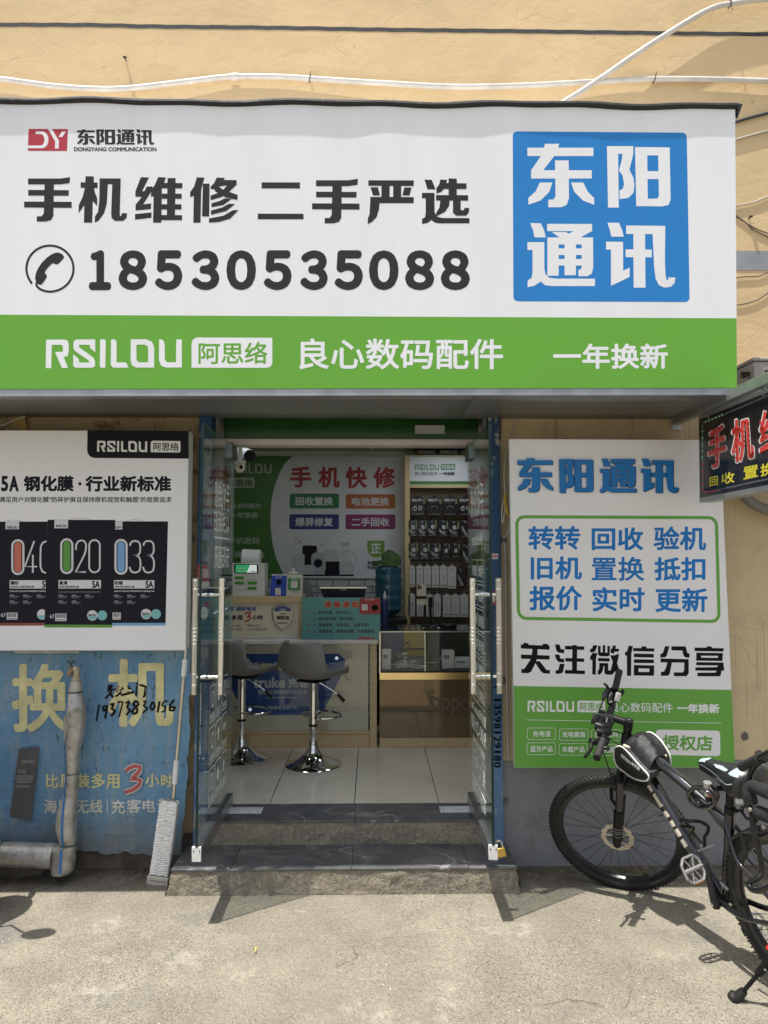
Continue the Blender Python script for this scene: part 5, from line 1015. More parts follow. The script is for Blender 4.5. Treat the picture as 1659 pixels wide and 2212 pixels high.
# ================================================================== INSIDE THE SHOP
# ---- wall banner behind the counter
PW = plY(YB-.02); wb = thing('wall_banner', P(740, 1250, YB-.02), 'green and white wall banner with red characters above the counter', 'banner')
DG = M('banner_green', (.045, .165, .022), .4); BW = M('banner_white', (.62, .63, .66), .45)
q = [(430, 984.5), (863, 986.5), (865, 1250), (430, 1248)]
mb = MB(); mb.prism(PW, q, -.018, 0); mb.build('banner_board', DG, wb, smooth=0)
mb = MB(); cur = [(838, 418), (790, 480), (745, 560), (700, 680), (675, 800), (668, 920), (670, 1030), (685, 1150), (715, 1270), (760, 1370), (800, 1432)]
mb.flat(PW, [c1(x, y) for x, y in [(860, 418)]+cur[1:]]+[c2(418, 1440), c2(415, 430)], .001); mb.build('white_panel', BW, wb, smooth=0)
rsilou(PW, qc(c1, 308, 486, 677, 568), M('banner_pale_letter', (.40, .44, .40), .5), DG, wb, badge=False)
BP = MATS['banner_pale_letter']
mb = MB(); mb.flat(PW, rr(qc(c1, 300, 601, 535, 688), 4), .0012); mb.build('logo_badge', BP, wb, smooth=0); T('阿思络', PW, qc(c1, 312, 615, 520, 678), DG, wb, .5, .002)
for s, a in (('良心数码配件', (308, 815, 590, 858)), ('一年换新', (335, 888, 565, 940)), ('手机数码', (318, 1098, 578, 1155)), ('维修生态', (366, 1212, 620, 1268)), ('全国连锁', (390, 1325, 640, 1385))): T(s, PW, qc(c1, *a), BP, wb, .3)
CRIM = M('banner_crimson', (.36, .022, .03), .45)
for s, a in (('手', (c1(828, 508), c1(1008, 685))), ('机', (c1(1063, 510), c1(1243, 686))), ('快', (c1(1290, 512), c1(1470, 690))), ('修', (c2(193, 512), c2(376, 690)))): T(s, PW, rq(*a[0], *a[1]), CRIM, wb, 1.7)
for s, q, col in (('回收置换', (c1(826, 735), c1(1236, 858)), (.012, .16, .055)), ('电池更换', (c2(-35, 740), c2(375, 860)), (.42, .115, .02)), ('爆屏修复', (c1(824, 906), c1(1236, 1031)), (.014, .018, .17)), ('二手回收', (c2(-37, 908), c2(376, 1031)), (.22, .012, .11))):
    b = rq(*q[0], *q[1]); mb = MB(); mb.flat(PW, rr(b, 4), .0016); mb.build('colour_box', M('banner_box_'+str(len(MATS)), col, .45), wb, smooth=0)
    T(s, PW, [bil(b, .12, .22), bil(b, .88, .22), bil(b, .88, .80), bil(b, .12, .80)], BW, wb, .6, .0026)
mb = MB(); pr = [(143, 1125), (286, 1125), (286, 1200), (270, 1240), (235, 1266), (190, 1262), (155, 1235), (143, 1190)]; mb.flat(PW, [c2(*p) for p in pr], .0016); LGN = M('banner_lime', (.16, .30, .025), .45); mb.build('emblem', LGN, wb, smooth=0)
mb = MB(); mb.flat(PW, [c2(280+29*math.cos(k*.3), 1238+29*math.sin(k*.3)) for k in range(21)], .0022); mb.stroke(PW, [c2(265, 1238), c2(276, 1250), c2(298, 1226)], 1.2, .003); mb.build('emblem', LGN, wb, smooth=0)
T('正', PW, qc(c2, 172, 1150, 258, 1232), BW, wb, 1.0, .0026); T('全国联保', PW, qc(c2, 142, 1292, 292, 1325), NAVY, wb, .4, .002); T('扫码验真', PW, qc(c2, 142, 1330, 292, 1366), NAVY, wb, .4, .002)
# printed product picture on the banner
GP1 = M('print_grey', (.40, .41, .43), .5); GP2 = M('print_light', (.50, .51, .53), .5)
mb = MB(); mb.flat(PW, rr(qc(c1, 932, 1165, 1053, 1330), 4), .0018); mb.flat(PW, rr(qc(c1, 1113, 1297, 1245, 1405), 4), .0022); mb.flat(PW, [c1(1063+36*math.cos(k*.3), 1312+36*math.sin(k*.3)) for k in range(21)], .0034); mb.flat(PW, rr(qc(c1, 925, 1405, 1360, 1420), 2), .0022); mb.build('product_print', NAVY, wb, smooth=0)
mb = MB(); mb.flat(PW, rr(qc(c1, 848, 1235, 950, 1400), 4), .0026); mb.flat(PW, rr(qc(c1, 938, 1326, 1026, 1402), 9), .003); mb.flat(PW, rr(qc(c1, 1238, 1292, 1360, 1402), 9), .003); mb.flat(PW, rr(qc(c1, 1112, 1195, 1222, 1296), 2), .0017); mb.build('product_print', GP2, wb, smooth=0)
mb = MB(); mb.flat(PW, rr(qc(c1, 1005, 1222, 1126, 1402), 12), .0028); mb.stroke(PW, [c1(1305+78*math.cos(k*.3), 1290+78*math.sin(k*.3)) for k in range(21)], 2.2, .002, True)
mb.stroke(PW, [c1(*p) for p in ((1062, 1222), (1075, 1180), (1130, 1150), (1145, 1120), (1130, 1103), (1105, 1110), (1090, 1140), (1078, 1180))], 1.6, .002)
for x, y in ((880, 1110), (910, 1138)): mb.flat(PW, [c1(x+16*math.cos(k*.4), y+14*math.sin(k*.4)) for k in range(16)], .002); mb.stroke(PW, [c1(x-5, y+8), c1(x-6, y+90)], 1, .002)
for x in (1275, 1307): mb.stroke(PW, [c1(x, 1170), c1(x, 1290)], 1, .0032); mb.flat(PW, qc(c1, x-14, 1138, x+14, 1170), .002)
mb.build('product_print', GP1, wb, smooth=0)
# ---- brick printed wallpaper below the banner
n = NB('brick_print_wallpaper'); br = n.t.nodes.new('ShaderNodeTexBrick'); br.inputs['Scale'].default_value = 1; br.inputs['Color1'].default_value = (.52, .52, .50, 1); br.inputs['Color2'].default_value = (.42, .42, .41, 1); br.inputs['Mortar'].default_value = (.14, .14, .14, 1)
br.inputs['Brick Width'].default_value = .16; br.inputs['Row Height'].default_value = .065; br.inputs['Mortar Size'].default_value = .006
rt = n.t.nodes.new('ShaderNodeMapping'); rt.inputs['Rotation'].default_value = (R(90), 0, 0); n.link(n.tc.outputs['Object'], rt.inputs[0]); n.link(rt.outputs[0], br.inputs[0])
iv = n.ramp(n.voro(9, None), .12, .2, 1, 0); BRK = n.done(n.mix(n.math('MULTIPLY', iv, n.ramp(n.noise(4), .45, .55)), br.outputs[0], (.02, .06, .02)), .6)
mb = MB(); mb.box(-2.04, YB-.006, Z2, P(870, 1300, YB).x, YB-.001, P(740, 1252, YB).z); mb.build('wallpaper', BRK, bd, smooth=0)
# ---- left counter
X1C = P(814, 1500, YCF).x; zc = P(740, 1382, YCF).z; CW = M('counter_white_panel', (.68, .60, .46), .3, var=.04); CT = M('counter_top_white', (.62, .58, .53), .3)
ct = thing('service_counter', (-.6, YCF, Z2), 'white glass fronted counter with wooden trim behind the bar stools', 'counter')
mb = MB(); mb.box(WX0+.01, YCF+.012, Z2+.135, X1C-.07, YCF+.55, zc-.035); mb.build('body', CW, ct, smooth=0)
mb = MB(); mb.box(WX0+.01, YCF, Z2+.001, X1C-.058, YCF+.5, Z2+.105); mb.box(WX0+.01, YCF-.003, Z2+.108, X1C-.058, YCF+.02, Z2+.134); mb.build('plinth', WOOD, ct, bevel=.002)
mb = MB(); mb.box(X1C-.056, YCF-.006, Z2+.001, X1C, YCF+.55, zc-.036); mb.build('side_post', WOOD, ct, bevel=.002)
mb = MB(); mb.box(WX0+.01, YCF-.03, zc-.034, X1C+.01, YCF+.6, zc); mb.build('countertop', CT, ct, bevel=.006)
mb = MB(); mb.box(WX0+.01, YCF+.002, Z2+.137, X1C-.06, YCF+.008, zc-.038); mb.build('glass_front', GLASSC, ct, smooth=0)
PC = plY(YCF+.0115)
cn = lambda x, y: cN(x, y)
q5 = [c3(150, 488), c3(1235, 488), c3(1288, 540), c3(1280, 620), c3(1110, 960), c3(1060, 997), c3(480, 997), c3(440, 960), c3(300, 700), c3(150, 560)]
mb = MB(); mb.flat(PC, q5, .0008); mb.build('blue_poster', M('truke_blue', (.012, .075, .30), .35), ct, smooth=0)
T('中国授权维修点', PC, qc(c3, 265, 560, 1010, 632), M('poster_gold', (.66, .56, .14), .45), ct, .9, .0016); PLT = M('poster_pale', (.62, .64, .68), .45)
T('truke', PC, qc(c3, 525, 680, 790, 772), PLT, ct, 1.3, .0016); T('充客', PC, qc(c3, 812, 690, 990, 770), PLT, ct, 1.1, .0016)
T('智能3C物联网手机电池', PC, qc(c3, 565, 785, 972, 825), PLT, ct, .15, .0016); T('www.trukesmart.cn', PC, qc(c3, 640, 838, 892, 858), PLT, ct, .1, .0016); T('海陆智造 生命产品', PC, qc(c3, 640, 918, 885, 948), PLT, ct, .1, .0016)
mb = MB(); [mb.cyl(PC.at(*c3(x, y), .001), PC.at(*c3(x, y), .006), .014, 14) for x, y in ((1217, 524), (498, 950))]; mb.build('stud', CHROME, ct)
# upper display box on the counter
X1U = P(652, 1330, YCF+.12).x; zu = P(560, 1288, YCF+.12).z
ub = thing('counter_display_box', (-1, YCF+.12, zc), 'pale box with a battery advert and wooden top on the counter', 'display box')
mb = MB(); mb.box(WX0+.02, YCF+.125, zc+.001, X1U-.03, YCF+.42, zu-.055); mb.build('body', CW, ub, smooth=0)
mb = MB(); mb.box(WX0+.02, YCF+.11, zu-.054, X1U, YCF+.46, zu); mb.build('wooden_top', WOOD, ub, bevel=.002)
mb = MB(); mb.box(X1U-.029, YCF+.115, zc+.001, X1U, YCF+.42, zu-.055); mb.build('side_post', WOOD, ub, bevel=.002)
mb = MB(); mb.box(WX0+.02, YCF+.10, zc+.001, X1U-.04, YCF+.124, zc+.022); mb.build('ledge', CT, ub, bevel=.002)
PU = plY(YCF+.1245)
INKB = M('advert_blue', (.03, .08, .25), .5); DKI = M('advert_ink', (.035, .035, .04), .5); GRI = M('advert_grey', (.20, .19, .17), .5)
T('充客 超容电池', PU, qc(c3, 290, 95, 548, 133), INKB, ub, .35); T('电量', PU, qc(c3, 225, 165, 330, 210), DKI, ub, .4); T('多用', PU, qc(c3, 343, 165, 437, 210), DKI, ub, .6); T('小时', PU, qc(c3, 515, 165, 608, 208), DKI, ub, .6)
mb = MB(); mb.stroke(PU, [c3(450+(x-1005)*.42, 145+(y-1040)*.37) for x, y in B3], 3.3, .0016); mb.build('red_numeral', M('advert_red', (.50, .02, .02), .45), ub, smooth=0)
T('· 不卡顿', PU, qc(c3, 330, 245, 418, 265), GRI, ub, .1); T('· 原装TI芯片', PU, qc(c3, 462, 243, 590, 265), GRI, ub, .1); T('· 1500+循环', PU, qc(c3, 312, 274, 432, 296), GRI, ub, .1); T('· -20℃低温抗寒', PU, qc(c3, 462, 274, 634, 296), GRI, ub, .1)
sh = [(673, 118), (715, 85), (768, 75), (820, 85), (868, 112), (858, 190), (830, 255), (768, 300), (712, 262), (682, 200)]
mb = MB(); mb.prism(PU, [c3(*p) for p in sh], 0, .012); mb.build('shield_rim', M('shield_silver', (.30, .29, .27), .25, .9), ub, smooth=0)
mb = MB(); mb.flat(PU, [c3(769+(x-769)*.84, 185+(y-185)*.84) for x, y in sh], .013); shf = mb.build('shield_face', CW, ub, smooth=0)
mb = MB(); mb.flat(PU, [c3(*p) for p in ((698, 118), (735, 98), (768, 92), (805, 100), (838, 116), (835, 138), (768, 128), (702, 138))], .0136); mb.build('shield_band', M('shield_blue', (.025, .07, .22), .4), ub, smooth=0)
T('授权店', PU, qc(c3, 716, 172, 824, 205), DKI, ub, .5, .0145); T('truke', PU, qc(c3, 745, 110, 795, 126), PLT, ub, .2, .0145); T('充客电池', PU, qc(c3, 742, 150, 798, 163), DKI, ub, .1, .0145); T('比原装多用3小时', PU, qc(c3, 725, 226, 815, 240), DKI, ub, .1, .0145)
# notice board
PN = plY(YCF+.02); nb_ = thing('notice_board', P(735, 1381, YCF+.02), 'turquoise repair notice board with red stars standing on the counter', 'notice board')
nq = [c3(931, 22), c3(1580, 22), c3(1576, 367), c3(928, 367)]
mb = MB(); mb.prism(PN, nq, -.012, 0); mb.build('board', M('notice_turquoise', (.10, .30, .29), .45), nb_, smooth=0)
NRED = M('notice_red', (.45, .035, .02), .45); NYL = M('notice_yellow', (.55, .42, .12), .45)
for s, a in (('维', (1117, 52, 1170, 105)), ('修', (1192, 52, 1247, 105)), ('须', (1268, 53, 1322, 106)), ('知', (1343, 53, 1397, 106))): T(s, PN, qc(c3, a[0]-3, a[1]-3, a[2]+3, a[3]+3), NYL, nb_, 1.5, .001); T(s, PN, qc(c3, *a), NRED, nb_, .8, .0018)
mb = MB()
for k, (s, x1) in enumerate((('1、资料自备，丢失自负；', 1340), ('2、刷机有风险，责任自担；', 1368), ('3、屏幕更换，当场试好，过期不保；', 1482), ('4、送修手机，有隐性故障，不恢复原样。', 1545))):
    y = 130+k*52; T(s, PN, qc(c3, 1022, y, x1, y+31), DKI, nb_, .22)
    mb.flat(PN, [c3(988+(13 if j % 2 == 0 else 5)*math.sin(j*math.pi/5), y+14-(13 if j % 2 == 0 else 5)*math.cos(j*math.pi/5)) for j in range(10)], .0012)
mb.build('star', M('notice_star', (.42, .03, .03), .45), nb_, smooth=0)
T('东阳通讯 宣', PN, qc(c3, 1398, 347, 1530, 367), NRED, nb_, .4)
ps = thing('payment_card', P(760, 1291, YCF+.005), 'small red payment card stuck on the corner of the turquoise notice board', 'payment card')
PP_ = plY(YCF+.012); mb = MB(); mb.prism(PP_, rr(qc(c3, 1406, 26, 1579, 156), 2), -.003, 0); mb.build('card', M('pay_red', (.34, .012, .02), .4), ps, smooth=0)
mb = MB(); mb.flat(PP_, [c3(1534+28*math.cos(k*.3), 106+26*math.sin(k*.3)) for k in range(21)], .001); mb.build('touch_spot', BLACK, ps, smooth=0)
mb = MB(); mb.flat(PP_, rr(qc(c3, 1424, 78, 1474, 128), 1), .001); mb.build('white_square', STW, ps, smooth=0); T('碰一下 就付款', PP_, qc(c3, 1456, 32, 1530, 44), STW, ps, .1, .001)
# ---- things on the counter box
pb = thing('power_bank_station', P(540, 1288, YCF+.2), 'white power bank rental station with green slots on the counter', 'rental station')
PS = plY(YCF+.14); mb = MB(); mb.prism(PS, qc(c1, 348, 1312, 618, 1590), -.20, 0); mb.build('case', M('station_white', (.60, .60, .55), .4), pb, smooth=0, bevel=.006)
mb = MB(); mb.flat(PS, rr(qc(c1, 365, 1318, 567, 1398), 3), .001); mb.build('screen_bezel', BLACK, pb, smooth=0)
scr = bpy.data.materials.new('lit_green_screen'); scr.use_nodes = True; e_ = scr.node_tree.nodes['Principled BSDF']; e_.inputs['Base Color'].default_value = (.03, .25, .10, 1); e_.inputs['Emission Color'].default_value = (.03, .28, .10, 1); e_.inputs['Emission Strength'].default_value = .5; e_.inputs['Roughness'].default_value = .2
mb = MB(); mb.flat(PS, qc(c1, 378, 1326, 554, 1390), .002); mb.build('screen', scr, pb, smooth=0)
scw = scr.copy(); scw.name = 'lit_white_screen'; e_ = scw.node_tree.nodes['Principled BSDF']; e_.inputs['Base Color'].default_value = (.6, .62, .62, 1); e_.inputs['Emission Color'].default_value = (.5, .55, .55, 1)
mb = MB(); mb.flat(PS, [c1(498, 1326), c1(554, 1326), c1(554, 1390), c1(470, 1390)], .0024); mb.build('screen_picture', scw, pb, smooth=0); T('闪电联', PS, qc(c1, 390, 1348, 458, 1362), STW, pb, .2, .003); T('免押金租借', PS, qc(c1, 392, 1372, 462, 1384), STW, pb, .1, .003); T('扫码充电', PS, qc(c1, 505, 1376, 545, 1385), NAVY, pb, .1, .003)
GS = M('slot_green', (.05, .28, .03), .35)
for x, y, g in ((370, 1422, 1), (478, 1424, 0), (370, 1465, 1), (478, 1465, 1), (370, 1508, 0), (475, 1509, 1)): mb = MB(); mb.prism(PS, rr(qc(c1, x, y, x+78, y+23), 2.5), 0, .004); mb.build('slot', GS if g else MATS['station_white'], pb, bevel=.001)
pr_ = thing('paper_roll', P(543, 1212, YCF+.22), 'white paper roll on a holder on top of the rental station', 'paper roll')
a, b = P(524, 1204, YCF+.22), P(562, 1206, YCF+.22); mb = MB(); mb.cyl(a, b, .071, 24); mb.build('roll', M('tissue_white', (.68, .68, .67), .8), pr_)
mb = MB(); c = (a+b)/2; mb.lathe([(.05, -.085), (.03, -.07), (.02, -.06), (.02, -.04)], Matrix.Translation(c), 16); mb.build('holder', WPL, pr_)
for lab, q, col, nm in (('blue payment stand with a black touch spot beside the rental station', [c1(678, 1402), c1(803, 1402), c1(795, 1590), c1(662, 1588)], (.012, .06, .42), 0), ('white and green payment stand between the blue stand and the notice board', [c1(806, 1406), c1(937, 1408), c1(932, 1590), c1(797, 1590)], (.55, .53, .48), 1)):
    t = thing('payment_stand', P(*q[3], YCF+.16), lab, 'payment stand', 'payment stands on the counter'); PV = plY(YCF+.15, .0); mb = MB(); mb.prism(PV, rr(q, 1.5), -.006, 0); mb.build('stand_panel', M('stand_%d' % nm, col, .35), t, smooth=0)
    mb = MB(); p = P(*q[3], YCF+.15); p2 = P(*q[2], YCF+.15); mb.box(p.x, YCF+.156, p.z, p2.x, YCF+.22, p.z+.006); mb.build('stand_foot', WPL, t)
    if nm == 0:
        mb = MB(); cx, cy = c1(738, 1470); mb.flat(PV, [(cx+6.2*math.cos(k*.3), cy+6*math.sin(k*.3)) for k in range(21)], .001); mb.build('touch_spot', BLACK, t, smooth=0); mb = MB(); mb.flat(PV, qc(c1, 706, 1518, 753, 1576), .001); mb.flat(PV, [bil(q, .0, .0), bil(q, 1, 0), bil(q, 1, .07), bil(q, 0, .07)], .001); mb.build('white_square', STW, t, smooth=0)
        T('支付宝', PV, qc(c1, 724, 1404, 760, 1412), INKB, t, .1, .002); T('碰一下 支付', PV, qc(c1, 712, 1422, 762, 1438), STW, t, .15, .001)
    else:
        mb = MB(); mb.flat(PV, qc(c1, 814, 1436, 915, 1538), .001); mb.build('green_square', M('pay_green', (.04, .22, .04), .4), t, smooth=0); mb = MB(); mb.flat(PV, qc(c1, 836, 1460, 893, 1518), .0016); mb.build('white_square', STW, t, smooth=0); T('推荐使用微信支付', PV, qc(c1, 840, 1442, 895, 1452), STW, t, .1, .0016); T('微信支付', PV, qc(c1, 852, 1544, 900, 1556), GRI, t, .1, .001)
spc = thing('spray_can', P(633, 1238, YCF+.3), 'spray can with yellow label behind the white payment stand', 'spray can'); c = P(633, 1250, YCF+.3); m4 = Matrix.Translation(c)
mb = MB(); mb.lathe([(.058, -.14), (.058, .02), (.05, .045)], m4, 20); mb.build('can', M('can_yellow', (.36, .33, .06), .4), spc); mb = MB(); mb.lathe([(.05, .045), (.045, .05), (.025, .058), (.012, .06), (.012, .085), (0, .087)], m4, 16); mb.build('nozzle', WPL, spc)
# dark till on the desk, and its chair
tl_ = thing('black_till', P(735, 1288, YCF+.45), 'black flat till with a silver front edge behind the notice board', 'till')
PT = plY(YCF+.4); mb = MB(); mb.prism(PT, [c1(1076, 1518), c1(1462, 1518), c1(1440, 1600), c1(1108, 1600)], -.25, 0); mb.build('case', BLKM, tl_, bevel=.004); mb = MB(); mb.prism(PT, [c1(1074, 1508), c1(1464, 1508), c1(1464, 1521), c1(1076, 1523)], -.01, .004); mb.build('silver_edge', STEEL, tl_); T('KICPSN', PT, qc(c1, 1250, 1528, 1300, 1536), STW, tl_, .1, .003)
oc = thing('office_chair', P(664, 1290, 6.7), 'grey chair back behind the white payment stand', 'chair'); PO = plY(6.7); mb = MB(); mb.prism(PO, rr([c1(925, 1458), c1(1000, 1462), c1(1026, 1600), c1(925, 1600)], [2, 8, 1, 1]), -.03, 0); mb.build('backrest', GREYP, oc, bevel=.01); mb = MB(); p = P(664, 1300, 6.72); mb.cyl((p.x, 6.75, Z2+.03), (p.x, 6.75, p.z), .025, 10); mb.cyl((p.x, 6.75, Z2+.001), (p.x, 6.75, Z2+.03), .2, 16); mb.build('stem', BLKM, oc)
# ---- water bottle
wt = P(839, 1222, 6.75); w0 = P(839, 1330, 6.75)
wd = thing('water_dispenser', (wt.x, 6.75, Z2), 'blue water bottle on a dark dispenser beside the shelves', 'water dispenser')
rb = (P(868, 1270, 6.75)-P(839, 1270, 6.75)).length
n = NB('blue_bottle_plastic'); BOT = n.done(n.mix(n.ramp(n.noise(4), .3, .7), (.012, .065, .10), (.03, .10, .145)), .15)
hgt = wt.z-w0.z; mb = MB(); pf = [(0, hgt), (rb*.55, hgt), (rb*.92, hgt*.96), (rb, hgt*.90)]
for k in range(4): z = hgt*(.84-k*.2); pf += [(rb, z+.02), (rb*.95, z), (rb*.95, z-.015), (rb, z-.035), (rb, z-hgt*.2+.05)]
pf += [(rb, .06), (rb*.5, .0), (rb*.2, -.03)]
mb.lathe(pf[::-1], Matrix.Translation((wt.x, 6.75, w0.z)), 32); mb.build('bottle', BOT, wd)
mb = MB(); mb.box(wt.x-.17, 6.6, Z2+.001, wt.x+.17, 6.92, w0.z-.015); mb.build('dispenser_body', BLKM, wd, bevel=.01)
rg = thing('cloth_bundle', (wt.x, 6.75, wt.z), 'crumpled green leafy bundle on top of the water bottle', 'cloth bundle'); mb = MB()
mb.sheet(lambda u, v: (lambda a, t: Vector((wt.x+.02+(rb*.8*math.sin(t)+.03*noise.noise(Vector((math.cos(a)*2, math.sin(a)*2, t*3))))*math.cos(a)+(.08*v if v > .8 and math.cos(a) < 0 else 0)*-1, 6.75+rb*.7*math.sin(t)*math.sin(a), wt.z+.002+.13*math.cos(t)+.03*noise.noise(Vector((math.cos(a)*3, math.sin(a)*3, t*4))))))(2*math.pi*u, math.pi/2*v), 40, 14); mb.build('bundle', M('leafy_green_cloth', (.05, .095, .025), .8, var=.5, vs=30, bump=.6, bs=50), rg)
# ---- bar stools
def stool_at(px, py, ang, lab, src=None):
    base = G(px, py, Z2)
    if src: t = copy_tree(src); t.location = base; t.rotation_euler = (0, 0, ang); t['label'] = lab; return t
    t = thing('bar_stool', base, lab, 'bar stool', 'grey bar stools at the counter'); T0_ = Matrix.Translation(base)
    mb = MB(); mb.lathe([(.205, 0), (.208, .006), (.20, .012), (.15, .030), (.10, .052), (.06, .085), (.042, .12), (.036, .15), (.034, .17)], T0_, 48); mb.build('base', CHROME, t)
    mb = MB(); mb.lathe([(.0245, .15), (.0245, .35)], T0_, 24); mb.build('lower_column', CHROME, t); mb = MB(); mb.lathe([(.0325, .29), (.0325, .60), (.028, .62)], T0_, 24); mb.build('upper_column', CHROME, t); mb = MB(); mb.lathe([(.0335, .28), (.0335, .297)], T0_, 24); mb.build('collar', BLKM, t)
    mb = MB(); mb.tube([base+Vector((.10+.115*math.cos(a), .165*math.sin(a), .345)) for a in [k*2*math.pi/28 for k in range(28)]], .0095, 10, closed=True); mb.tube([base+Vector((.03, .02, .335)), base+Vector((-.012, .06, .345))], .01, 8); mb.tube([base+Vector((.03, -.02, .335)), base+Vector((-.012, -.06, .345))], .01, 8); mb.build('footrest', CHROME, t)
    mb = MB(); mb.tube([base+Vector((.02, -.03, .60)), base+Vector((.08, -.11, .54)), base+Vector((.11, -.15, .50))], .005, 8); lv = mb.build('height_lever', CHROME, t); mb = MB(); mb.tube([base+Vector((.105, -.143, .51)), base+Vector((.135, -.183, .455))], [.011, .014], 12); mb.build('lever_knob', BLKM, lv)
    mb = MB(); mb.box(base.x-.09, base.y-.09, base.z+.608, base.x+.09, base.y+.09, base.z+.622); mb.build('seat_plate', BLKM, t, bevel=.003)
    SD = -.205; prof = [(.235, .855, .13), (.215, .848, .17), (.15, .835, .195), (.05, .832, .21), (-.06, .838, .215), (-.13, .858, .215), (-.178, .905, .212), (-.198, .965, .205), (-.210, 1.03, .19), (-.218, 1.085, .165), (-.222, 1.105, .135)]
    def seat(u, v):
        k = v*(len(prof)-1); i = min(int(k), len(prof)-2); f = k-i; x, z, w_ = [prof[i][j]*(1-f)+prof[i+1][j]*f for j in range(3)]
        s = (u-.5)*2; wrap = max(0, min(1, (v-.15)/.35)); y = w_*math.sin(s*1.15)/math.sin(1.15); bk_ = (1-math.cos(s*1.15))
        up = .075*bk_*(1-max(0, v-.55)/.45) if v > .1 else .02*bk_
        return base+Vector((0, 0, SD))+Vector((x+.17*bk_*max(0, (v-.5)/.5)**.6*1.0, y, z+up*1.6))
    mb = MB(); mb.sheet(seat, 24, 40); mb.build('seat_shell', M('stool_grey_leather', (.20, .188, .175), .5, bump=.06, bs=200), t, solid=.022, smooth=60)
    t.rotation_euler = (0, 0, ang); return t
flush_text(); TQ.clear()
s1 = stool_at(676, 1652, R(58), 'grey bar stool standing in the middle of the doorway by the counter')
s2 = stool_at(521, 1638, R(50), 'grey bar stool partly behind the left glass door leaf', s1)
# ---- right display case
X0R = P(820, 1500, YCF).x; zr = P(930, 1362, YCF).z; zr1 = P(930, 1450, YCF).z; zr2 = P(930, 1468, YCF).z
dc = thing('display_case', (X0R+.5, YCF, Z2), 'glass topped display case with a gold strip and brown mirrored front', 'display case'); X1R = 1.95
BRN = M('brown_mirror_panel', (.20, .145, .08), .06, .5, var=.05)
mb = MB(); mb.box(X0R, YCF+.004, Z2+.075, X1R, YCF+.5, zr2-.002); mb.build('front_panel', BRN, dc, smooth=0)
mb = MB(); mb.box(X0R, YCF, Z2+.001, X1R, YCF+.5, Z2+.073); mb.build('plinth', WOOD, dc, bevel=.002)
mb = MB(); mb.box(X0R, YCF, zr2, X1R, YCF+.5, zr1-.012); mb.build('gold_strip', GOLD, dc, smooth=0)
mb = MB(); mb.box(X0R, YCF+.02, zr1-.011, X1R, YCF+.5, zr1); mb.build('shelf', BLKM, dc)
mb = MB(); mb.box(X0R+.002, YCF+.001, zr1+.001, X1R, YCF+.007, zr-.014); mb.box(X0R+.002, YCF, zr-.006, X1R, YCF+.5, zr); mb.build('case_glass', GLASSC, dc, smooth=0)
mb = MB(); mb.box(X0R, YCF-.003, zr-.0135, X1R, YCF+.012, zr-.0065); mb.box(X0R-.004, YCF-.004, zr1-.012, X0R+.008, YCF+.012, zr-.014); xm = P(918, 1400, YCF).x; mb.box(xm-.004, YCF-.002, zr1, xm+.004, YCF+.009, zr-.014); mb.build('case_rail', STEEL, dc)
mb = MB(); mb.box(X0R+.01, YCF+.49, zr1+.001, X1R, YCF+.5, zr-.02); mb.build('case_back', M('case_back_dark', (.018, .020, .022), .4), dc)
T('oppo', plY(YCF+.0035), [(930, 1505), (1016, 1508), (1016, 1548), (930, 1545)], M('case_gold_letter', (.15, .10, .065), .25), dc, 1.2, .002)
mb = MB(); PD = plY(YCF+.35); mb.box(P(818, 1, YCF+.48).x+.03, YCF+.47, zr1+.03, P(868, 1, YCF+.48).x, YCF+.485, zr-.03); mb.build('advert_card', M('card_blue', (.02, .06, .22), .4), dc)
mb = MB(); mb.box(P(870, 1, YCF+.48).x, YCF+.46, zr1+.06, P(912, 1, YCF+.48).x, YCF+.475, zr-.02); mb.build('advert_card', M('card_yellow', (.55, .36, .03), .4), dc)
random.seed(12)                                  # goods in the case
for k, (px, wd_, hd, dp, y, mat, lab) in enumerate(((835, .075, .16, .05, .1, WPL, 'white small appliance standing in the case beside the wooden post'), (868, .09, .12, .05, .16, WPL, 'white charger plug block in the left half of the case'), (850, .26, .045, .14, .3, BLKM, 'flat black tray box in the left half of the case'), (896, .12, .075, .09, .2, M('grey_box', (.16, .17, .18), .5), 'small grey accessory box left of the middle case rail'), (963, .14, .10, .02, .25, M('dark_box', (.04, .04, .045), .5), 'thin dark phone case pack right of the middle case rail'), (968, .10, .15, .08, .12, WPL, 'white cube charger box in the right half of the case'), (1000, .16, .08, .12, .14, WPL, 'white flat phone box in the right half of the case'), (968, .12, .10, .06, .4, M('grey_box2', (.22, .22, .23), .5), 'grey accessory box at the back of the case'), (940, .30, .03, .2, .33, BLKM, 'black flat stack at the back of the case'))):
    c = P(px, 1400, YCF+y); t = thing('accessory_box', (c.x, YCF+y, zr1), lab, 'box', 'goods inside the display case'); mb = MB(); mb.box(c.x-wd_/2, YCF+y, zr1+.001, c.x+wd_/2, YCF+y+dp, zr1+.001+hd); mb.build('box_body', mat, t, bevel=.004)
    mb = MB(); mb.box(c.x-wd_*.35, YCF+y-.0012, zr1+hd*.55, c.x+wd_*.1, YCF+y-.0002, zr1+hd*.75); mb.build('box_label', GREYP if mat is WPL else STW, t)
cbl = thing('cable_tangle', (P(880, 1400, YCF+.1).x, YCF+.1, zr1), 'tangle of black and white charging cables in the left half of the case', 'cables'); random.seed(8)
for m_, z_ in ((WPL, .03), (BLKM, .12), (BLKM, .20)):
    mb = MB(); c0 = P(880, 1400, YCF+.13); mb.tube(spline([Vector((c0.x+random.uniform(-.16, .16), YCF+random.uniform(.05, .3), zr1+.006+z_*random.uniform(.2, 1))) for k in range(12)], 8), .0045, 6); mb.build('cable', m_, cbl)
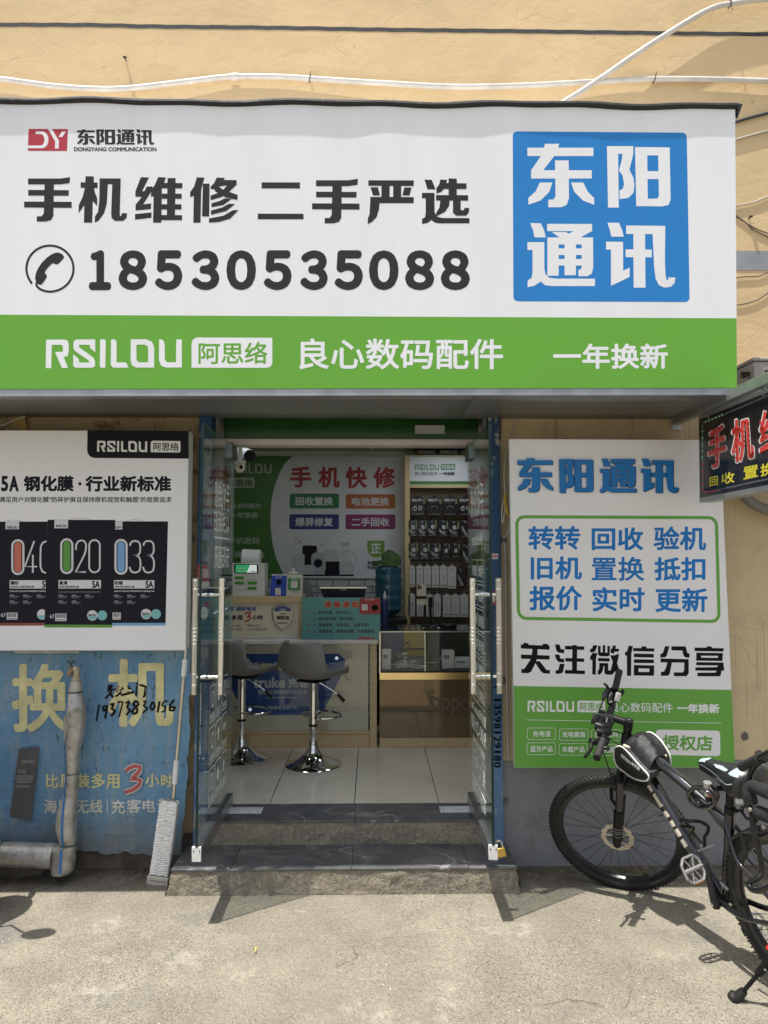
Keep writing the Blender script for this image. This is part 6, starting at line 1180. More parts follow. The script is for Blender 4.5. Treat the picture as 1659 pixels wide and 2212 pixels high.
ph_ = thing('phone_holder', P(932, 1345, YCF+.25), 'gold phone with three lenses clamped on a black stand on the display case', 'phone holder')
yp = YCF+.25; c = P(930, 1356, yp); mb = MB(); mb.lathe([(.085, 0), (.085, .014), (.075, .022), (.012, .026), (.012, .06)], Matrix.Translation((c.x, yp, zr+.001)), 28); mb.build('stand_base', BLKM, ph_)
tp_ = P(912, 1292, yp); mb = MB(); mb.cyl((c.x, yp, zr+.02), (c.x, yp, P(912, 1300, yp).z), .012, 10); mb.cyl((c.x, yp, P(912, 1312, yp).z), (c.x, yp, P(912, 1290, yp).z), .018, 10); mb.build('stand_pole', BLKM, ph_)
PPh = plY(yp-.02); pq = [cP(603, 138), cP(740, 138), cP(738, 430), cP(603, 430)]; mb = MB(); mb.prism(PPh, rr(pq, 4), -.009, 0); pho = mb.build('phone', M('phone_gold', (.52, .47, .38), .35), ph_, bevel=.001)
mb = MB(); mb.prism(PPh, rr(qc(cP, 606, 143, 676, 216), 3), 0, .002); mb.build('camera_plate', M('phone_gold2', (.42, .38, .30), .3), pho); mb = MB(); [mb.cyl(PPh.at(*cP(x, y), .002), PPh.at(*cP(x, y), .005), .009, 14) for x, y in ((628, 160), (658, 178), (628, 195))]; mb.build('lens', BLACK, pho)
mb = MB(); mb.prism(PPh, qc(cP, 590, 305, 752, 345), -.012, .012); mb.build('clamp', BLKM, ph_, bevel=.003)
pu = thing('puck', P(970, 1352, YCF+.2), 'black round puck lying on the display case', 'puck'); c = P(968, 1355, YCF+.2); mb = MB(); mb.lathe([(.07, 0), (.075, .008), (.075, .028), (.068, .034), (0, .034)], Matrix.Translation((c.x, YCF+.2, zr+.001)), 24); mb.build('puck_body', BLKM, pu)
pc_ = thing('paper_scrap', P(930, 1352, YCF+.22), 'white paper scrap lying on the display case before the puck', 'paper scrap'); c = P(933, 1357, YCF+.18); mb = MB(); mb.sheet(lambda u, v: Vector((c.x-.08+.19*u, YCF+.16+.06*v, zr+.004+.006*math.sin(u*9+v*4)**2)), 10, 4); mb.build('paper', STW, pc_)
bt_ = thing('pump_bottle', P(825, 1345, YCF+.3), 'dark blue pump bottle standing at the left end of the display case', 'bottle'); c = P(831, 1340, YCF+.3); m4 = Matrix.Translation((c.x, YCF+.3, zr+.001)); mb = MB(); mb.lathe([(.03, 0), (.033, .006), (.033, .20), (.02, .235), (.013, .24)], m4, 18); mb.build('bottle_body', M('bottle_navy', (.012, .025, .10), .3), bt_); mb = MB(); mb.lathe([(.013, .24), (.013, .27), (.006, .275), (.006, .30), (0, .30)], m4, 12); mb.build('pump', WPL, bt_)
# ---- product shelves
PSH = plY(7.06); XS0, XS1 = P(*c2(470, 1000), 7.06).x, 1.98
sw = thing('shelf_wall', (1.2, 7.1, Z2), 'wooden product wall with a white header box and dark slatted back', 'shelf')
zh0, zh1 = PSH.at(*c2(600, 420)).z, PSH.at(*c2(600, 665)).z
mb = MB(); mb.box(XS0-.02, 7.02, Z2+.001, XS0+.03, YB-.001, zh0); mb.build('side_board', WOOD, sw, bevel=.002)
mb = MB(); mb.box(XS0+.031, 7.03, zh1, XS1, YB-.03, zh0-.015); hb_ = mb.build('header_box', BW, sw, smooth=0); mb = MB(); mb.box(XS0+.031, 7.02, zh0-.014, XS1, YB-.03, zh0); mb.box(XS0+.031, 7.02, zh1-.03, XS1, YB-.03, zh1-.001); mb.build('header_trim', WOOD, sw, bevel=.002)
PHd = plY(7.03); mb = MB(); mb.flat(PHd, [c2(484, 632), c2(1060, 632), c2(1060, 660), c2(484, 660)], .001); mb.build('green_strip', DG, sw, smooth=0)
rsilou(PHd, qc(c2, 538, 490, 872, 540), M('header_green', (.05, .20, .03), .4), BW, sw); T('良心数码配件', PHd, qc(c2, 538, 553, 727, 585), DKI, sw, .1); T('一年换新', PHd, qc(c2, 742, 555, 871, 585), DKI, sw, .5)
zbot = PSH.at(*c4(600, 215)).z; k = 0; z = zh1-.032
while z > zbot-.25:                             # slat wall: boards with grooves between
    mb = MB(); mb.box(XS0+.031, 7.10, z-.098, XS1, 7.115, z); mb.build('slat', DWOOD, sw); z -= .102
CLAM = M('pack_black_card', (.018, .018, .024), .25, coat=.5); CWH = M('pack_white_card', (.52, .51, .49), .35)
PKW = M('pack_white_ink', (.42, .42, .42), .4); PKG2 = M('pack_side_green', (.16, .22, .12), .4)
def product(a, mat, kind, lab, Y=7.02):
    q = qc(c2, *a) if a[1] < 1600 else qc(c4, a[0], a[1]-1576, a[2], a[3]-1576)
    pl = plY(Y); cpt = P(*bil(q, .5, 1), Y); t = thing('product_pack', cpt, lab, 'product pack', 'accessory packs hanging on the product wall')
    mb = MB(); mb.prism(pl, q, -.035, 0); mb.build('pack_box', mat, t, bevel=.003)
    mb = MB(); h = P(*bil(q, .5, -.02), Y); mb.tube([h+Vector((0, .08, .012)), h+Vector((0, .0, .012)), h+Vector((0, -.02, .03))], .003, 6); mb.prism(pl, [bil(q, .3, -.07), bil(q, .7, -.07), bil(q, .7, 0), bil(q, .3, 0)], -.02, -.018); mb.build('hang_tab', BLKM if mat is CLAM else mat, t)
    f = lambda u, v: bil(q, u, v); pm = MB(); gm = MB()
    if kind == 'ear':
        glyph_pts = None; pm.stroke(pl, [f(.28+.12*math.cos(k), .62+.10*math.sin(k)) for k in [j*.5 for j in range(13)]], 2.0, .002); pm.stroke(pl, [f(.66+.12*math.cos(k), .58+.09*math.sin(k)) for k in [j*.5 for j in range(13)]], 2.0, .002); pm.stroke(pl, [f(.24, .62), f(.3, .50), f(.36, .47)], 1.5, .0021)
        gm.flat(pl, [f(.86, .06), f(.98, .06), f(.98, .35), f(.86, .35)], .0012)
    elif kind == 'dim': pm.stroke(pl, [f(.3, .62), f(.3, .52), f(.5, .48), f(.7, .52), f(.7, .62)], .7, .002); gm.flat(pl, [f(.86, .06), f(.98, .06), f(.98, .35), f(.86, .35)], .0012)
    elif kind == 'plug':
        pm.flat(pl, [f(.34, .33), f(.5, .27), f(.72, .35), f(.72, .52), f(.52, .58), f(.34, .5)], .002); pm.stroke(pl, [f(.05, .52), f(.35, .68), f(.75, .74)], 1.6, .002); pm.stroke(pl, [f(.05, .62), f(.3, .76), f(.7, .86)], 1.6, .002); gm.flat(pl, [f(.8, .05), f(.97, .05), f(.97, .5), f(.8, .5)], .0012)
    elif kind == 'cable': pm.stroke(pl, [f(.1, .35), f(.4, .62), f(.75, .9)], 1.8, .002); pm.stroke(pl, [f(.1, .5), f(.35, .74), f(.6, .95)], 1.6, .002)
    elif kind == 'cube': pm.flat(pl, [f(.35, .42), f(.52, .34), f(.7, .42), f(.7, .6), f(.52, .68), f(.35, .6)], .002); gm.flat(pl, [f(.8, .05), f(.97, .05), f(.97, .4), f(.8, .4)], .0012)
    elif kind == 'buds':
        for x in (.36, .64): gm.flat(pl, [f(x+.09*math.cos(k*.6), .42+.05*math.sin(k*.6)) for k in range(11)], .0012); gm.stroke(pl, [f(x, .46), f(x+.02, .82)], 1.2, .0012)
    elif kind == 'line': gm.flat(pl, [f(.12, .86), f(.88, .86), f(.88, .91), f(.12, .91)], .0012); gm.stroke(pl, [f(.4, .4), f(.62, .68)], 1.0, .0012); gm.flat(pl, [f(.25, .12), f(.75, .12), f(.75, .15), f(.25, .15)], .0012)
    if kind in ('ear', 'dim', 'plug', 'cable', 'cube'):
        for k in range(4): pm.flat(pl, [f(.15+k*.2, .93), f(.24+k*.2, .93), f(.24+k*.2, .96), f(.15+k*.2, .96)], .0014)
        if kind in ('ear', 'dim'): T('RSILOU', pl, [f(.05, .07), f(.8, .07), f(.8, .2), f(.05, .2)], PKW, t, .35, .0016); pm.flat(pl, [f(.05, .24), f(.5, .24), f(.5, .255), f(.05, .255)], .0014)
        else: pm.flat(pl, [f(.35, .08), f(.55, .08), f(.55, .13), f(.35, .13)], .0014)
    if pm.f: pm.build('pack_print', PKW, t, smooth=0)
    if gm.f: gm.build('pack_print', PKG2 if mat is CLAM else GRI, t, smooth=0)
rows = [(CLAM, [((507, 768, 622, 914), 'ear'), ((643, 768, 758, 914), 'dim'), ((775, 768, 890, 914), 'dim'), ((903, 768, 1018, 914), 'ear')], ['black earphone pack with a bold white swirl, top row next to the wooden board', 'navy earphone pack second from the wooden board in the top row', 'plain black pack third from the wooden board in the top row', 'black earphone pack behind the door glass in the top row']),
 (CLAM, [((484, 955, 560, 1092), 'plug'), ((566, 955, 640, 1092), 'plug'), ((645, 952, 723, 1090), 'plug'), ((735, 957, 817, 1092), 'plug'), ((823, 960, 908, 1094), 'plug'), ((920, 958, 1000, 1098), 'cable')], None),
 (CLAM, [((484, 1143, 568, 1280), 'plug'), ((580, 1145, 663, 1278), 'plug'), ((670, 1143, 754, 1280), 'plug'), ((762, 1147, 832, 1268), 'cube'), ((838, 1146, 915, 1266), 'cube'), ((928, 1160, 1010, 1312), 'cable')], None),
 (CWH, [((484, 1338, 541, 1512), 'line'), ((550, 1336, 608, 1512), 'line'), ((612, 1338, 672, 1514), 'line'), ((678, 1338, 740, 1516), 'line'), ((745, 1338, 804, 1516), 'line'), ((808, 1342, 882, 1524), 'line')], None),
 (CWH, [((484, 1574, 540, 1755), 'buds'), ((553, 1576, 610, 1756), 'buds'), ((632, 1576, 687, 1757), 'buds'), ((695, 1576, 754, 1758), 'buds'), ((770, 1578, 836, 1760), 'line'), ((841, 1578, 909, 1760), 'line'), ((914, 1578, 980, 1762), 'line')], None)]
ORD = ['first', 'second', 'third', 'fourth', 'fifth', 'sixth', 'seventh']; RN = ['top row', 'second row from the top', 'third row from the top', 'fourth row, of white boxes', 'lowest row, of white boxes']
KD = {'plug': 'black charger pack picturing a white plug', 'cable': 'black cable pack picturing two white leads', 'cube': 'black pack picturing one white cube charger', 'line': 'white slim box with a grey band', 'buds': 'white slim box picturing wired earbuds'}
for r_, (mat, items, labs) in enumerate(rows):
    for k, (a, kind) in enumerate(items): product(a, mat, kind, labs[k] if labs else '%s, %s in the %s' % (KD[kind], ORD[k], RN[r_]))
product((890, 1355, 955, 1506), CLAM, 'cable', 'black cable pack right of the white slim boxes')
for (a, lab) in (((540, 350, 700, 410), 'brown carton on top of the shelf header beside the lintel'), ((725, 355, 860, 405), 'dark carton in the middle on top of the shelf header'), ((900, 350, 1010, 405), 'brown carton behind the door leaf on top of the shelf header')):
    p = P(*c2(a[0], a[3]), 7.05); q = P(*c2(a[2], a[1]), 7.05); t = thing('carton', (p.x, 7.1, zh0), lab, 'carton', 'cartons on top of the product wall'); mb = MB(); mb.box(p.x, 7.05, zh0+.001, q.x, 7.2, min(ZC-.01, zh0+.12)); mb.build('carton_body', M('carton_dark', (.045, .036, .028), .7), t, bevel=.003); mb = MB(); mb.box(p.x+.03, 7.0488, zh0+.02, p.x+.2, 7.0498, zh0+.05); mb.build('carton_label', GRI, t)
# ---- cameras at the top of the doorway
cm = thing('security_camera', P(517, 1010, 5.2), 'white dome security camera hanging inside the doorway beside the glass leaf', 'security camera')
c = P(518.5, 1006, 5.2); mb = MB(); mb.cyl(c+Vector((0, 0, .17)), c+Vector((0, 0, .03)), .016, 10); mb.lathe([(.032, .010), (.040, .013), (.040, .034), (.02, .037)], Matrix.Translation(c), 20); mb.build('mount', WPL, cm); mb = MB(); mb.lathe([(0, -.048), (.019, -.044), (.033, -.029), (.036, -.006), (.032, .009)], Matrix.Translation(c), 20); mb.build('dome', WPL, cm)
mb = MB(); mb.flat(plY(5.14), [(521+4*math.cos(k*.45), 1009+4.5*math.sin(k*.45)) for k in range(14)], 0); mb.build('lens', BLACK, cm, smooth=0); mb = MB(); mb.box(c.x-.03, 5.17, c.z+.17, c.x+.03, 5.23, ZC-.001); mb.build('bracket', WPL, cm)
cm2 = thing('security_camera', P(533, 985, 5.6), 'grey bullet security camera with a black end by the ceiling', 'security camera'); a, b = P(510, 970, 5.9), P(540, 985, 5.4); mb = MB(); mb.tube([a, b], [.04, .048], 16); mb.build('housing', GREYP, cm2); mb = MB(); mb.tube([b+(b-a).normalized()*.001, b+(b-a).normalized()*.006], [.044, .044], 16); mb.build('lens', BLACK, cm2); mb = MB(); mb.cyl(a, (a.x, a.y, ZC-.001), .015, 8); mb.build('bracket', GREYP, cm2)
# ================================================================== BICYCLE
fc = Vector((1.358, 4.0, 0)); rc = Vector((1.765, 2.93, 0)); RW = .364
hd = (fc-rc).normalized(); lf = Vector((-hd.y, hd.x, 0)); LEAN = R(10)
sv = (lf*math.cos(LEAN)-Vector((0, 0, 1))*math.sin(LEAN)).normalized()        # towards the bike's left
uv_ = (lf*math.sin(LEAN)+Vector((0, 0, 1))*math.cos(LEAN)).normalized()
BP_ = Pl(rc, sv)
def fr_(px, py, s=0.0):                          # point of the frame's middle plane, moved s towards the left
    d = ray(px, py); q = rc; return CAM+d*((q-CAM).dot(sv)/d.dot(sv))+sv*s
bk = thing('bicycle', (rc+fc)/2, 'black mountain bike on its kickstand before the green part of the right poster', 'bicycle')
TYRE = M('tyre_rubber', (.0105, .010, .0095), .75, var=.35, vs=30, bump=.2, bs=80)
def wheel(center, a, nrm, spin=0.0):
    up = nrm.cross(a).normalized()
    if up.z < 0: up = -up
    M4 = Matrix(((a.x, nrm.x, up.x, center.x), (a.y, nrm.y, up.y, center.y), (a.z, nrm.z, up.z, center.z), (0, 0, 0, 1)))
    def ring(prof, n=72):
        mb = MB(); m = len(prof)
        for i in range(n):
            t = 2*math.pi*i/n
            for (r, w_) in prof: mb.v.append(M4 @ Vector((r*math.cos(t), w_, r*math.sin(t))))
        for i in range(n):
            for k in range(m): mb.f.append((i*m+k, i*m+(k+1) % m, ((i+1) % n)*m+(k+1) % m, ((i+1) % n)*m+k))
        return mb
    rim = ring([(.290, -.013), (.312, -.014), (.316, -.009), (.306, 0), (.316, .009), (.312, .014), (.290, .013), (.285, 0)]).build('wheel', M('rim_black', (.014, .014, .015), .3), bk)
    tw = .027; prof = [(.312, -.013)]+[(.334+.024*math.cos(R(k)), tw*math.sin(R(k))) for k in range(-120, 121, 24)]+[(.312, .013)]
    mb = ring(prof, 84)
    for i in range(96):                          # tread knobs
        t = 2*math.pi*(i+.0)/96
        for w_, dt, rr0, hw, hr in ((0, 0, .357, .0065, .007), (-.012, .5, .3545, .005, .0065), (.012, .5, .3545, .005, .0065), (-.022, 0, .347, .005, .008), (.022, 0, .347, .005, .008)):
            tt = t+dt*2*math.pi/96; pts = []
            for r_ in (rr0-.006, rr0+hr-.001):
                for s1, s2 in ((-1, -1), (1, -1), (1, 1), (-1, 1)): pts.append(M4 @ Vector((r_*math.cos(tt+s1*.0105), w_+s2*hw, r_*math.sin(tt+s1*.0105))))
            mb.add(pts, [(4, 5, 6, 7), (0, 1, 5, 4), (1, 2, 6, 5), (2, 3, 7, 6), (3, 0, 4, 7)])
    mb.build('tyre', TYRE, rim, smooth=30)
    mb = MB(); mb.lathe([(.010, -.05), (.019, -.045), (.019, -.028), (.012, -.022), (.012, .022), (.028, .026), (.030, .034), (.018, .04), (.010, .05)], M4 @ Matrix.Rotation(R(-90), 4, 'X'), 20); mb.build('hub', BLKP, rim)
    SPK = M('spoke_black', (.02, .02, .02), .35, .6); random.seed(2)
    for i in range(28):
        t = 2*math.pi*i/28+spin; sd_ = 1 if i % 2 else -1; t2 = t+(.55 if (i//2) % 2 else -.55)
        mb = MB(); mb.tube([M4 @ Vector((.020*math.cos(t2), .025*sd_, .020*math.sin(t2))), M4 @ Vector((.290*math.cos(t), .004*sd_, .290*math.sin(t)))], .0013, 5); mb.build('spoke', SPK, rim)
    for tv in (0.6,):
        mb = MB(); mb.cyl(M4 @ Vector((.29*math.cos(tv), 0, .29*math.sin(tv))), M4 @ Vector((.25*math.cos(tv), 0, .25*math.sin(tv))), .003, 6); mb.build('valve', BLKM, rim)
    return rim, M4, up
psi = R(-24.8); wa = Vector((math.cos(psi), math.sin(psi), 0)); wn = Vector((-math.sin(psi), math.cos(psi), 0)); wl_ = R(-21.9)
wup = (Vector((0, 0, 1))*math.cos(wl_)+wn*math.sin(wl_)).normalized(); wnr = wa.cross(wup).normalized()
if wnr.dot(Vector((0, -1, 0))) < 0: wnr = -wnr      # towards the camera side
fcen = fc+wup*RW
front, MF, _ = wheel(fcen, wa, wnr)
rear, MR, _ = wheel(rc+uv_*RW, hd, sv, .1); rcen = rc+uv_*RW
def disc(M4, par, off):
    mb = MB(); n = 60
    for i in range(n):
        t = 2*math.pi*i/n; ro = .082+.0025*math.sin(t*12)
        for r, w_ in ((.060, off-.001), (ro, off-.001), (ro, off+.001), (.060, off+.001)): mb.v.append(M4 @ Vector((r*math.cos(t), w_, r*math.sin(t))))
    for i in range(n):
        for k in range(4): mb.f.append((i*4+k, i*4+(k+1) % 4, ((i+1) % n)*4+(k+1) % 4, ((i+1) % n)*4+k))
    for k in range(5): a = k*1.2566; mb.tube([M4 @ Vector((.018*math.cos(a), off, .018*math.sin(a))), M4 @ Vector((.063*math.cos(a+.5), off, .063*math.sin(a+.5)))], .004, 4)
    d = mb.build('brake_disc', M('drilled_steel_disc', (.52, .48, .40), .35, .8), par)
    mb = MB()
    for i in range(30):
        t = 2*math.pi*i/30; r = .067 if i % 2 else .074
        for s in (-1, 1): mb.lathe([(.0028, 0), (0, .0002)], M4 @ Matrix.Translation((r*math.cos(t), off+s*.0012, r*math.sin(t))) @ Matrix.Rotation(R(-90*s), 4, 'X'), 6)
    mb.build('drill_hole', BLKM, par)
disc(MF, front, .034); disc(MR, rear, .034)
# fork: two legs along the leaning steering axis
rake = .045; sax = None
stem_top = P(1358, 1560, 3.66); crown = P(1342, 1676, 3.76)
fork_ax = (crown-stem_top).normalized()
legs = []
for s in (1, -1):
    top = crown+wnr*.062*s; bot = fcen+wnr*.058*s+Vector((0, 0, -.012)); mid = top*.52+bot*.48
    mb = MB(); mb.tube([top+(top-bot).normalized()*.01, mid], .0185, 16); mb.build('fork_stanchion', BLKP, bk)
    mb = MB(); mb.tube([mid+(top-mid)*.06, mid, bot*.9+mid*.1, bot+(bot-mid).normalized()*.018], [.0245, .0255, .0235, .018], 16); lg = mb.build('fork_leg', BLKM, bk)
    if s == 1:
        mb = MB(); d_ = (bot-mid)
        for t in (.46, .54, .60, .70): mb.tube([mid+d_*t, mid+d_*(t+.035)], .0258, 16, cap=False)
        mb.build('fork_decal', M('decal_grey', (.10, .10, .105), .3), lg)
    mb = MB(); mb.cyl(fcen+wnr*.05*s, fcen+wnr*.078*s, .009, 12); mb.build('axle_nut', STEEL, bk)
mb = MB(); mb.tube([crown+wnr*.075, crown+wnr*.03-fork_ax*.015, crown-fork_ax*.02, crown-wnr*.03-fork_ax*.015, crown-wnr*.075], [.022, .024, .026, .024, .022], 14); mb.build('fork_crown', BLKM, bk)
mb = MB(); arch = fcen+wup*.30; mb.tube([crown*.55+fcen*.45+wnr*.058, crown*.6+fcen*.4+wnr*.05+wup*.03-wa*.035, crown*.6+fcen*.4+wup*.06-wa*.04, crown*.6+fcen*.4-wnr*.05+wup*.03-wa*.035, crown*.55+fcen*.45-wnr*.058], .010, 8); mb.build('fork_brace', BLKM, bk)
ht0 = stem_top+(crown-stem_top)*.36; ht1 = crown-fork_ax*.015
mb = MB(); mb.tube([ht0, ht0*.9+ht1*.1, ht1*.9+ht0*.1, ht1], [.029, .024, .025, .031], 18); mb.build('head_tube', BLKP, bk)
mb = MB(); mb.tube([stem_top-fork_ax*.006, ht0], .0195, 18); mb.tube([stem_top+(crown-stem_top)*.20, stem_top+(crown-stem_top)*.33], [.023, .027], 18); mb.build('steerer_spacer', BLKM, bk)
clampc = P(1313, 1549, 3.71)
mb = MB(); mb.tube([stem_top+fork_ax*.006, stem_top*.5+clampc*.5, clampc], [.019, .0185, .022], 16); mb.cyl(stem_top-fork_ax*.012, stem_top+fork_ax*.04, .023, 18); stm = mb.build('stem', BLKM, bk)
mb = MB(); mb.cyl(stem_top-fork_ax*.0125, stem_top-fork_ax*.016, .0075, 14); mb.build('top_cap_bolt', STEEL, stm)
# handlebar
gr0, gr1 = P(1338, 1450, 4.02), P(1326, 1500, 3.90); gl1, gl0 = P(1302, 1600, 3.58), P(1289, 1637, 3.47)
bar = [gr0, gr1, P(1322, 1530, 3.79), clampc+Vector((.006, .02, 0)), clampc-Vector((.006, .02, 0)), P(1306, 1578, 3.64), gl1, gl0]
mb = MB(); mb.tube(spline(bar, 6), .0155, 14); hbx = mb.build('handlebar', BLKM, bk)
GRIP = M('grip_rubber', (.018, .018, .0175), .7, bump=.35, bs=160)
for a, b in ((gr0, gr1), (gl0, gl1)):
    mb = MB(); d_ = (b-a); n_ = 26; pth = [a+d_*(k/n_) for k in range(n_+1)]; mb.tube(pth, [.0185 if k in (0, n_) else .0165+.0022*(k % 2) for k in range(n_+1)], 18); mb.build('grip', GRIP, bk, smooth=60)
mb = MB(); e_ = (gl0-gl1).normalized(); mb.cyl(gl0, gl0+e_*.003, .0165, 18); mb.cyl(gl0+e_*.003, gl0+e_*.0035, .003, 8); mb.build('bar_end_plug', BLKM, bk)
fh = lambda x, y, Y: P(*cH(x, y), Y)
mb = MB(); mb.tube(spline([fh(470, 560, 3.88), fh(360, 590, 3.86), fh(300, 640, 3.83), fh(262, 740, 3.78)], 5), [.012]*8+[.016, .0165, .017, .016, .014, .011, .008, .007], 12); mb.build('brake_body', BLKM, bk)
mb = MB(); mb.tube(spline([fh(300, 600, 3.84), fh(335, 565, 3.86), fh(318, 510, 3.88), fh(285, 482, 3.9)], 5), [.008]*10+[.007, .0065, .006, .0055, .007, .0075], 10); mb.build('brake_lever', BLKM, bk)
mb = MB(); mb.tube([fh(262, 740, 3.78), fh(235, 820, 3.75), fh(205, 905, 3.72)], .0035, 8); mb.tube(spline([fh(205, 905, 3.72), fh(250, 980, 3.7), fh(330, 930, 3.72), fh(345, 850, 3.76)], 6), .003, 6); mb.build('brake_cable', BLKM, bk)
mb = MB(); mb.tube([fh(440, 560, 3.87), fh(450, 600, 3.86)], .021, 14); mb.tube(spline([fh(480, 620, 3.86), fh(540, 650, 3.85), fh(580, 610, 3.86), fh(585, 575, 3.87)], 5), [.012]*8+[.011]*4+[.009, .008, .006, .005], 10); mb.build('shift_lever', BLKM, bk)
mb = MB(); p = fh(500, 700, 3.82); Mx = Matrix.Translation(p) @ Matrix.Rotation(R(15), 4, 'Y'); mb.box(-.012, -.012, -.024, .012, .012, .024, Mx); mb.build('gear_window', M('gear_silver', (.50, .50, .48), .3, .4), bk, bevel=.004)
mb = MB(); mb.tube(spline([fh(400, 640, 3.84), fh(360, 720, 3.82), fh(365, 800, 3.79), fh(410, 780, 3.79)], 6), .012, 10); mb.build('shifter_pod', BLKM, bk)
# lower side: lever, shifter
mb = MB(); mb.tube(spline([fh(220, 1400, 3.59), fh(120, 1450, 3.56), fh(60, 1420, 3.55), fh(38, 1380, 3.55)], 5), [.014]*6+[.016]*5+[.012, .010, .008, .008, .007], 12); mb.build('brake_body', BLKM, bk)
mb = MB(); mb.tube(spline([fh(70, 1440, 3.55), fh(60, 1540, 3.52), fh(30, 1600, 3.50), fh(-40, 1690, 3.46)], 6), [.009]*6+[.0085]*6+[.0075]*6+[.008], 10); mb.build('brake_lever', BLKM, bk)
mb = MB(); mb.tube(spline([fh(240, 1360, 3.6), fh(310, 1380, 3.6), fh(325, 1420, 3.6), fh(290, 1470, 3.59)], 5), .014, 10); mb.build('shift_lever', BLKM, bk); mb = MB(); mb.tube([fh(255, 1545, 3.54), fh(330, 1540, 3.53), fh(350, 1560, 3.53)], [.009, .008, .012], 10); mb.build('shift_lever', BLKM, bk)
# lamp/phone clamp on the bar
lp_ = [fh(70, 1030, 3.66), fh(110, 950, 3.70), fh(460, 1000, 3.70), fh(455, 1110, 3.66), fh(440, 1165, 3.64), fh(75, 1090, 3.64)]
mb = MB(); c_ = (lp_[0]+lp_[2])/2; nn_ = Vector((-.15, -.55, .82)).normalized()
top = [fh(*a, 3.68) for a in ((75, 1060), (100, 955), (440, 1000), (460, 1085), (445, 1130), (85, 1085))]; bot = [p+Vector((0, .03, -.026)) for p in top]
mb.add(top+bot, [tuple(range(6)), tuple(range(11, 5, -1))]+[(i, (i+1) % 6, 6+(i+1) % 6, 6+i) for i in range(6)]); bl = mb.build('bike_lamp', M('lamp_grey_plastic', (.045, .046, .048), .45), bk, bevel=.004)
mb = MB(); mb.tube([fh(185, 1030, 3.665), fh(270, 1035, 3.665)], .013, 10); mb.tube([fh(215, 1050, 3.67), fh(220, 1160, 3.66), fh(230, 1220, 3.65)], .02, 10); mb.tube([fh(185, 940, 3.72), fh(285, 950, 3.72)], .010, 8); mb.build('lamp_strap', BLKM, bl)
mb = MB(); mb.tube([fh(150, 1180, 3.66), fh(240, 1200, 3.64), fh(350, 1190, 3.66)], .024, 12); mb.tube([fh(160, 1280, 3.63), fh(250, 1290, 3.62), fh(350, 1270, 3.64)], .022, 12); mb.build('lamp_mount', BLKM, bl)
# cables to the frame
mb = MB()
mb.tube(spline([fh(345, 1370, 3.63), fh(430, 1430, 3.66), fh(540, 1500, 3.70)], 8), .0028, 6); mb.tube(spline([fh(370, 1275, 3.66), fh(470, 1275, 3.70), fh(590, 1305, 3.72)], 8), .003, 6)
mb.tube(spline([fh(250, 1570, 3.56), fh(290, 1700, 3.58), fh(350, 1880, 3.64), fh(410, 2060, 3.70), P(1345, 1730, 3.74)], 8), .003, 6); mb.build('control_cable', BLKM, bk)
# frame tubes, all in the bike's middle plane
SILV = M('polished_black_tube', (.10, .105, .115), .12, .85, coat=1.0)
hA = ht0*.8+ht1*.2; hB = ht0*.3+ht1*.7; bb = fr_(1567, 1941); stc = fr_(1577, 1748); stj = fr_(1572, 1772)
mb = MB(); mb.tube([hA, fr_(1418, 1641), fr_(1500, 1711), stj], [.026, .025, .024, .019], 18); mb.build('top_tube', SILV, bk)
dt = [hB, fr_(1410, 1688), fr_(1499, 1836), bb]
mb = MB(); mb.tube(dt, [.031, .031, .031, .028], 18); dtb = mb.build('down_tube', BLKP, bk)
mb = MB()
def on_dt(px, py): return fr_(px, py)
for (a, b) in (((1412, 1692), (1420, 1705)), ((1423, 1710), (1440, 1738)), ((1446, 1748), (1454, 1761)), ((1459, 1769), (1466, 1781)), ((1470, 1787), (1479, 1802)), ((1483, 1809), (1493, 1825))):
    mb.tube([fr_(a[0]-1, a[1]+1)+sv*.002, fr_(b[0]-1, b[1]+1)+sv*.002], .0312, 18, cap=False)
mb.build('down_tube_decal', M('decal_cream', (.55, .50, .42), .35), dtb)
mb = MB(); mb.tube([stc, fr_(1575, 1830), bb], [.022, .022, .024], 18); mb.build('seat_tube', BLKP, bk)
mb = MB(); mb.tube([fr_(1556, 1771), fr_(1574, 1790)], [.013, .013], 10); mb.tube([fr_(1528, 1742), fr_(1552, 1770), fr_(1573, 1796)], [.010, .015, .013], 10); mb.build('gusset', BLKP, bk)
sdl0 = fr_(1580, 1706)
mb = MB(); mb.tube([stc, sdl0+uv_*.03], .0175, 16); mb.build('seat_post', BLKM, bk)
mb = MB(); q_ = (bb-stc).normalized(); mb.tube([stc-q_*.012, stc+q_*.018], .0225, 16); p = fr_(1592, 1752); mb.tube([stc, p], .009, 8); mb.tube([p, fr_(1604, 1750), fr_(1602, 1742)], .007, 8); mb.build('seat_clamp', BLKM, bk)
mb = MB(); mb.cyl(bb-sv*.037, bb+sv*.037, .0225, 20); mb.build('bottom_bracket', BLKM, bk)
for s in (1, -1):
    ax_ = rcen+sv*.066*s
    mb = MB(); mb.tube(spline([stj+sv*.016*s, fr_(1612, 1847)+sv*.055*s, fr_(1650, 1886)+sv*.06*s, ax_], 6), .0095, 12); mb.build('seat_stay', BLKP, bk)
    mb = MB(); mb.tube(spline([bb+sv*.028*s, fr_(1598, 1957)+sv*.052*s, fr_(1640, 1975)+sv*.062*s, ax_], 6), [.013]*7+[.012]*6+[.010]*6, 12); mb.build('chain_stay', BLKP, bk)
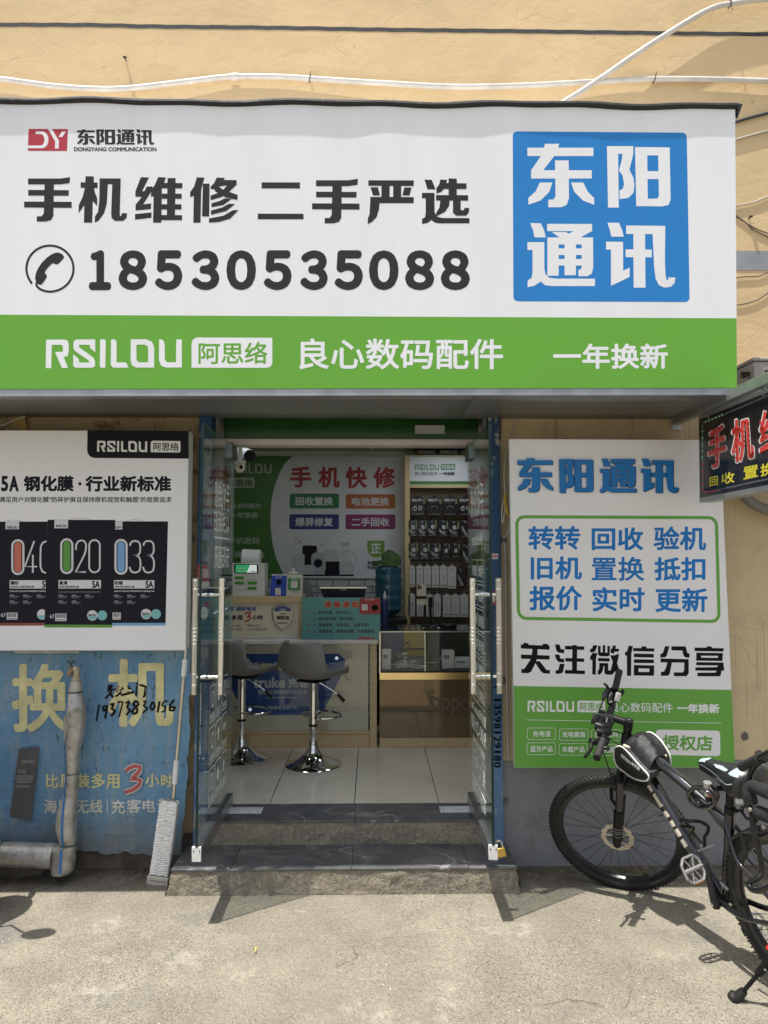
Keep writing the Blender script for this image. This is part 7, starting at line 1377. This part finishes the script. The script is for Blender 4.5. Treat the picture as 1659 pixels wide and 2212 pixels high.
# crank and pedals
ca = (P(*cQ(465, 425), 3.0)-P(*cQ(560, 850), 3.0)).normalized()
cr0 = bb+sv*.060; v_ = fr_(1536, 1868)-fr_(1556, 1945); v_ = (v_-sv*v_.dot(sv)).normalized(); cr1 = cr0+v_*.170
CRK = M('crank_black', (.020, .020, .021), .3, .3)
mb = MB(); mb.tube([cr0-v_*.02, cr0, cr0+v_*.085, cr1, cr1+v_*.012], [.016, .021, .0155, .015, .011], 14); mb.cyl(bb+sv*.037, cr0, .014, 14); cra = mb.build('crank_arm', CRK, bk)
mb = MB(); mb.cyl(cr0+sv*.019, cr0+sv*.022, .008, 14); mb.build('crank_bolt', STEEL, cra)
mb = MB(); mb.tube([bb-sv*.062, bb-sv*.062-v_*.17], .014, 12); mb.build('crank_arm', CRK, bk)
def pedal(base, s):
    c = base+sv*.072*s; e1 = hd*math.cos(R(62))+uv_*math.sin(R(62)); e2 = sv*s; e3 = e1.cross(e2).normalized()
    pd = MB(); hx, hy = .052, .050; th = .0065
    oc_ = [(-hx, -hy*.55), (-hx*.55, -hy), (hx*.55, -hy), (hx, -hy*.55), (hx, hy*.55), (hx*.55, hy), (-hx*.55, hy), (-hx, hy*.55)]
    for k in range(8):
        a, b = oc_[k], oc_[(k+1) % 8]; pd.tube([c+e1*a[0]+e2*a[1], c+e1*b[0]+e2*b[1]], th, 6)
    pd.tube([c-e2*hy, c+e2*hy], .0095, 8); pd.tube([c-e1*hx, c+e1*hx*.2+e2*hy*.6], .004, 6)
    for sx_ in (-1, 1):
        for sy_ in (-.8, .8): pd.tube([c+e2*hy*sy_*.1, c+e1*hx*.9*sx_+e2*hy*sy_*.6], .0035, 6)
    o = pd.build('pedal', M('pedal_alloy', (.34, .335, .32), .45, .7), bk)
    pi = MB()
    for a in oc_: pi.cyl(c+e1*a[0]*.97+e2*a[1]*.97+e3*th*.8, c+e1*a[0]*.97+e2*a[1]*.97+e3*(th+.004), .0022, 6)
    pi.build('pedal_pin', STEEL, o)
    rf = MB(); f0 = c+e1*-hx*1.0; rf.tube([f0-e2*.022-e1*.003, f0+e2*.022-e1*.003], .0055, 6); rf.build('pedal_reflector', M('amber_reflector', (.40, .13, .01), .25), o)
    ax = MB(); ax.cyl(base+sv*.0*s, c, .0065, 10); ax.build('pedal_axle', STEEL, o)
pedal(cr1, 1); pedal(bb-sv*.062-v_*.17, -1)
mb = MB(); n_ = 40; cc = bb-sv*.045
for i in range(n_): a = 2*math.pi*i/n_; a2 = a+math.pi/n_; e1, e2 = hd, uv_; mb.v += [cc+(e1*math.cos(a)+e2*math.sin(a))*.075+sv*.002, cc+(e1*math.cos(a)+e2*math.sin(a))*.075-sv*.002, cc+(e1*math.cos(a2)+e2*math.sin(a2))*.083, cc+(e1*math.cos(a)+e2*math.sin(a))*.05+sv*.002, cc+(e1*math.cos(a)+e2*math.sin(a))*.05-sv*.002]
for i in range(n_):
    j = (i+1) % n_; A, B = i*5, j*5; mb.f += [(A, A+2, A+1), (A, B, A+2), (B, B+1, A+2), (B+1, A+1, A+2), (A, A+3, B+3, B), (A+1, B+1, B+4, A+4), (A+3, A+4, B+4, B+3)]
mb.build('chain_ring', STEEL, bk)
mb = MB(); mb.tube([cc+uv_*.083, rcen-sv*.045+uv_*.045], .004, 6); mb.tube([cc-uv_*.083, rcen-sv*.045-uv_*.10], .004, 6); mb.lathe([(.02, 0), (.055, .004), (.055, .012), (.02, .016)], Matrix.Translation(rcen-sv*.05) @ sv.to_track_quat('Z', 'Y').to_matrix().to_4x4(), 24); mb.build('chain', STEEL, bk)
mb = MB(); p = fr_(1573, 1915, .026); mb.tube([p, p+uv_*.02+hd*.012, p-hd*.03+uv_*.006], [.010, .008, .010], 10); mb.build('derailleur', M('derailleur_silver', (.50, .50, .50), .3, .9), bk)
mb = MB(); mb.tube(spline([fr_(1576, 1946, .02), fr_(1586, 1960, .02), fr_(1600, 1958, .03)], 6), .003, 6); mb.build('gear_cable', BLKM, bk)
# bottle cage
mb = MB(); ck = lambda x, y, s=0: fr_(*cK(x, y), s)
mb.tube([ck(300, 1610, 0), ck(440, 1830, 0), ck(640, 2060, 0)], .008, 8)
mb.tube(spline([ck(290, 1560, .03), ck(330, 1530, .035), ck(460, 1540, .045), ck(540, 1560, .03), ck(560, 1610, .0)], 6), [.008]*25, 8)
mb.tube(spline([ck(560, 1610, 0), ck(640, 1700, -.01), ck(655, 1790, 0), ck(610, 1860, .0), ck(610, 1990, .0)], 6), .0075, 8)
mb.tube(spline([ck(290, 1640, .03), ck(500, 1650, .04), ck(520, 1690, .035), ck(450, 1800, .03), ck(440, 1900, .02)], 6), .0065, 8)
mb.build('bottle_cage', BLKM, bk); mb = MB(); mb.tube([ck(575, 2055, .03), ck(705, 2015, -.02)], .005, 8); mb.build('cage_foot', ALU, bk); mb = MB(); [mb.cyl(ck(x, y, .006), ck(x, y, .012), .006, 10) for x, y in ((420, 1730), (585, 1985))]; mb.build('cage_bolt', STEEL, bk)
# saddle: lofted cross-sections, nose first
sn = fr_(1516, 1650); sr = sdl0+uv_*.078-hd*.150; sn = sdl0+uv_*.083+hd*.150
Wd = [(.0, .016), (.05, .024), (.15, .029), (.3, .034), (.45, .046), (.6, .068), (.75, .088), (.88, .093), (.96, .078), (1, .05)]
def lerp(tab, t):
    for (a, x), (b, y) in zip(tab[:-1], tab[1:]):
        if t <= b: return x+(y-x)*(t-a)/(b-a)
    return tab[-1][1]
def sdl(u, v, lift=0.0):                         # u round the section (0..1), v nose -> tail
    c = sn+(sr-sn)*v; w_ = lerp(Wd, v)*1.08+lift; a = 2*math.pi*u; hgt = lerp([(0, .024), (.2, .032), (.6, .050), (.9, .056), (1, .034)], v)+lift
    ca_, sa_ = math.cos(a), math.sin(a); x = w_*math.copysign(abs(ca_)**.75, ca_); z = hgt*math.copysign(abs(sa_)**.7, sa_)
    if z < 0: z *= 1.25
    dz = .012*math.sin(v*math.pi)*-1+(.016*max(0, v-.7)/.3)+(-.012*max(0, .12-v)/.12); dip = -.006*math.exp(-(x/.012)**2)*(1 if z > 0 else 0)*min(1, v*4)
    droop = -.010*(abs(x)/.075)**2
    return c+sv*x+uv_*(z+dz+dip+droop)
mb = MB(); mb.sheet(sdl, 40, 40); mb.v += [sdl(0, 0)*.5+sdl(.5, 0)*.5, sdl(0, 1)*.5+sdl(.5, 1)*.5]; k_ = len(mb.v)
for i in range(40): mb.f += [(i, i+1, k_-2), (40*41+i, k_-1, 40*41+i+1)]
sd_ = mb.build('saddle', M('saddle_black', (.012, .0125, .0135), .36, coat=.15), bk, smooth=60)
SGT = M('saddle_grey_panel', (.36, .45, .48), .4)
mb = MB()
def spatch(pts, n=10):                           # panel on the saddle, outline in (u, v)
    t = tessellate_polygon([[Vector((a, b, 0)) for a, b in pts]]); bm = bmesh.new(); vs = [bm.verts.new((a, b, 0)) for a, b in pts]; bm.faces.new(vs)
    bmesh.ops.triangulate(bm, faces=bm.faces[:]); 
    for _ in range(3): bmesh.ops.subdivide_edges(bm, edges=bm.edges[:], cuts=1, use_grid_fill=True)
    bm.verts.index_update(); mb.add([sdl(v.co.x, v.co.y, .0012) for v in bm.verts], [tuple(x.index for x in f.verts) for f in bm.faces]); bm.free()
spatch([(.10, .02), (.40, .02), (.38, .16), (.12, .16)]); spatch([(.17, .32), (.12, .40), (.14, .62), (.17, .66), (.19, .5)]); spatch([(.14, .70), (.10, .92), (.38, .92), (.33, .74), (.25, .80)])
for k in range(24):
    v0, v1 = .06+.8*k/24, .06+.8*(k+1)/24; f0 = lambda v: .035-.03*math.sin(v*3.6)*1.0
    mb.add([sdl(f0(v0), v0, .0012), sdl(f0(v0)+.010, v0, .0012), sdl(f0(v1)+.010, v1, .0012), sdl(f0(v1), v1, .0012)], [(0, 1, 2, 3)])
mb.build('saddle_panel', SGT, sd_, smooth=60)
mb = MB()
for s in (.022, -.022): mb.tube([sn+(sr-sn)*.2+sv*s*.6-uv_*.02, sn+(sr-sn)*.4+sv*s-uv_*.045, sn+(sr-sn)*.7+sv*s-uv_*.045, sn+(sr-sn)*.92+sv*s*1.5-uv_*.02], .0035, 8)
mb.build('saddle_rail', STEEL, bk); mb = MB(); mb.tube([sdl0+uv_*.03, sdl0+uv_*.045], [.02, .024], 12); mb.build('saddle_clamp', BLKM, bk)
# kickstand
kf = G(1590, 2160); ktop = rcen+sv*.075-hd*.0-uv_*.03
kd = (ktop-kf).normalized(); mb = MB(); mb.tube([kf+kd*.03, kf+kd*.16], .0085, 10); mb.build('kickstand', BLKM, bk)
mb = MB(); mb.tube([kf+kd*.15, kf+kd*.17, ktop], [.012, .016, .018], 10); ku = mb.build('kickstand_sleeve', BLKM, bk); mb = MB(); p = kf+kd*.185; mb.cyl(p+Vector((0, -.014, .006)), p+Vector((0, -.020, .008)), .005, 10); mb.build('kickstand_bolt', STEEL, ku)
mb = MB(); p = P(1660, 2050, 2.80); mb.tube([p, p+kd*.02], [.012, .012], 12); mb.build('red_button', M('red_plastic', (.55, .03, .02), .35), bk)
mb = MB(); ft = Vector((-.6, -.8, 0)); mb.tube([kf+kd*.055, kf+kd*.02+Vector((0, 0, .002)), kf+Vector((-.012, -.004, .014)), kf+Vector((-.028, -.006, .011))], [.016, .020, .025, .017], 12); mb.build('kickstand_foot', RUBBER, bk)
# frame bag over the top tube
BAG = M('bag_ripstop', (.008, .008, .0085), .38, var=.2, vs=60, bump=.35, bs=260); PIPE = M('bag_white_piping', (.62, .62, .60), .5)
pod = [(445, 1550), (470, 1525), (540, 1515), (600, 1545), (690, 1630), (790, 1750), (900, 1870), (985, 1960), (1015, 2010), (1010, 2060), (975, 2085), (900, 2085), (800, 2060), (700, 2005), (600, 1930), (510, 1860), (465, 1790), (440, 1690)]
pod2 = [(990, 1280), (1060, 1290), (1150, 1350), (1240, 1450), (1320, 1570), (1370, 1680), (1380, 1790), (1350, 1880), (1290, 1900), (1230, 1880), (1150, 1800), (1060, 1650), (1000, 1500), (960, 1380)]
bagp = fr_(1375, 1640)
def bpt(x, y, s): px, py = cH(x, y); d = ray(px, py); q = bagp+sv*s; return CAM+d*((q-CAM).dot(sv)/d.dot(sv))
A = [bpt(x, y, .085) for x, y in pod]; B = [p-sv*.062 for p in A]; ca_ = sum(A, Vector())/len(A)+sv*.018; n_ = len(A)
mb = MB(); A2 = [p*.8+(ca_-sv*.006)*.2+sv*.006 for p in A]; mb.add(A+B+A2+[ca_], [(i, (i+1) % n_, n_+(i+1) % n_, n_+i) for i in range(n_)]+[(i, 2*n_+i, 2*n_+(i+1) % n_, (i+1) % n_) for i in range(n_)]+[(2*n_+i, 3*n_, 2*n_+(i+1) % n_) for i in range(n_)]+[tuple(n_+i for i in reversed(range(n_)))])
bg = mb.build('frame_bag', BAG, bk, smooth=60)
mb = MB(); mb.tube(spline(A+[A[0]], 4)[:-1], .0042, 8, closed=True); mb.build('bag_piping', PIPE, bg)
C_ = [bpt(x, y, -.085) for x, y in pod2]; D_ = [p+sv*.05 for p in C_]; n2 = len(C_)
mb = MB(); mb.add(C_+D_, [tuple(range(n2)), tuple(reversed(range(n2, 2*n2)))]+[(i, (i+1) % n2, n2+(i+1) % n2, n2+i) for i in range(n2)]); mb.build('bag_pod', BAG, bg, smooth=60, bevel=.006)
mb = MB(); mb.tube(spline(C_+[C_[0]], 4)[:-1], .0042, 8, closed=True); mb.build('bag_piping', PIPE, bg)
sA = [(560, 1512), (690, 1420), (820, 1350), (960, 1308)]
topA = [bpt(x, y, .04) for x, y in ((545, 1510), (650, 1440), (800, 1350), (830, 1345))]
rowa = [(545, 1512), (700, 1632), (800, 1752), (905, 1872), (1010, 1990)]; rowb = [(800, 1345), (900, 1395), (1010, 1500), (1100, 1610), (1185, 1720)]; rowc = [(960, 1305), (1060, 1370), (1160, 1490), (1260, 1640), (1330, 1790)]
RA = [bpt(x, y, .070) for x, y in rowa]; RB = [bpt(x, y, 0)+uv_*.012 for x, y in rowb]; RC = [bpt(x, y, -.070) for x, y in rowc]
ra, rb_, rcx = spline(RA, 5), spline(RB, 5), spline(RC, 5); m_ = len(ra)
def saddle_bag(u, v):
    i = min(int(u*(m_-1)+1e-6), m_-1); a, b, c = ra[i], rb_[i], rcx[i]; t = v
    return a*(1-t)**2+(b*2-(a+c)*.5)*2*t*(1-t)+c*t*t+uv_*.006*math.sin(u*21)*math.sin(v*9)*.5
mb = MB(); mb.sheet(saddle_bag, m_-1, 14); mb.build('bag_top', BAG, bg, smooth=60, solid=.004)
mb = MB(); mb.add([RA[0], RB[0], RC[0], RC[0]-uv_*.09, RB[0]-uv_*.10, RA[0]-uv_*.06], [(0, 1, 4, 5), (1, 2, 3, 4)]); mb.add([RA[-1], RB[-1], RC[-1], RC[-1]-uv_*.05, RB[-1]-uv_*.06, RA[-1]-uv_*.04], [(0, 1, 4, 5), (1, 2, 3, 4)]); mb.build('bag_end', BAG, bg, smooth=0)
mb = MB(); mb.tube([p+uv_*.003 for p in ra], .003, 6); mb.tube([p+uv_*.003 for p in rcx], .003, 6); mb.build('bag_zip', BLKM, bg); mb = MB(); p = bpt(650, 1520, .078); q_ = bpt(700, 1535, .078); mb.tube([bpt(605, 1500, .080), p, q_], [.007, .008, .005], 8); mb.tube([bpt(1290, 1650, -.06), bpt(1310, 1685, -.06)], [.006, .004], 8); mb.build('zip_pull', M('zip_cream', (.58, .52, .38), .5), bg)
PBG = Pl(bagp+sv*.104, sv)
T('SHIMANO', PBG, [cH(568, 1640), cH(718, 1770), cH(700, 1800), cH(552, 1668)], PIPE, bg, .3, .002); T('XTR', PBG, [cH(730, 1770), cH(888, 1880), cH(855, 1925), cH(702, 1800)], PIPE, bg, .9, .002)
mb = MB(); mb.stroke(PBG, [cH(552, 1682), cH(700, 1812)], .5, .002); mb.build('bag_line', PIPE, bg, smooth=0)
T('TOP', Pl(fr_(1418, 1641)+sv*.021, sv), [cH(1190, 1725), cH(1262, 1785), cH(1240, 1805), cH(1172, 1745)], STEEL, bk, .1, .001)
# cable lock coiled under the saddle
lk = thing('coiled_cable_lock', fr_(1535, 1720), 'black coiled cable lock with a silver head hanging under the saddle', 'bike lock')
LKM = M('lock_cable', (.022, .020, .020), .18, coat=.8); mb = MB(); pth = []
for i in range(100):
    t = i/99; a = -1.2+t*2*math.pi*3.2; cxx, cyy = 1532+1.5*math.sin(a*.7)+t*4, 1713+3*t; rx, ry = 29-2.5*math.sin(t*9), 25-2*math.cos(t*7); pth.append(fr_(cxx+rx*math.cos(a), cyy+ry*math.sin(a), .02+.045*t-.012*math.sin(a)))
mb.tube(pth, .0075, 10); mb.build('cable_coil', LKM, lk, smooth=60)
mb = MB(); p0_, p1_ = ck(810, 890, .055), ck(810, 1100, .055); mb.tube([p0_, p1_], .017, 14); mb.build('lock_head', M('lock_silver', (.45, .45, .44), .35, .6), lk); mb = MB(); mb.tube([p1_, ck(825, 1200, .05)], [.0175, .013], 14); mb.tube([ck(860, 960, .05), ck(880, 1120, .05)], .012, 10); mb.build('lock_sleeve', BLKM, lk)
mb = MB(); p = ck(895, 1085, .06); mb.cyl(p, p+sv*.012, .010, 14); mb.build('lock_button', MATS['red_plastic'], lk)
mb = MB(); mb.tube([ck(900, 1020, .03), ck(960, 1050, .0)], .012, 8); mb.build('lock_bracket', BLKM, lk)
# child seat frame over the rear wheel: padded arm loop, grips, foot rest loop
CF = M('child_frame_black', (.014, .014, .015), .25, .2); FOAM = M('braided_foam', (.015, .015, .0155), .85, bump=.7, bs=120)
cs = lambda x, y, Y: P(*cK(x, y), Y); cq = lambda x, y, Y: P(*cQ(x, y), Y)
mb = MB(); mb.tube([cs(1235, 690, 2.88), cs(1515, 545, 2.72)], .017, 18); cgp = mb.build('child_grip', GRIP, bk); mb = MB(); mb.cyl(cs(1228, 693, 2.885), cs(1235, 690, 2.88), .0185, 18); mb.build('grip_end', BLKM, cgp)
mb = MB(); mb.tube(spline([cs(1515, 545, 2.72), cs(1680, 455, 2.64), cs(1800, 400, 2.58)], 6), .0125, 12)
mb.tube(spline([cs(1640, 560, 2.70), cs(1480, 640, 2.76), cs(1380, 790, 2.80), cs(1330, 960, 2.82), cs(1320, 1150, 2.82)], 8), .0115, 12)
mb.tube(spline([cs(1340, 1300, 2.80), cs(1400, 1500, 2.80), cs(1420, 1700, 2.80), cs(1480, 1820, 2.79), cs(1580, 1850, 2.76), cs(1700, 1800, 2.7)], 8), .0115, 12)
mb.tube(spline([cq(935, 40, 2.80), cq(985, 200, 2.80), cq(1040, 420, 2.80), cq(1045, 530, 2.80), cq(1000, 590, 2.80), cq(920, 630, 2.82), cq(905, 680, 2.82), cq(940, 720, 2.80), cq(1030, 730, 2.76), cq(1180, 670, 2.68)], 8), .011, 12)
mb.tube(spline([cq(690, 160, 2.98), cq(830, 85, 2.9), cq(930, 60, 2.82)], 6), .0065, 8); mb.tube(spline([cq(860, 310, 2.9), cq(825, 120, 2.9), cq(840, 75, 2.9), cq(930, 85, 2.85)], 6), .0065, 8)
mb.build('child_seat_frame', CF, bk)
mb = MB(); mb.tube(spline([cs(1375, 1290, 2.80), cs(1350, 1150, 2.80), cs(1370, 1060, 2.80), cs(1460, 1020, 2.77), cs(1600, 1090, 2.70), cs(1760, 1150, 2.6)], 8), .026, 16); mb.tube(spline([cs(1510, 1450, 2.77), cs(1600, 1490, 2.72), cs(1760, 1540, 2.64)], 8), .026, 16); mb.build('arm_pad', FOAM, bk, smooth=60)
mb = MB()
for x, y in ((1370, 1400), (1460, 1450), (1590, 1690)): p = cs(x, y, 2.765); mb.cyl(p, p+sv*.006, .0075, 12)
mb.build('frame_rivet', M('rivet_pale', (.48, .46, .38), .4, .5), bk)
mb = MB(); pc2 = [cs(x, y, 2.785) for x, y in ((1340, 1350), (1500, 1400), (1530, 1500), (1480, 1640), (1420, 1560), (1360, 1470))]; mb.add(pc2+[p+Vector((.01, .02, 0)) for p in pc2], [tuple(range(6)), tuple(range(11, 5, -1))]+[(i, (i+1) % 6, 6+(i+1) % 6, 6+i) for i in range(6)]); mb.build('side_plate', BLKM, bk, bevel=.003)
mb = MB(); mb.tube(spline([cs(1230, 1430, 2.95), cs(1240, 1370, 2.93), cs(1330, 1330, 2.86)], 6), .006, 8); mb.tube(spline([cs(1215, 1430, 2.95), cs(1300, 1540, 2.9), cs(1390, 1570, 2.85)], 6), .006, 8); mb.build('support_cable', BLKM, bk)
mb = MB(); p = cs(1210, 1250, 3.0); mb.box(p.x-.022, p.y-.010, p.z-.014, p.x+.008, p.y+.010, p.z+.014); mb.build('rear_lamp', M('clear_plastic', (.55, .54, .52), .25), bk, bevel=.006)
# ================================================================== SCOOTER beside the frame (throws the shadow at lower left)
scy = thing('parked_scooter', (-2.6, 3.68, 0), 'dark red parked scooter standing just beyond the blue banner end of the shop', 'scooter')
SCB = M('scooter_body', (.10, .012, .012), .25, coat=.5); SX, SY = -2.0, 3.68
mb = MB(); mb.sheet(lambda u, v: (lambda a, t: Vector((SX-.62+.42*math.cos(t), SY+(.15+.03*math.sin(t))*math.cos(a)*math.sin(t), .60+.17*math.sin(a)*math.sin(t))))(2*math.pi*u, math.pi*v), 24, 16); mb.build('body_tail', SCB, scy, smooth=60)
mb = MB(); mb.sheet(lambda u, v: (lambda a, t: Vector((SX-.72+.36*math.cos(t), SY+.14*math.cos(a)*math.sin(t)**.5, .80+.05*math.sin(a)*math.sin(t)**.5)))(2*math.pi*u, math.pi*v), 24, 14); mb.build('seat', BLKM, scy, smooth=60)
mb = MB(); mb.sheet(lambda u, v: (lambda a, t: Vector((SX-.07+.135*math.cos(a)*math.sin(t), SY+.17*math.sin(a)*math.sin(t), .72+.30*math.cos(t))))(2*math.pi*u, math.pi*v), 24, 16); mb.build('leg_shield', SCB, scy, smooth=60)
for x in (SX-1.25, SX-.21): mb = MB(); mb.tube([(x+.18*math.cos(k*.2618), SY, .225+.18*math.sin(k*.2618)) for k in range(24)], .045, 10, closed=True); mb.lathe([(.14, -.02), (.14, .02)], Matrix.Translation((x, SY, .225)) @ Matrix.Rotation(R(90), 4, 'X'), 20); mb.build('wheel', TYRE, scy)
mb = MB(); mb.box(SX-.95, SY-.13, .26, SX-.2, SY+.13, .33); mb.build('floorboard', BLKM, scy, bevel=.01)
mb = MB(); mb.tube([(SX-.10, SY-.32, 1.03), (SX-.04, SY-.12, 1.0), (SX-.04, SY+.12, 1.0), (SX-.10, SY+.32, 1.03)], .017, 10); mb.tube([(SX-.05, SY, .9), (SX-.04, SY, 1.0)], .04, 10); mb.build('handlebar', BLKM, scy)
for y, dx in ((SY-.20, .0), (SY+.20, -.30)):
    mb = MB(); d = Vector((SX+.07+dx, y-.10 if y < SY else y+.05, 1.22)); mb.tube([(SX-.05, y, 1.02), (SX-.02, y, 1.12), d], .007, 8); mb.lathe([(.0, -.012), (.05, -.01), (.062, 0), (.05, .01), (0, .012)], Matrix.Translation(d+Vector((.05, 0, .03))) @ Matrix.Rotation(R(-35), 4, 'Y') @ Matrix.Diagonal((1.35, .8, 1, 1)), 18); mb.build('mirror', BLKM, scy)
flush_text()
